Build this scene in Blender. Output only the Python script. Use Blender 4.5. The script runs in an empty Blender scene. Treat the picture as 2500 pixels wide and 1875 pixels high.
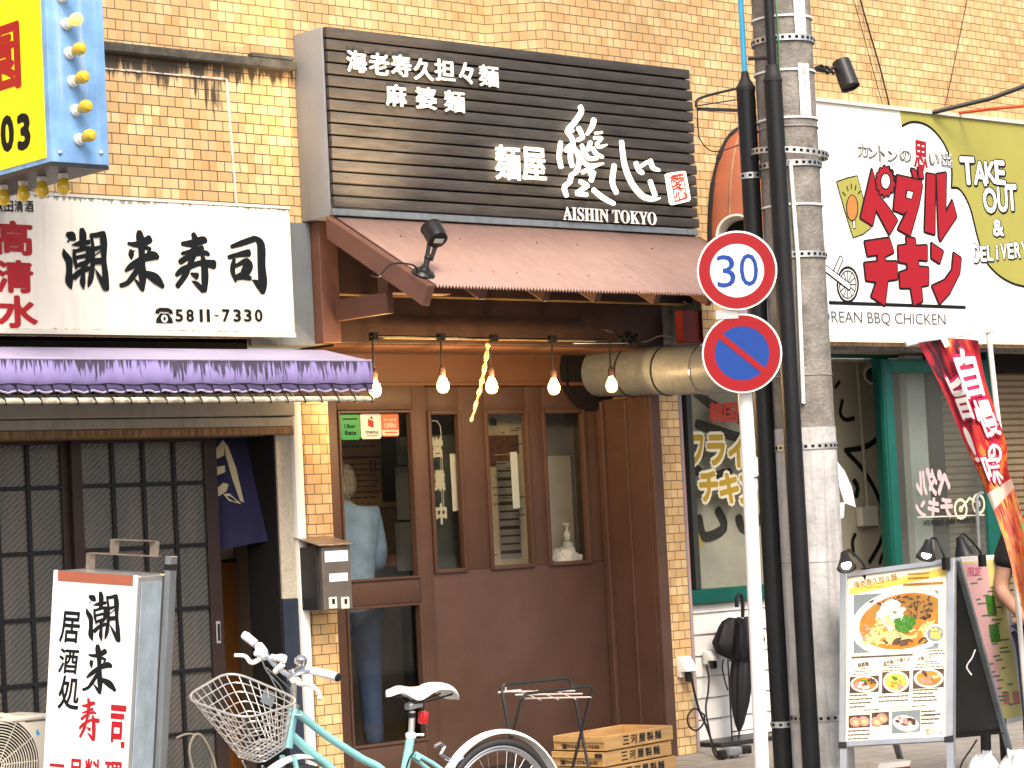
import bpy, bmesh, math, random
from mathutils import Vector, Matrix
random.seed(7)
S = bpy.context.scene
COL = S.collection
V = Vector
R_ = math.radians
# ---------------------------------------------------------------- camera
F, U0, V0 = 6000.0, 1250.0, 937.5
dX = V((8045.0 - U0, 928.0 - V0, F)).normalized()
nz = dX.cross(V((1, -0.050, 0))).normalized()
if nz.y > 0: nz = -nz
RW = Matrix((dX, nz.cross(dX), nz))            # camera rays (right, down, forward) -> world
def ray(u, v): return RW @ V((u - U0, v - V0, F))
EYE = 1.5
_r = ray(1660, 1845)
CAM = V((4.0, 0, 0)) + _r * (EYE / _r.z)
cd = bpy.data.cameras.new('camera'); cam = bpy.data.objects.new('camera', cd); COL.objects.link(cam)
right, down, fwd = RW @ V((1, 0, 0)), RW @ V((0, 1, 0)), RW @ V((0, 0, 1))
M4 = Matrix((( right.x, -down.x, -fwd.x, CAM.x), (right.y, -down.y, -fwd.y, CAM.y), (right.z, -down.z, -fwd.z, CAM.z), (0, 0, 0, 1)))
cam.matrix_world = M4
cd.sensor_width = 36; cd.lens = 36 * F / 2500; cd.clip_end = 300
S.camera = cam
def P(u, v, y):                                 # point of the photograph on the plane Y = y
    r = ray(u, v); return CAM + r * ((y - CAM.y) / r.y)
def proj(p):
    q = RW.transposed() @ (V(p) - CAM); return U0 + F * q.x / q.z, V0 + F * q.y / q.z
def PX(u, v, x):
    r = ray(u, v); return CAM + r * ((x - CAM.x) / r.x)
def PD(u, v, d):                                # point at a distance along the view axis
    return CAM + ray(u, v) * (d / F)
# ---------------------------------------------------------------- world, sun, exposure
w = bpy.data.worlds.new("World"); S.world = w; w.use_nodes = True
wn = w.node_tree.nodes; wl = w.node_tree.links
sky = wn.new('ShaderNodeTexSky'); sky.sky_type = 'NISHITA'; sky.sun_disc = False
sky.sun_elevation = R_(48); sky.sun_rotation = R_(205); sky.air_density = 1.0; sky.dust_density = 6.0; sky.ozone_density = 0.4
bg = wn['Background']; bg.inputs[1].default_value = 0.15
wl.new(sky.outputs[0], bg.inputs[0])
sl = bpy.data.lights.new('sun', 'SUN'); sl.energy = 1.15; sl.angle = R_(20); sl.color = (1.0, 0.93, 0.83)
so = bpy.data.objects.new('sun', sl); COL.objects.link(so)
so.rotation_euler = V((0.42, 0.90, -1.11)).to_track_quat('-Z', 'Y').to_euler()
S.view_settings.view_transform = 'Standard'; S.view_settings.look = 'None'; S.view_settings.gamma = 1
S.view_settings.exposure = 0.95
S.cycles.max_bounces = 8; S.cycles.transparent_max_bounces = 12
# ---------------------------------------------------------------- materials
def mat(name, col, rough=0.6, metal=0.0, var=0.12, vscale=6.0, bump=0.0, bscale=60.0, emit=None, estr=0.0, streak=0.0, streakcol=(0.05, 0.045, 0.04), spec=0.3, coat=0.0, grain=None, stretch=None):
    m = bpy.data.materials.new(name); m.use_nodes = True
    n = m.node_tree.nodes; l = m.node_tree.links; b = n['Principled BSDF']
    b.inputs['Roughness'].default_value = rough; b.inputs['Metallic'].default_value = metal
    b.inputs['Specular IOR Level'].default_value = spec
    if coat: b.inputs['Coat Weight'].default_value = coat; b.inputs['Coat Roughness'].default_value = 0.1
    tc = n.new('ShaderNodeTexCoord')
    c4 = (*col, 1)
    out = None
    if var > 0:
        nt = n.new('ShaderNodeTexNoise'); nt.inputs['Scale'].default_value = vscale; nt.inputs['Detail'].default_value = 6; nt.inputs['Roughness'].default_value = 0.65
        mp = n.new('ShaderNodeMapping'); l.new(tc.outputs['Object'], mp.inputs[0]); l.new(mp.outputs[0], nt.inputs['Vector'])
        if stretch: mp.inputs['Scale'].default_value = stretch
        rp = n.new('ShaderNodeValToRGB'); rp.color_ramp.elements[0].position = 0.3; rp.color_ramp.elements[1].position = 0.7
        rp.color_ramp.elements[0].color = (*[max(0, c * (1 - var)) for c in col], 1)
        rp.color_ramp.elements[1].color = (*[min(1, c * (1 + var)) for c in col], 1)
        l.new(nt.outputs['Fac'], rp.inputs[0]); out = rp.outputs[0]
        rr = n.new('ShaderNodeMapRange'); rr.inputs[3].default_value = max(0.02, rough - 0.1); rr.inputs[4].default_value = min(1, rough + 0.1)
        l.new(nt.outputs['Fac'], rr.inputs[0]); l.new(rr.outputs[0], b.inputs['Roughness'])
    if streak > 0:                              # rain streaks running down the face
        mp = n.new('ShaderNodeMapping'); mp.inputs['Scale'].default_value = (9, 9, 0.55)
        l.new(tc.outputs['Object'], mp.inputs[0])
        ns = n.new('ShaderNodeTexNoise'); ns.inputs['Scale'].default_value = 3.0; ns.inputs['Detail'].default_value = 5
        l.new(mp.outputs[0], ns.inputs['Vector'])
        r2 = n.new('ShaderNodeMapRange'); r2.inputs[1].default_value = 0.5; r2.inputs[2].default_value = 0.78; r2.inputs[4].default_value = streak
        l.new(ns.outputs['Fac'], r2.inputs[0])
        mx = n.new('ShaderNodeMix'); mx.data_type = 'RGBA'; l.new(r2.outputs[0], mx.inputs[0])
        if out: l.new(out, mx.inputs[6])
        else: mx.inputs[6].default_value = c4
        mx.inputs[7].default_value = (*streakcol, 1); out = mx.outputs[2]
    if out: l.new(out, b.inputs['Base Color'])
    else: b.inputs['Base Color'].default_value = c4
    if bump > 0:
        nb = n.new('ShaderNodeTexNoise'); nb.inputs['Scale'].default_value = bscale; nb.inputs['Detail'].default_value = 4
        mp = n.new('ShaderNodeMapping'); l.new(tc.outputs['Object'], mp.inputs[0]); l.new(mp.outputs[0], nb.inputs['Vector'])
        if grain: mp.inputs['Scale'].default_value = grain
        bp = n.new('ShaderNodeBump'); bp.inputs['Strength'].default_value = bump; bp.inputs['Distance'].default_value = 0.01
        l.new(nb.outputs['Fac'], bp.inputs['Height']); l.new(bp.outputs[0], b.inputs['Normal'])
    if emit:
        b.inputs['Emission Color'].default_value = (*emit, 1); b.inputs['Emission Strength'].default_value = estr
    return m
def glass_mat(name, tint=(0.9, 0.93, 0.92), refl=1.0, ior=1.5, haze=0.0):
    m = bpy.data.materials.new(name); m.use_nodes = True; n = m.node_tree.nodes; l = m.node_tree.links
    n.remove(n['Principled BSDF']); o = n['Material Output']
    t = n.new('ShaderNodeBsdfTransparent'); t.inputs[0].default_value = (*tint, 1)
    g = n.new('ShaderNodeBsdfGlossy'); g.inputs['Roughness'].default_value = 0.03
    lw = n.new('ShaderNodeLayerWeight'); lw.inputs[0].default_value = 0.5
    pw = n.new('ShaderNodeMath'); pw.operation = 'POWER'; pw.inputs[1].default_value = 4.0; l.new(lw.outputs['Facing'], pw.inputs[0])
    mu = n.new('ShaderNodeMath'); mu.operation = 'MULTIPLY_ADD'; mu.inputs[1].default_value = 0.8 * refl; mu.inputs[2].default_value = 0.028 * refl; l.new(pw.outputs[0], mu.inputs[0])
    mx = n.new('ShaderNodeMixShader'); l.new(mu.outputs[0], mx.inputs[0]); l.new(t.outputs[0], mx.inputs[1]); l.new(g.outputs[0], mx.inputs[2])
    if haze > 0:
        d = n.new('ShaderNodeBsdfDiffuse'); d.inputs[0].default_value = (0.6, 0.6, 0.58, 1)
        m2 = n.new('ShaderNodeMixShader'); m2.inputs[0].default_value = haze; l.new(mx.outputs[0], m2.inputs[1]); l.new(d.outputs[0], m2.inputs[2]); mx = m2
    l.new(mx.outputs[0], o.inputs[0]); return m
# ---------------------------------------------------------------- mesh builder
class MB:
    def __init__(s): s.v = []; s.f = []; s.mi = []; s.m = 0
    def add(s, vs, fs):
        o = len(s.v); s.v += [V(p) for p in vs]
        for f in fs: s.f.append([i + o for i in f]); s.mi.append(s.m)
        return s
    def poly(s, pts): return s.add(pts, [list(range(len(pts)))])
    def prism(s, pts, vec):
        n = len(pts); vec = V(vec); pts = [V(p) for p in pts]
        fs = [list(range(n)), [n + i for i in range(n)][::-1]] + [[i, (i + 1) % n, n + (i + 1) % n, n + i] for i in range(n)]
        return s.add(pts + [p + vec for p in pts], fs)
    def box(s, x0, x1, y0, y1, z0, z1):
        return s.prism([(x0, y0, z0), (x1, y0, z0), (x1, y0, z1), (x0, y0, z1)], (0, y1 - y0, 0))
    def obox(s, c, a, b, d):                    # centre and three half vectors
        c, a, b, d = V(c), V(a), V(b), V(d)
        return s.prism([c - a - b - d, c + a - b - d, c + a + b - d, c - a + b - d], d * 2)
    def bar(s, p, q, w, t, up=(0, 0, 1)):       # square bar between two points
        p, q = V(p), V(q); d = (q - p).normalized(); x = d.cross(V(up))
        if x.length < 1e-4: x = d.cross(V((1, 0, 0)))
        x.normalize(); y = x.cross(d)
        return s.obox((p + q) / 2, x * w / 2, y * t / 2, (q - p) / 2)
    def tube(s, path, r, n=8, closed=False, caps=True):
        path = [V(p) for p in path]; N = len(path); rs = r if isinstance(r, (list, tuple)) else [r] * N
        vs = []; prev = None
        for i, p in enumerate(path):
            if closed: t = path[(i + 1) % N] - path[i - 1]
            else: t = path[min(i + 1, N - 1)] - path[max(i - 1, 0)]
            t.normalize()
            if prev is None:
                a = t.cross(V((0, 0, 1)));
                if a.length < 0.05: a = t.cross(V((1, 0, 0)))
            else: a = prev - t * prev.dot(t)
            a.normalize(); prev = a; b = t.cross(a)
            for k in range(n):
                an = 2 * math.pi * k / n; vs.append(p + (a * math.cos(an) + b * math.sin(an)) * rs[i])
        fs = []
        for i in range(N if closed else N - 1):
            j = (i + 1) % N
            for k in range(n): fs.append([i * n + k, i * n + (k + 1) % n, j * n + (k + 1) % n, j * n + k])
        if caps and not closed: fs += [list(range(n))[::-1], [(N - 1) * n + k for k in range(n)]]
        return s.add(vs, fs)
    def lathe(s, prof, c, axis=(0, 0, 1), n=20, caps=True):
        c, ax = V(c), V(axis).normalized(); a = ax.cross(V((0, 1, 0)))
        if a.length < 0.05: a = ax.cross(V((1, 0, 0)))
        a.normalize(); b = ax.cross(a); vs = []
        for r, h in prof:
            for k in range(n):
                an = 2 * math.pi * k / n; vs.append(c + ax * h + (a * math.cos(an) + b * math.sin(an)) * max(r, 1e-5))
        fs = [[i * n + k, i * n + (k + 1) % n, (i + 1) * n + (k + 1) % n, (i + 1) * n + k] for i in range(len(prof) - 1) for k in range(n)]
        if caps: fs += [list(range(n))[::-1], [(len(prof) - 1) * n + k for k in range(n)]]
        return s.add(vs, fs)
    def ball(s, c, r, n=14, sc=(1, 1, 1)):
        c = V(c); o = len(s.v); m = n // 2
        s.lathe([(r * math.sin(math.pi * i / m), -r * math.cos(math.pi * i / m)) for i in range(m + 1)], (0, 0, 0), n=n)
        for i in range(o, len(s.v)): p = s.v[i]; s.v[i] = V((p.x * sc[0], p.y * sc[1], p.z * sc[2])) + c
        return s
    def mesh(s, bevel=0, seg=1, sharp=35, merge=False):
        bm = bmesh.new(); vs = [bm.verts.new(p) for p in s.v]
        for f, mi in zip(s.f, s.mi):
            try: fc = bm.faces.new([vs[i] for i in f]); fc.material_index = mi
            except ValueError: pass
        if merge: bmesh.ops.remove_doubles(bm, verts=bm.verts, dist=1e-5)
        bmesh.ops.recalc_face_normals(bm, faces=bm.faces)
        if bevel > 0:
            ed = [e for e in bm.edges if len(e.link_faces) == 2 and e.calc_face_angle(0) > 0.6]
            bmesh.ops.bevel(bm, geom=ed, offset=bevel, segments=seg, affect='EDGES', clamp_overlap=True, profile=0.5)
        uv = bm.loops.layers.uv.new('UVMap')
        for f in bm.faces:
            nn = f.normal
            if abs(nn.z) > 0.8:
                for lp in f.loops: lp[uv].uv = (lp.vert.co.x, lp.vert.co.y)
            else:
                t = V((0, 0, 1)).cross(nn).normalized()
                for lp in f.loops: lp[uv].uv = (lp.vert.co.dot(t), lp.vert.co.z)
            f.smooth = True
        me = bpy.data.meshes.new('m'); bm.to_mesh(me); bm.free()
        me.set_sharp_from_angle(angle=R_(sharp))
        return me
    def build(s, name, m, parent=None, bevel=0, seg=1, sharp=35, label=None, cat=None, group=None, kind=None, merge=False):
        me = s.mesh(bevel, seg, sharp, merge); me.name = name
        for x in (m if isinstance(m, (list, tuple)) else [m]): me.materials.append(x)
        o = bpy.data.objects.new(name, me); COL.objects.link(o)
        if parent:
            o.parent = parent; o.matrix_parent_inverse = WM[parent.name].inverted()
        WM[o.name] = WM[parent.name] if parent else Matrix()
        if parent and parent.type == 'MESH': o.matrix_parent_inverse = Matrix()
        tag(o, label, cat, group, kind)
        return o
WM = {}
def tag(o, label=None, cat=None, group=None, kind=None):
    if label: o['label'] = label
    if cat: o['category'] = cat
    if group: o['group'] = group
    if kind: o['kind'] = kind
    return o
def thing(name, loc, label, cat, group=None, kind=None):
    o = bpy.data.objects.new(name, None); COL.objects.link(o); o.location = loc; o.empty_display_size = 0.1
    WM[o.name] = Matrix.Translation(V(loc)); return tag(o, label, cat, group, kind)
def kids(o): return [c for c in bpy.data.objects if c.parent == o]
def dup(o, delta, label=None, par=None):
    c = o.copy(); COL.objects.link(c)
    if par: c.parent = par
    else: c.location = o.location + V(delta)
    if label: c['label'] = label
    for k in kids(o): dup(k, None, None, c)
    return c
# ---------------------------------------------------------------- lettering
_gc = {}
def glyph(txt, off=0.0, shear=0.0):
    k = (txt, off, shear)
    if k in _gc: return _gc[k]
    cu = bpy.data.curves.new('t', 'FONT'); cu.body = txt; cu.offset = off; cu.resolution_u = 3; cu.shear = shear; cu.fill_mode = 'FRONT'
    ob = bpy.data.objects.new('t', cu); COL.objects.link(ob); bpy.context.view_layer.update()
    me = bpy.data.meshes.new_from_object(ob.evaluated_get(bpy.context.evaluated_depsgraph_get()))
    vs = [(p.co.x, p.co.y) for p in me.vertices]; fs = [list(p.vertices) for p in me.polygons]
    bpy.data.objects.remove(ob); bpy.data.curves.remove(cu); bpy.data.meshes.remove(me)
    xs = [p[0] for p in vs] or [0, 1]; ys = [p[1] for p in vs] or [0, 1]
    _gc[k] = (vs, fs, min(xs), max(xs), min(ys), max(ys)); return _gc[k]
class Fr:                                       # a flat frame: origin, right, up, outward normal
    def __init__(s, o, x, z): s.o = V(o); s.x = V(x).normalized(); s.z = V(z).normalized(); s.n = s.x.cross(s.z)
    def p(s, a, b, d=0.0): return s.o + s.x * a + s.z * b + s.n * d
    def px(s, u, v):                            # picture point -> frame coordinates
        r = ray(u, v); t = (s.o - CAM).dot(s.n) / r.dot(s.n); q = CAM + r * t - s.o
        return q.dot(s.x), q.dot(s.z)
    def P(s, u, v, d=0.0): a, b = s.px(u, v); return s.p(a, b, d)
def facade(y): return Fr((0, y, 0), (1, 0, 0), (0, 0, 1))     # its normal points to the street
def put(mb, txt, fr, cx, cy, wd, ht, off=0.0, d=0.003, thick=0.0, rot=0.0, mirror=False, ref=None, shear=0.0):
    # bold weight: the glyph is laid down several times, shifted by off (in ems), each copy a hair further out
    vs, fs, x0, x1, y0, y1 = glyph(txt, 0.0, shear); g = off if ref is None else ref
    x0, x1, y0, y1 = x0 - g, x1 + g, y0 - g, y1 + g
    sx = wd / max(x1 - x0, 1e-6); sy = ht / max(y1 - y0, 1e-6); c, s_ = math.cos(rot), math.sin(rot)
    if txt == '-': g = 0; off = 0
    sh = [(0, 0)] if off <= 0 else [(off * math.cos(t), off * math.sin(t)) for t in [2 * math.pi * k / 8 for k in range(8)]] + [(0, 0)]
    if off > 0.06: sh += [(off * .5 * math.cos(t), off * .5 * math.sin(t)) for t in [2 * math.pi * (k + .5) / 6 for k in range(6)]]
    for kk, (dx, dy) in enumerate(sh):
        pts = []; dd = d + kk * 6e-5
        for x, y in vs:
            a = (x + dx - (x0 + x1) / 2) * sx; b = (y + dy - (y0 + y1) / 2) * sy
            if mirror: a = -a
            pts.append((cx + a * c - b * s_, cy + a * s_ + b * c))
        if thick:
            o = len(mb.v); n = len(pts); mb.add([fr.p(a, b, dd + thick) for a, b in pts] + [fr.p(a, b, dd) for a, b in pts], fs)
            cnt = {(f[i], f[(i + 1) % len(f)]) for f in fs for i in range(len(f))}
            for (i, j) in cnt:
                if (j, i) not in cnt: mb.f.append([o + i, o + j, o + n + j, o + n + i]); mb.mi.append(mb.m)
        else: mb.add([fr.p(a, b, dd) for a, b in pts], fs)
def putpx(mb, txt, fr, u, v, wu, hv, **k):      # centre and size measured in the photograph
    cx, cy = fr.px(u, v); wd = fr.px(u + wu / 2, v)[0] - fr.px(u - wu / 2, v)[0]; ht = fr.px(u, v - hv / 2)[1] - fr.px(u, v + hv / 2)[1]
    put(mb, txt, fr, cx, cy, abs(wd), abs(ht), **k)
def lineput(mb, txt, fr, x0, x1, cy, ht, off=0.0, d=0.003, space=None, **k):   # a whole line fitted between x0 and x1
    put(mb, txt, fr, (x0 + x1) / 2, cy, x1 - x0, ht, off=off, d=d, **k)
def catmull(pts, n=5):
    if len(pts) < 3: return pts
    out = []
    for i in range(len(pts) - 1):
        p0, p1, p2, p3 = pts[max(i - 1, 0)], pts[i], pts[i + 1], pts[min(i + 2, len(pts) - 1)]
        for k in range(n):
            t = k / n
            out.append(tuple(0.5 * ((2 * b) + (c - a) * t + (2 * a - 5 * b + 4 * c - e) * t * t + (-a + 3 * b - 3 * c + e) * t ** 3) for a, b, c, e in zip(p0, p1, p2, p3)))
    out.append(pts[-1]); return out
def stroke(mb, fr, pts, ws, d=0.003, thick=0.0, smooth=True):
    # brush stroke: pts in frame coordinates, ws full widths
    q = [(p[0], p[1], w_) for p, w_ in zip(pts, ws)]
    if smooth: q = catmull(q, 4)
    L = []; R = []
    for i, (x, y, w_) in enumerate(q):
        a = q[max(i - 1, 0)]; b = q[min(i + 1, len(q) - 1)]; dx, dy = b[0] - a[0], b[1] - a[1]; h = math.hypot(dx, dy) or 1
        nx, ny = -dy / h * w_ / 2, dx / h * w_ / 2; L.append((x + nx, y + ny)); R.append((x - nx, y - ny))
        if i in (0, len(q) - 1):
            s_ = -1 if i == 0 else 1; ex, ey = dx / h * w_ * 0.28 * s_, dy / h * w_ * 0.28 * s_
            cap = [(x + nx * .6 + ex, y + ny * .6 + ey), (x - nx * .6 + ex, y - ny * .6 + ey)]
            if i == 0: L.insert(0, cap[0]); R.insert(0, cap[1])
            else: L.append(cap[0]); R.append(cap[1])
    n = len(L); o = len(mb.v)
    mb.add([fr.p(a, b, d + thick) for a, b in L] + [fr.p(a, b, d + thick) for a, b in R], [[i, n + i, n + i + 1, i + 1] for i in range(n - 1)])
    if thick:
        o2 = len(mb.v); ring = list(range(n)) + [n + i for i in range(n)][::-1]
        mb.v += [mb.v[o + i] - fr.n * thick for i in range(2 * n)]
        for i in range(len(ring)):
            a, b = ring[i], ring[(i + 1) % len(ring)]; mb.f.append([o + a, o + b, o2 + b, o2 + a]); mb.mi.append(mb.m)
def strokes(mb, fr, data, tf, wsc, d=0.003, step=0.0003, thick=0.0, w=None):
    # data: list of (points, widths) in zoomed picture coordinates; tf maps them to frame coordinates
    for i, it in enumerate(data):
        pts = it[0]; ws = it[1]
        if not isinstance(ws, (list, tuple)): ws = [ws] * len(pts)
        stroke(mb, fr, [tf(*p) for p in pts], [q * wsc for q in ws], d + i * step, thick)
def flat(mb, fr, pts, d=0.003, px=True):
    mb.poly([fr.P(u, v, d) if px else fr.p(u, v, d) for u, v in pts])
def disc(mb, fr, cx, cy, rx, ry=None, d=0.003, n=28, rot=0.0):
    ry = ry or rx; c, s_ = math.cos(rot), math.sin(rot)
    mb.poly([fr.p(cx + rx * math.cos(t) * c - ry * math.sin(t) * s_, cy + rx * math.cos(t) * s_ + ry * math.sin(t) * c, d) for t in [2 * math.pi * k / n for k in range(n)]])
def ringf(mb, fr, cx, cy, r0, r1, d=0.003, n=40, a0=0.0, a1=2 * math.pi):
    vs = []; 
    for k in range(n + 1):
        t = a0 + (a1 - a0) * k / n
        vs += [fr.p(cx + r0 * math.cos(t), cy + r0 * math.sin(t), d), fr.p(cx + r1 * math.cos(t), cy + r1 * math.sin(t), d)]
    mb.add(vs, [[2 * k, 2 * k + 1, 2 * k + 3, 2 * k + 2] for k in range(n)])
# ================================================================ materials of the setting
def brick_mat(name, c1, c2, c3, mortar, w=0.1, h=0.0545, stain=None):
    m = mat(name, c1, rough=0.42, var=0, spec=0.4); n = m.node_tree.nodes; l = m.node_tree.links; b = n['Principled BSDF']
    uv = n.new('ShaderNodeUVMap')
    def bt(a, c, mo, off):
        t = n.new('ShaderNodeTexBrick'); t.offset = 0.5; t.inputs['Scale'].default_value = 1; t.inputs['Brick Width'].default_value = w; t.inputs['Row Height'].default_value = h
        t.inputs['Mortar Size'].default_value = 0.0028; t.inputs['Mortar Smooth'].default_value = 0.25; t.inputs['Bias'].default_value = off
        t.inputs['Color1'].default_value = (*a, 1); t.inputs['Color2'].default_value = (*c, 1); t.inputs['Mortar'].default_value = (*mo, 1)
        l.new(uv.outputs[0], t.inputs['Vector']); return t
    t1 = bt(c1, c2, mortar, 0.0)
    sn = n.new('ShaderNodeVectorMath'); sn.operation = 'ADD'; sn.inputs[1].default_value = (0, 0, 0)
    # a second, independent tone for every tile: white noise over the tile's own cell
    sx = n.new('ShaderNodeSeparateXYZ'); l.new(uv.outputs[0], sx.inputs[0])
    def mth(op, a, bb=None):
        q = n.new('ShaderNodeMath'); q.operation = op
        for i, x in enumerate((a, bb)):
            if x is None: continue
            if isinstance(x, (int, float)): q.inputs[i].default_value = x
            else: l.new(x, q.inputs[i])
        return q.outputs[0]
    row = mth('FLOOR', mth('DIVIDE', sx.outputs[1], h)); sh = mth('MULTIPLY', mth('FLOORED_MODULO', row, 2), 0.5)
    col = mth('FLOOR', mth('ADD', mth('DIVIDE', sx.outputs[0], w), sh))
    cv = n.new('ShaderNodeCombineXYZ'); l.new(row, cv.inputs[0]); l.new(col, cv.inputs[1])
    wnz = n.new('ShaderNodeTexWhiteNoise'); wnz.noise_dimensions = '2D'; l.new(cv.outputs[0], wnz.inputs['Vector'])
    rp = n.new('ShaderNodeValToRGB'); e = rp.color_ramp; e.interpolation = 'LINEAR'
    e.elements[0].position = 0.0; e.elements[0].color = (*c3, 1); e.elements[1].position = 1.0; e.elements[1].color = (*[min(1, x * 1.18) for x in c2], 1)
    x = e.elements.new(0.09); x.color = (*[a * .9 for a in c1], 1); x = e.elements.new(0.5); x.color = (*c1, 1); x = e.elements.new(0.85); x.color = (*c2, 1)
    l.new(wnz.outputs['Value'], rp.inputs[0])
    gr = n.new('ShaderNodeTexNoise'); gr.inputs['Scale'].default_value = 2.3; gr.inputs['Detail'].default_value = 7; l.new(uv.outputs[0], gr.inputs['Vector'])
    mg = n.new('ShaderNodeMix'); mg.data_type = 'RGBA'; mg.blend_type = 'MULTIPLY'; mg.inputs[0].default_value = 0.55
    gm = n.new('ShaderNodeMapRange'); gm.inputs[1].default_value = 0.3; gm.inputs[2].default_value = 0.7; gm.inputs[3].default_value = 0.72; gm.inputs[4].default_value = 1.12; l.new(gr.outputs['Fac'], gm.inputs[0])
    l.new(rp.outputs[0], mg.inputs[6]); l.new(gm.outputs[0], mg.inputs[7])
    mm = n.new('ShaderNodeMix'); mm.data_type = 'RGBA'; l.new(t1.outputs['Fac'], mm.inputs[0]); l.new(mg.outputs[2], mm.inputs[6]); mm.inputs[7].default_value = (*mortar, 1)
    out = mm.outputs[2]
    for x0, x1, z0, ln, th_ in (stain or ()):      # black run-off below the ledge between x0 and x1, from z0 down
        mp = n.new('ShaderNodeMapping'); mp.inputs['Scale'].default_value = (26, 1.6, 1); l.new(uv.outputs[0], mp.inputs[0])
        ns = n.new('ShaderNodeTexNoise'); ns.inputs['Scale'].default_value = 1; ns.inputs['Detail'].default_value = 5; ns.inputs['Roughness'].default_value = 0.7; l.new(mp.outputs[0], ns.inputs['Vector'])
        d = mth('DIVIDE', mth('SUBTRACT', z0, sx.outputs[1]), ln)          # 0 at the ledge, 1 at the end of the runs
        below = mth('GREATER_THAN', d, 0.0); inx = mth('MULTIPLY', mth('GREATER_THAN', sx.outputs[0], x0), mth('LESS_THAN', sx.outputs[0], x1))
        big = n.new('ShaderNodeTexNoise'); big.inputs['Scale'].default_value = 5; l.new(uv.outputs[0], big.inputs['Vector'])
        k = mth('SUBTRACT', mth('ADD', mth('MULTIPLY', ns.outputs['Fac'], 1.25), mth('MULTIPLY', big.outputs['Fac'], 0.5)), mth('ADD', mth('MULTIPLY', d, 0.75), th_))
        k = mth('MULTIPLY', mth('MINIMUM', mth('MAXIMUM', mth('MULTIPLY', k, 7.0), 0.0), 0.93), mth('MULTIPLY', below, inx))
        # soot in the joints of the dirty stretch
        k2 = mth('MULTIPLY', mth('MULTIPLY', t1.outputs['Fac'], inx), mth('MULTIPLY', below, 0.8))
        kk = mth('MAXIMUM', k, k2)
        ms = n.new('ShaderNodeMix'); ms.data_type = 'RGBA'; l.new(kk, ms.inputs[0]); l.new(out, ms.inputs[6]); ms.inputs[7].default_value = (0.035, 0.028, 0.02, 1); out = ms.outputs[2]
    l.new(out, b.inputs['Base Color'])
    bp = n.new('ShaderNodeBump'); bp.inputs['Strength'].default_value = 0.35; bp.inputs['Distance'].default_value = 0.004; bp.invert = True
    l.new(t1.outputs['Fac'], bp.inputs['Height']); l.new(bp.outputs[0], b.inputs['Normal'])
    return m
C1, C2, C3, MO = (0.61, 0.395, 0.18), (0.65, 0.46, 0.235), (0.57, 0.335, 0.135), (0.115, 0.072, 0.033)
M = {}
M['brick'] = brick_mat('tile', C1, C2, C3, MO, stain=((-1.0, 1.28, 4.02, 0.30, 0.60), (0.69, 0.80, 3.92, 0.9, 0.72)))
M['brick2'] = brick_mat('tile_plain', C1, C2, C3, MO)
M['concrete'] = mat('concrete', (0.30, 0.285, 0.26), 0.9, var=0.35, vscale=9, bump=0.5, bscale=45, streak=0.5, streakcol=(0.07, 0.065, 0.055))
M['soot'] = mat('soot_concrete', (0.07, 0.065, 0.055), 0.9, var=0.5, vscale=14, bump=0.5)
M['brown'] = mat('brown_paint', (0.076, 0.041, 0.029), 0.45, var=0.14, vscale=3.5, bump=0.12, bscale=25, grain=(1, 1, 6))
M['brown2'] = mat('brown_board', (0.115, 0.05, 0.026), 0.5, var=0.16, vscale=3, bump=0.12, bscale=25)
M['darkbrown'] = mat('dark_brown_board', (0.035, 0.017, 0.013), 0.6, var=0.2, vscale=4, bump=0.15)
M['timber'] = mat('brown_timber', (0.135, 0.062, 0.044), 0.5, var=0.18, vscale=4, bump=0.25, bscale=18, grain=(1, 8, 8))
M['greymetal'] = mat('grey_metal', (0.20, 0.225, 0.245), 0.35, 0.3, var=0.12, vscale=3, streak=0.5, streakcol=(0.07, 0.08, 0.09))
M['darkmetal'] = mat('dark_metal', (0.03, 0.03, 0.032), 0.4, 0.2, var=0.2)
M['black'] = mat('black_plastic', (0.012, 0.012, 0.013), 0.35, var=0.2)
M['blackrub'] = mat('black_rubber', (0.02, 0.02, 0.022), 0.6, var=0.2, bump=0.1)
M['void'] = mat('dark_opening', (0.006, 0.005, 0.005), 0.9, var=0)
M['white'] = mat('white_paint', (0.78, 0.77, 0.74), 0.45, var=0.04, vscale=5)
M['offwhite'] = mat('off_white', (0.62, 0.58, 0.5), 0.6, var=0.08)
M['cream'] = mat('cream_wall', (0.50, 0.45, 0.36), 0.8, var=0.06, vscale=3)
M['alu'] = mat('aluminium', (0.55, 0.56, 0.57), 0.35, 0.75, var=0.08, vscale=8)
M['galv'] = mat('galvanised', (0.21, 0.225, 0.24), 0.45, 0.25, var=0.16, vscale=22, bump=0.08, bscale=30)
M['steel'] = mat('steel', (0.62, 0.62, 0.62), 0.22, 0.95, var=0.06)
M['wood'] = mat('pale_wood', (0.44, 0.27, 0.11), 0.6, var=0.22, vscale=5, bump=0.3, bscale=20, grain=(2, 2, 14), stretch=(1, 1, 9))
M['orangewood'] = mat('orange_wood', (0.34, 0.135, 0.035), 0.45, var=0.15, vscale=5, stretch=(14, 14, 1), bump=0.1)
M['glass'] = glass_mat('shop_glass', (0.86, 0.88, 0.87), 0.9)
M['teal'] = mat('teal_paint', (0.004, 0.085, 0.066), 0.35, var=0.12, vscale=5)
M['ink'] = mat('black_lettering', (0.008, 0.010, 0.012), 0.7, var=0, spec=0.15)
M['red'] = mat('red_lettering', (0.36, 0.010, 0.016), 0.45, var=0.05)
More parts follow.
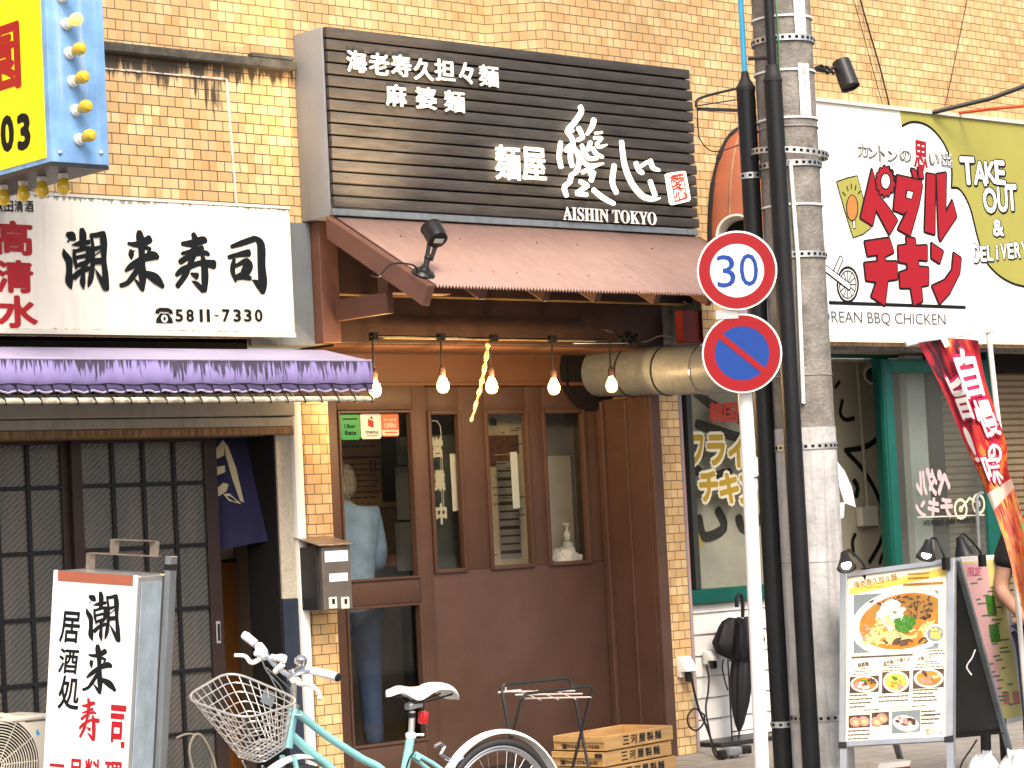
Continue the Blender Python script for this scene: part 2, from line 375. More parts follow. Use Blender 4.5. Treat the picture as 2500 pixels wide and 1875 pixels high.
# ================================================================ ground
def tile_mat():
    m = mat('paving', (0.40, 0.38, 0.35), 0.75, var=0, bump=0); n = m.node_tree.nodes; l = m.node_tree.links; b = n['Principled BSDF']
    uv = n.new('ShaderNodeUVMap'); t = n.new('ShaderNodeTexBrick'); t.inputs['Scale'].default_value = 1; t.inputs['Brick Width'].default_value = 0.4; t.inputs['Row Height'].default_value = 0.2
    t.inputs['Mortar Size'].default_value = 0.005; t.inputs['Color1'].default_value = (0.26, 0.245, 0.22, 1); t.inputs['Color2'].default_value = (0.31, 0.29, 0.265, 1); t.inputs['Mortar'].default_value = (0.13, 0.12, 0.11, 1)
    l.new(uv.outputs[0], t.inputs[0]); ns = n.new('ShaderNodeTexNoise'); ns.inputs['Scale'].default_value = 12; ns.inputs['Detail'].default_value = 8; l.new(uv.outputs[0], ns.inputs[0])
    mr = n.new('ShaderNodeMapRange'); mr.inputs[3].default_value = 0.6; mr.inputs[4].default_value = 1.25; l.new(ns.outputs[0], mr.inputs[0])
    mx = n.new('ShaderNodeMix'); mx.data_type = 'RGBA'; mx.blend_type = 'MULTIPLY'; mx.inputs[0].default_value = 0.8; l.new(t.outputs[0], mx.inputs[6]); l.new(mr.outputs[0], mx.inputs[7]); l.new(mx.outputs[2], b.inputs['Base Color'])
    bp = n.new('ShaderNodeBump'); bp.inputs['Strength'].default_value = 0.4; bp.inputs['Distance'].default_value = 0.004; bp.invert = True; l.new(t.outputs['Fac'], bp.inputs[2]); l.new(bp.outputs[0], b.inputs['Normal']); return m
M['paving'] = tile_mat()
M['asphalt'] = mat('asphalt', (0.055, 0.054, 0.052), 0.85, var=0.25, vscale=20, bump=0.5, bscale=150)
MB().add([(-60, -80, -0.14), (80, -80, -0.14), (80, 40, -0.14), (-60, 40, -0.14)], [[0, 1, 2, 3]]).build('ground', M['concrete'], kind='structure')
MB().box(-30, 40, -9.5, -2.665, -0.135, -0.115).build('road', M['asphalt'], kind='structure')
MB().box(-30, 40, -2.52, 3.0, -0.13, 0.0).build('pavement', M['paving'], kind='structure')
MB().box(-30, 40, -2.66, -2.523, -0.13, -0.005).build('kerb', M['concrete'], kind='structure', bevel=0.02, seg=2)
# ================================================================ the brick building
b_ = thing('brick_building', (2, 0, 0), 'golden tiled brick building wall rising behind all three shops', 'building')
m_ = MB(); BT = 2.515
m_.add([(-4, 0, BT), (2.705, 0, BT), (2.705, 0, 8), (-4, 0, 8)], [[0, 1, 2, 3]])
bx = P(1328, 60, -0.26).x
xr = P(1690, 250, -0.26).x
m_.add([(2.705, 0, 2.9), (bx, -0.26, 2.9), (bx, -0.26, 8), (2.705, 0, 8)], [[0, 1, 2, 3]])
m_.add([(bx, -0.26, 2.9), (xr, -0.26, 2.9), (xr, -0.26, 8), (bx, -0.26, 8)], [[0, 1, 2, 3]])
m_.add([(xr, -0.26, 2.9), (xr, -0.245, 2.9), (xr, -0.245, 8), (xr, -0.26, 8)], [[0, 1, 2, 3]])
m_.add([(xr, -0.245, 2.52), (14, -0.245, 2.52), (14, -0.245, 8), (xr, -0.245, 8)], [[0, 1, 2, 3]])
m_.build('wall', M['brick'], b_)
MB().box(-4, 14, 0.02, 0.3, BT, 8.02).build('wall_core', M['concrete'], b_)
MB().box(9.25, 14, -0.24, 0.3, 0, 2.51).build('wall', M['brick2'], b_)
x0, x1 = P(752, 1300, 0).x, P(814, 1300, 0).x
MB().box(x0, x1, 0, 0.4, 0.0, 2.2).build('pilaster', M['brick2'], b_)
PRX0, PRX1 = P(1636, 1500, 0).x, P(1683, 1500, 0).x
MB().box(PRX0, PRX1, 0, 0.4, 0.0, 2.3).build('pilaster', M['brick2'], b_)
m_ = MB(); m_.box(-4, 1.27, -0.06, 0.0, 4.012, 4.062); m_.box(0.98, 1.26, -0.05, 0, 4.064, 4.09)
m_.build('ledge', M['soot'], b_, bevel=0.006, label='black stained concrete ledge')
# old putty line left on the tiles by a removed sign
m_ = MB(); q0, q1, q2 = P(238, 166, 0), P(553, 194, 0), P(577, 500, 0)
for k in range(24):
    a = q0.lerp(q1, k / 24); bq = q0.lerp(q1, (k + random.uniform(0.75, 1.0)) / 24); m_.bar(a, bq, random.uniform(0.004, 0.011), random.uniform(0.012, 0.028), (0, 1, 0))
for k in range(10):
    a = q1.lerp(q2, k / 10); bq = q1.lerp(q2, (k + 1.01) / 10); m_.bar(a, bq, random.uniform(0.01, 0.018), 0.006, (0, 1, 0))
m_.build('putty_line', M['offwhite'], b_)
# ================================================================ interiors (one room behind each shopfront)
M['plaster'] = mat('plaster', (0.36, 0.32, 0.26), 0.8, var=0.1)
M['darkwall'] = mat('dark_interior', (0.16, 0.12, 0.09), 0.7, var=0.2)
def room(nm, x0, x1, y0, y1, z1, mw, mf, lab, cat='room'):
    r = thing(nm, ((x0 + x1) / 2, (y0 + y1) / 2, 0), lab, cat)
    MB().add([(x0, y1, 0), (x1, y1, 0), (x1, y1, z1), (x0, y1, z1)], [[0, 1, 2, 3]]).build('back_wall', mw, r)
    MB().add([(x0, y0, 0), (x0, y1, 0), (x0, y1, z1), (x0, y0, z1)], [[0, 1, 2, 3]]).add([(x1, y0, 0), (x1, y1, 0), (x1, y1, z1), (x1, y0, z1)], [[0, 1, 2, 3]]).build('side_wall', mw, r)
    MB().add([(x0, y0, z1), (x1, y0, z1), (x1, y1, z1), (x0, y1, z1)], [[0, 1, 2, 3]]).build('ceiling', mw, r)
    MB().add([(x0, y0, 0.012), (x1, y0, 0.012), (x1, y1, 0.012), (x0, y1, 0.012)], [[0, 1, 2, 3]]).build('floor', mf, r)
    return r
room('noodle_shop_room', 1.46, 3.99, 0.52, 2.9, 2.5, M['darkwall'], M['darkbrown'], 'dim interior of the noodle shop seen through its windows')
room('sushi_shop_room', -3.0, 1.42, 0.3, 2.2, 2.4, M['plaster'], M['darkbrown'], 'cream walled interior behind the lattice sliding door')
CHR = room('chicken_shop_room', 4.16, 9.0, 0.5, 1.9, 2.5, M['cream'], M['darkbrown'], 'cream walled chicken shop interior behind the green door frame')
# ================================================================ the dark slatted sign
M['slat'] = mat('charred_slat', (0.056, 0.050, 0.045), 0.6, var=0.35, vscale=5, bump=0.45, bscale=16, grain=(1.2, 10, 14), stretch=(1, 8, 5))
M['slatback'] = mat('slat_gap', (0.008, 0.007, 0.007), 0.8, var=0)
M['greysign'] = mat('grey_sign_side', (0.30, 0.31, 0.325), 0.5, 0.1, var=0.06, vscale=4, streak=0.25, streakcol=(0.15, 0.155, 0.16))
M['letter'] = mat('white_raised_letter', (0.86, 0.84, 0.80), 0.4, var=0)
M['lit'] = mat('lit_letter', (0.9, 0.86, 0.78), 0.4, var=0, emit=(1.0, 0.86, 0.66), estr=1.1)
SY = -0.28
fs = facade(SY)
sx0, sx1, sz0, sz1 = 1.291, 4.105, 3.182, 4.219
sg = thing('shop_sign', ((sx0 + sx1) / 2, SY, sz0), 'wide dark slatted wooden sign box with white lettering and grey metal sides', 'sign')
MB().box(sx0, sx1 - 0.02, SY + 0.02, -0.005, sz0, sz1).build('cabinet', M['greysign'], sg, bevel=0.006, seg=2)
MB().box(sx0 + 0.012, sx1 - 0.022, SY + 0.004, SY + 0.019, sz0 + 0.07, sz1 - 0.004).build('backing_board', M['slatback'], sg)
m_ = MB(); NS = 15; ph = (sz1 - sz0 - 0.045) / NS
for k in range(NS):
    z = sz0 + 0.045 + k * ph; xa = sx0 + 0.004 + random.uniform(-.002, .002); xb = sx1 + random.uniform(-.008, .012); dy = random.uniform(-.003, .003)
    m_.prism([(xa, SY - 0.022 + dy, z + 0.004), (xa, SY - 0.022 + dy, z + ph - 0.007), (xa, SY + 0.004, z + ph - 0.007), (xa, SY + 0.004, z + 0.004)], (xb - xa, 0, 0))
m_.build('slats', M['slat'], sg, bevel=0.004, seg=2)
MB().box(sx0, sx1, SY - 0.02, SY + 0.019, sz0 + 0.002, sz0 + 0.04).build('trim', M['greymetal'], sg, bevel=0.003)
fl = facade(SY - 0.028)
m_ = MB()
for (u, v), ch in zip([(335, 250), (605, 280), (870, 300), (1140, 345), (1395, 355), (1650, 390), (1920, 425)], '海老寿久担々麺'):
    putpx(m_, ch, fl, 800 + u / 4.9156, 100 + v / 4.9156, 48 if ch != '々' else 36, 53, off=0.02, d=0.004, thick=0.008)
for (u, v), ch in zip([(810, 655), (1170, 690), (1510, 730)], '麻婆麺'):
    putpx(m_, ch, fl, 800 + u / 4.9156, 100 + v / 4.9156, 50, 53, off=0.02, d=0.004, thick=0.008)
m_.build('menu_lettering', M['letter'], sg)
LG = [([(975, 95), (985, 150), (920, 250), (850, 330)], 50), ([(835, 345), (880, 410), (905, 465)], 45), ([(905, 475), (860, 510), (825, 550)], 42), ([(955, 315), (985, 370), (1000, 415)], 45),
      ([(1000, 415), (950, 440)], 36), ([(840, 352), (900, 347)], 25), ([(1115, 230), (1095, 300), (1045, 380)], [52, 48, 26]), ([(1130, 370), (1195, 362)], 24), ([(1120, 418), (1190, 418)], 30), ([(1195, 422), (1140, 485)], 26),
      ([(1140, 490), (1175, 512), (1245, 490)], [30, 32, 14]), ([(768, 465), (752, 610), (772, 722)], [42, 48, 45]), ([(870, 535), (870, 640), (888, 712)], [46, 48, 44]), ([(895, 512), (935, 570), (962, 640)], 44),
      ([(965, 645), (935, 760), (885, 800)], [48, 45, 35]), ([(880, 800), (860, 880)], 46), ([(850, 890), (812, 915), (806, 960), (828, 1020)], [40, 45, 48, 42]), ([(985, 495), (1025, 590), (1065, 632), (1140, 630)], [36, 44, 42, 34]),
      ([(1075, 465), (1050, 540)], 40), ([(1098, 525), (1135, 585), (1200, 618)], [38, 40, 30]), ([(950, 560), (1000, 665), (1060, 708), (1120, 700), (1205, 685)], [30, 36, 40, 30, 16]), ([(1190, 690), (1090, 725), (990, 778)], [16, 34, 36]),
      ([(1062, 792), (1105, 772)], 30), ([(1108, 775), (1078, 865)], 44), ([(965, 870), (1040, 912)], 40), ([(1045, 915), (930, 990)], 40), ([(930, 998), (1032, 1010)], 40), ([(1100, 958), (1200, 1040), (1315, 1102)], [44, 48, 38]),
      ([(1318, 705), (1298, 880), (1342, 990)], [50, 52, 46]), ([(1393, 458), (1425, 700), (1500, 890), (1610, 1020), (1715, 1056), (1790, 1045)], [46, 56, 60, 56, 40, 12]), ([(1542, 680), (1570, 750), (1612, 785)], [48, 48, 40]), ([(1598, 712), (1655, 672)], 32),
      ([(1690, 655), (1720, 730), (1785, 757)], [50, 46, 24]), ([(1688, 868), (1740, 1015)], [46, 48])]
m_ = MB(); W1 = fl.px(1240, 500)[0] - fl.px(1230, 500)[0]
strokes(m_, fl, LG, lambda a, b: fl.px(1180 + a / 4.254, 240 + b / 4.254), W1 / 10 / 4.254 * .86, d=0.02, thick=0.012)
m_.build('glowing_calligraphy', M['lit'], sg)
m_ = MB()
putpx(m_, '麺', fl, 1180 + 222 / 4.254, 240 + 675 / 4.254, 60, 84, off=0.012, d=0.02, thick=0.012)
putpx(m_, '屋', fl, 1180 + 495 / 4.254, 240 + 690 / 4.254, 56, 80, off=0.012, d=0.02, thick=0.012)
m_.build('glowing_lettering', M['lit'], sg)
m_ = MB(); fx, fz = fl.px(1180 + 1988 / 4.254, 240 + 938 / 4.254); sw, sh_ = 0.19 * 0.9, 0.185
pts = [fl.P(1180 + a / 4.254, 240 + b / 4.254, 0.012) for a, b in [(1868, 800), (1885, 785), (2045, 762), (2065, 775), (2115, 1050), (2100, 1075), (1935, 1112), (1915, 1095)]]
se = m_.prism(pts, (0, -0.02, 0)).build('glowing_seal', M['lit'], sg)
M['sealred'] = mat('seal_red', (0.5, 0.03, 0.015), 0.5, var=0, emit=(1, 0.06, 0.02), estr=0.2)
m_ = MB()
for a, b, c, d in [((1905, 830), (2030, 800), 5, 0), ((2030, 800), (2075, 1040), 5, 0), ((2075, 1040), (1955, 1080), 5, 0), ((1955, 1080), (1905, 830), 5, 0)]:
    stroke(m_, fl, [fl.px(1180 + a[0] / 4.254, 240 + a[1] / 4.254), fl.px(1180 + b[0] / 4.254, 240 + b[1] / 4.254)], [0.012, 0.012], d=0.0335, smooth=False)
ca = fl.px(1180 + 1978 / 4.254, 240 + 875 / 4.254); cb = fl.px(1180 + 2008 / 4.254, 240 + 1000 / 4.254)
put(m_, '愛', fl, *ca, 0.10, 0.10, off=0.025, d=0.034, rot=0.12); put(m_, '心', fl, *cb, 0.10, 0.08, off=0.03, d=0.034, rot=0.12)
m_.build('seal_lettering', M['sealred'], se)
m_ = MB(); a = fl.px(1180 + 820 / 4.254, 240 + 1205 / 4.254); bq = fl.px(1180 + 1788 / 4.254, 240 + 1262 / 4.254)
txt = '𝐀𝐈𝐒𝐇𝐈𝐍 𝐓𝐎𝐊𝐘𝐎'
try: put(m_, txt, fl, (a[0] + bq[0]) / 2, (a[1] + bq[1]) / 2 + 0.005, bq[0] - a[0], 0.079, d=0.004, thick=0.006, off=0.004)
except Exception: pass
m_.build('roman_lettering', M['letter'], sg)
# ================================================================ corrugated roof over the entrance
rf = thing('entrance_roof', (2.7, 0, 2.6), 'small brown corrugated metal roof on timber rafters over the noodle shop door', 'roof')
M['rooftin'] = mat('brown_roof_tin', (0.36, 0.235, 0.20), 0.42, 0.2, var=0.12, vscale=6, stretch=(9, 1, 1), streak=0)
EY, EZ, TZ, TY = -1.10, 2.715, 3.185, -0.25
rx0, rx1 = 1.315, 4.10
m_ = MB(); PIT = 0.0225; n = int((rx1 - rx0) / PIT * 4); vs = []
for i in range(n + 1):
    x = rx0 + (rx1 - rx0) * i / n; h = 0.0115 * math.cos(2 * math.pi * (x - rx0) / PIT) + (0.002 if 2.62 < x < 3.4 else 0)
    vs += [(x, EY, EZ + h), (x, TY, TZ + h)]
m_.add(vs, [[2 * i, 2 * i + 1, 2 * i + 3, 2 * i + 2] for i in range(n)])
o_ = m_.build('roof_sheet', M['rooftin'], rf, sharp=80)
md = o_.modifiers.new('t', 'SOLIDIFY'); md.thickness = 0.003
def slope_z(y): return EZ + (TZ - EZ) * (y - EY) / (TY - EY)
m_ = MB()
for x in [1.6, 1.75, 1.9, 2.05, 2.3, 2.6, 2.9, 3.2, 3.5]:
    for y in (-0.92, -0.5): m_.ball((x + random.uniform(-.05, .05), y, slope_z(y) + 0.008), 0.007, 6)
m_.build('nails', M['darkbrown'], rf)
m_ = MB(); m_.bar((3.02, EY + 0.004, EZ + 0.008), (3.02, -0.75, slope_z(-0.75) + 0.009), 0.006, 0.004); m_.build('sheet_overlap', M['darkbrown'], rf)
def rafter(x, w, y0, y1, dz, hgt, nm, m):
    q = MB(); q.prism([(x, y0, slope_z(y0) - dz), (x, y1, slope_z(y1) - dz), (x, y1, slope_z(y1) - dz - hgt), (x, y0 + hgt * .45, slope_z(y0 + hgt * .45) - dz - hgt * 1.05)], (w, 0, 0))
    return q.build(nm, m, rf, bevel=0.004)
rafter(1.262, 0.05, EY - 0.0, -0.26, -0.004, 0.125, 'barge_board', M['timber'])
rafter(4.105, 0.05, EY - 0.0, -0.26, -0.004, 0.125, 'barge_board', M['timber'])
for u in (1168, 1322, 1448, 1592, 1720): rafter(P(u, 725, -0.95).x, 0.045, -1.0, -0.1, 0.02, 0.10, 'rafter', M['timber'])
MB().box(1.30, 4.3, -1.05, -0.12, 0, 0.012).v and None
m_ = MB(); m_.prism([(1.325, -1.02, slope_z(-1.02) - 0.012), (1.325, -0.28, slope_z(-0.28) - 0.012), (1.325, -0.28, slope_z(-0.28) - 0.026), (1.325, -1.02, slope_z(-1.02) - 0.026)], (2.76, 0, 0)); m_.build('sheathing', M['darkbrown'], rf)
px0, px1 = P(784, 700, -0.10).x, P(818, 700, -0.10).x
MB().box(px0, px1 + .03, -0.10, -0.003, 2.512, 3.18).build('post', M['timber'], rf, bevel=0.004)
MB().box(1.47, 4.25, -0.075, -0.008, 2.79, 3.17).build('wall_board', M['darkbrown'], rf)
MB().box(1.46, 3.99, -0.062, -0.012, 2.515, 2.775).build('fascia', M['darkbrown'], rf, bevel=0.003)
MB().box(1.46, 4.2, -0.066, -0.05, 2.776, 2.787).build('light_batten', M['wood'], rf)
# tie beam that sticks out of the post, with its short purlin on top
sxb = P(817, 752, -0.10).x
MB().box(sxb, sxb + 0.045, -0.56, -0.102, 2.63, 2.745).build('tie_beam', M['timber'], rf, bevel=0.004)
pz = P(905, 697, -0.45)
MB().box(sxb + 0.06, sxb + 0.5, -0.50, -0.41, 2.747, 2.86).build('purlin', M['timber'], rf, bevel=0.004)
MB().box(1.30, 4.3, -0.80, -0.70, slope_z(-.75) - 0.15, slope_z(-.75) - 0.06).v and None
# ================================================================ grey metal panel between the two shops
x0, x1 = 0.9, px0 - 0.004
tag(MB().box(x0, x1, -0.03, -0.002, 2.50, 3.175).build('metal_panel', M['greymetal'], bevel=0.003), 'weathered blue grey metal panel between the white sushi sign and the brown post', 'panel')
# ================================================================ recessed shop front
D = 0.45
sf = thing('noodle_shop_front', (2.7, D, 0), 'brown painted wooden shop front with tall window and three window sliding door', 'shop front')
br = M['brown']
fd = facade(D)
def fx(u, v, y=D): p = P(u, v, y); return p.x, p.z
ZT = 2.172
wx0, wx1 = 1.80, P(1000, 1005, D).x             # big window glass
wx1 = P(1008, 1200, D).x
m_ = MB()                                       # window frame
fr_r = P(1040, 1200, D).x
m_.box(1.40, 1.80, D - 0.03, D + 0.04, 0.0, 2.32)
m_.box(wx1, fr_r, D - 0.03, D + 0.04, 0.0, 2.32)
m_.box(1.801, wx1 - .001, D - 0.03, D + 0.04, ZT, 2.32)
m_.box(1.801, wx1 - .001, D - 0.028, D + 0.04, 1.045, 1.182)
m_.box(1.801, wx1 - .001, D - 0.03, D + 0.04, 0.0, 0.235)
m_.build('window_frame', br, sf, bevel=0.005, seg=2)
for a, bz in ((1.184, ZT - .002), (0.237, 1.043)):
    q = MB(); t = 0.016
    q.box(1.802, 1.802 + t, D - 0.038, D + 0.01, a, bz).box(wx1 - t - .002, wx1 - .002, D - 0.038, D + 0.01, a, bz).box(1.802 + t, wx1 - t - .002, D - 0.037, D + 0.01, a, a + t).box(1.802 + t, wx1 - t - .002, D - 0.037, D + 0.01, bz - t, bz)
    q.build('glazing_bead', br, sf, bevel=0.003)
    MB().box(1.81, wx1 - 0.004, D + 0.005, D + 0.009, a + 0.004, bz - 0.004).build('window_pane', M['glass'], sf)
MB().box(1.40, 4.0, D - 0.02, D + 0.02, 2.322, 2.5).build('transom_board', M['brown2'], sf, bevel=0.003)
MB().box(1.40, 3.9, D - 0.035, D - 0.02, 2.312, 2.334).build('transom_strip', M['brown2'], sf, bevel=0.003)
# sliding door with three tall windows
dr_x0, dr_x1 = fr_r + 0.004, P(1484, 1400, D + .03).x
dy0, dy1 = D + 0.0, D + 0.045
wins = [(P(1054, 1200, D).x, P(1128, 1200, D).x), (P(1192, 1200, D).x, P(1293, 1200, D).x), (P(1334, 1200, D).x, P(1432, 1200, D).x)]
zb = 1.212
m_ = MB(); xs = [dr_x0] + [q for w_ in wins for q in w_] + [dr_x1]
m_.box(dr_x0, dr_x1, dy0, dy1, 0.03, zb - .0005)
for i in range(0, len(xs), 2): m_.box(xs[i], xs[i + 1], dy0 + .0002, dy1 - .0002, zb, 2.31)
for a, c in wins: m_.box(a, c, dy0 + .0005, dy1, 2.155, 2.31)
dr = thing('x', (0, 0, 0), None, None); bpy.data.objects.remove(dr)
door = m_.build('sliding_door', br, sf, bevel=0.004, seg=2)
for a, c in wins:
    q = MB(); t = 0.026
    q.box(a - .012, a + t - .012, dy0 - 0.014, dy0 + .03, zb - .012, 2.167).box(c - t + .012, c + .012, dy0 - 0.014, dy0 + .03, zb - .012, 2.167).box(a + t - .012, c - t + .012, dy0 - 0.0135, dy0 + .03, zb - .012, zb + t - .012).box(a + t - .012, c - t + .012, dy0 - 0.0135, dy0 + .03, 2.167 - t, 2.167)
    wf = q.build('window_frame', br, door, bevel=0.004, seg=2)
    MB().box(a + .01, c - .01, dy0 + 0.026, dy0 + 0.03, zb + .01, 2.145).build('window_pane', M['glass'], wf)
q = MB(); q.box(dr_x0, dr_x0 + 0.012, dy0 - 0.012, dy0, 0.03, 2.3); q.build('door_edge_strip', br, door)
m_ = MB(); m_.box(dr_x1 + 0.004, 3.87, D - 0.005, D + 0.04, 0, 2.31); m_.build('door_post', br, sf, bevel=0.004)
# side return with two vertical battens
m_ = MB(); RX = 3.892
m_.box(RX, RX + 0.04, 0.03, D - 0.006, 0, 2.22); m_.build('side_panel', br, sf, bevel=0.003)
m_ = MB()
for y in (0.20,): m_.box(RX - 0.012, RX - .0005, y, y + 0.018, 0, 2.21)
m_.box(RX - 0.03, RX - .0005, D - 0.055, D - 0.007, 0, 2.21)
m_.build('side_batten', br, sf, bevel=0.003)
MB().box(RX, PRX0 - 0.004, -0.012, 0.028, 0, 2.24).build('trim', br, sf, bevel=0.004)
MB().box(1.40, 3.89, D - 0.06, D + 0.05, 0.001, 0.028).build('sill', M['darkmetal'], sf)
MB().box(PRX1 - 0.0, PRX1 + 0.0, 0, 0, 0, 0).v and None
# soffit between the fascia and the transom board
MB().box(1.47, 3.98, -0.01, D - 0.021, 2.5, 2.513).build('soffit', M['brown2'], sf)
# hole in the transom board and the exhaust duct that leaves it
dc = thing('exhaust_duct', (3.87, 0.2, 2.39), 'silver spiral exhaust duct coming out of the board above the brown door', 'duct')
m_ = MB(); m_.lathe([(0.245, 0), (0.245, 0.012), (0.2, 0.014), (0.2, 0.001)], (3.80, D - 0.022, 2.40), (0, -1, 0), 36); m_.build('wall_flange', M['void'], dc)
A, Bq = V((3.872, D - 0.04, 2.392)), V((3.864, -0.62, 2.335)); ax = (Bq - A).normalized(); Lh = (Bq - A).length
m_ = MB(); dp = [A + ax * Lh * i / 12 for i in range(13)] + [V((3.87, -0.74, 2.345)), V((3.885, -0.85, 2.40)), V((3.90, -0.90, 2.50)), V((3.91, -0.91, 2.65)), V((3.91, -0.91, 2.85)), V((3.90, -0.90, 2.97)), V((3.865, -0.89, 3.055)), V((3.81, -0.91, 3.095)), V((3.76, -0.935, 3.10))]
m_.tube(dp, [0.151] * 13 + [0.15, 0.148, 0.146, 0.145, 0.14, 0.135, 0.13, 0.125, 0.122], 28, caps=False); m_.build('pipe', M['galv'], dc, sharp=60)
eo = dp[-1]; ed = (dp[-1] - dp[-2]).normalized()
MB().lathe([(0.122, 0), (0.122, 0.012), (0.108, 0.012), (0.108, -0.2)], eo, ed, 28, caps=False).build('white_end_ring', M['offwhite'], dc)
MB().lathe([(0.107, -0.12), (0.107, -0.118)], eo, ed, 28).build('dark_throat', M['void'], dc)
for h in (0.30, 0.62, 0.95): MB().lathe([(0.1505, -0.004), (0.158, -0.002), (0.158, 0.006), (0.1505, 0.008)], A + ax * h, ax, 36).build('seam_ring', M['darkmetal'] if h < .9 else M['steel'], dc)
tag(MB().box(4.0, 4.5, -0.22, -0.16, 2.53, 2.73).build('red_board', mat('red_board', (0.16, 0.015, 0.008), 0.5, var=0.2), bevel=0.004), 'dark red wooden board in the shade above the silver duct', 'board')
# ================================================================ pendant bulbs under the fascia
M['bulb'] = mat('bulb_lit', (1, 0.9, 0.7), 0.2, var=0, emit=(1.0, 0.52, 0.15), estr=1.9)
M['fil'] = mat('filament', (1, 1, 1), 0.2, var=0, emit=(1.0, 0.88, 0.62), estr=40.0)
BY = -0.14
wire = thing('bulb_cable', (2.6, BY, 2.55), 'black cable with a brown wooden rail strung across the dark fascia above the bulbs', 'cable')
za = P(905, 820, BY).z
m_ = MB(); m_.tube([(P(902, 820, BY).x, BY, za), (2.6, BY, za - 0.006), (P(1480, 828, BY).x, BY, za - 0.004)], 0.008, 6)
for u in (912, 1076, 1205, 1348): m_.box(P(u, 820, BY).x - .018, P(u, 820, BY).x + .018, BY - .02, BY + .02, za - 0.024, za + 0.02)
m_.build('cable', M['black'], wire)
MB().box(P(945, 820, BY).x, P(1460, 828, BY).x, BY + 0.02, BY + 0.035, za - 0.012, za + 0.003).build('rail', M['wood'], wire)
m_ = MB()
for k in range(16):
    c = P(1490 + random.uniform(-12, 55), 822 + random.uniform(-12, 12), BY); pp = [c + V((random.uniform(-.06, .06), random.uniform(-.03, .03), random.uniform(-.035, .03))) for _ in range(4)]
    m_.tube([V(q) for q in catmull([tuple(p) for p in pp], 4)], 0.0045, 5)
m_.build('wire_tangle', M['black'], wire)
m_ = MB(); m_.tube([V(q) for q in catmull([tuple(P(u, v, BY)) for u, v in [(1400, 838), (1560, 836), (1610, 820), (1640, 822), (1665, 832), (1673, 800), (1690, 760), (1700, 740), (1680, 742), (1668, 735)]], 5)], 0.004, 5); m_.build('grey_wire', M['greymetal'], wire)
BL = 'warm glowing filament bulb hanging from the fascia, '
tips = ['beside the end of the lavender awning', 'over the post between window and door', 'just right of the frayed straw rope', 'above the last door window, second from right', 'in front of the silver duct']
pb = []
for (u, v), tp in zip([(915, 948), (1081, 938), (1200, 940), (1352, 943), (1493, 938)], tips):
    c = P(u, v, BY)
    t = thing('pendant_bulb', c, BL + tp, 'light bulb', 'bulbs hanging under the fascia')
    m_ = MB(); m_.tube([c + V((0, 0, 0.08)), V((c.x, BY, za - 0.02))], 0.006, 6); m_.build('cord', M['black'], t)
    MB().lathe([(0.012, 0.045), (0.0185, 0.05), (0.0195, 0.085), (0.012, 0.10), (0.007, 0.11)], c, n=14).build('socket', M['darkbrown'], t)
    MB().lathe([(0.001, -0.052), (0.014, -0.05), (0.026, -0.042), (0.034, -0.026), (0.0365, -0.008), (0.033, 0.010), (0.024, 0.028), (0.016, 0.044), (0.0145, 0.054)], c, n=18).build('glass_bulb', M['bulb'], t)
    ld = bpy.data.lights.new('bulb_light', 'POINT'); ld.energy = 13 if u < 1300 else (7 if u < 1480 else 2.5); ld.color = (1.0, 0.64, 0.28); ld.shadow_soft_size = 0.04
    lo = bpy.data.objects.new('bulb_light', ld); COL.objects.link(lo); lo.location = c + V((0, 0, -0.0)) + V((0, -0.075, 0))
    pb.append(t)
# frayed straw rope
m_ = MB(); c = [tuple(P(u, v, BY - .03)) for u, v in [(1192, 838), (1186, 880), (1176, 930), (1165, 975), (1150, 1030)]]
cc = [V(q) for q in catmull(c, 6)]
m_.tube(cc, [0.012 + 0.005 * math.sin(i * 1.7) - 0.006 * (i / len(cc)) for i in range(len(cc))], 6)
for k in range(14):
    i = random.randrange(len(cc) - 6); m_.tube([cc[i], cc[i + 3] + V((random.uniform(-.012, .012), -.004, 0)), cc[i + 5] + V((random.uniform(-.02, .02), -.006, 0))], 0.0022, 4)
m_.build('straw_rope', mat('straw', (0.58, 0.42, 0.22), 0.9, var=0.25, vscale=20, bump=0.4)); tag(bpy.data.objects['straw_rope'], 'frayed pale straw rope dangling from the rail between two bulbs', 'rope')
# ================================================================ black spotlight on the roof
c = P(1032, 662, -0.98); c.z = slope_z(-0.98) + 0.004
sp = thing('spotlight', c, 'black round spotlight clamped on the corrugated roof and aimed up at the sign', 'spotlight')
nrm = V((0, -(TZ - EZ), TY - EY)).normalized()
MB().lathe([(0.062, 0), (0.064, 0.012), (0.056, 0.02), (0.05, 0.028), (0.03, 0.034), (0.02, 0.05)], c, nrm, 24).build('base', M['black'], sp)
hd = P(1062, 572, -1.02); j = c.lerp(hd, 0.50)
m_ = MB(); m_.tube([c + nrm * 0.03, c.lerp(j, .8)], 0.016, 10); m_.bar(j + V((-.02, 0, -.03)), hd + V((-.03, 0, -.01)), 0.01, 0.022).bar(j + V((.01, 0, -.03)), hd + V((.02, 0, -.02)), 0.01, 0.022); m_.ball(c.lerp(j, .85), 0.022, 10); m_.build('arm', M['black'], sp)
hx = V((0.10, 0.55, 0.62)).normalized()
MB().lathe([(0.045, -0.052), (0.052, -0.048), (0.056, -0.02), (0.056, 0.045), (0.059, 0.048), (0.059, 0.056), (0.05, 0.056), (0.048, 0.05)], hd, hx, 26).build('lamp_head', M['black'], sp)
ld = bpy.data.lights.new('spot_light', 'SPOT'); ld.energy = 110; ld.color = (1.0, 0.72, 0.42); ld.spot_size = R_(75); ld.spot_blend = 1.0; ld.shadow_soft_size = 0.04
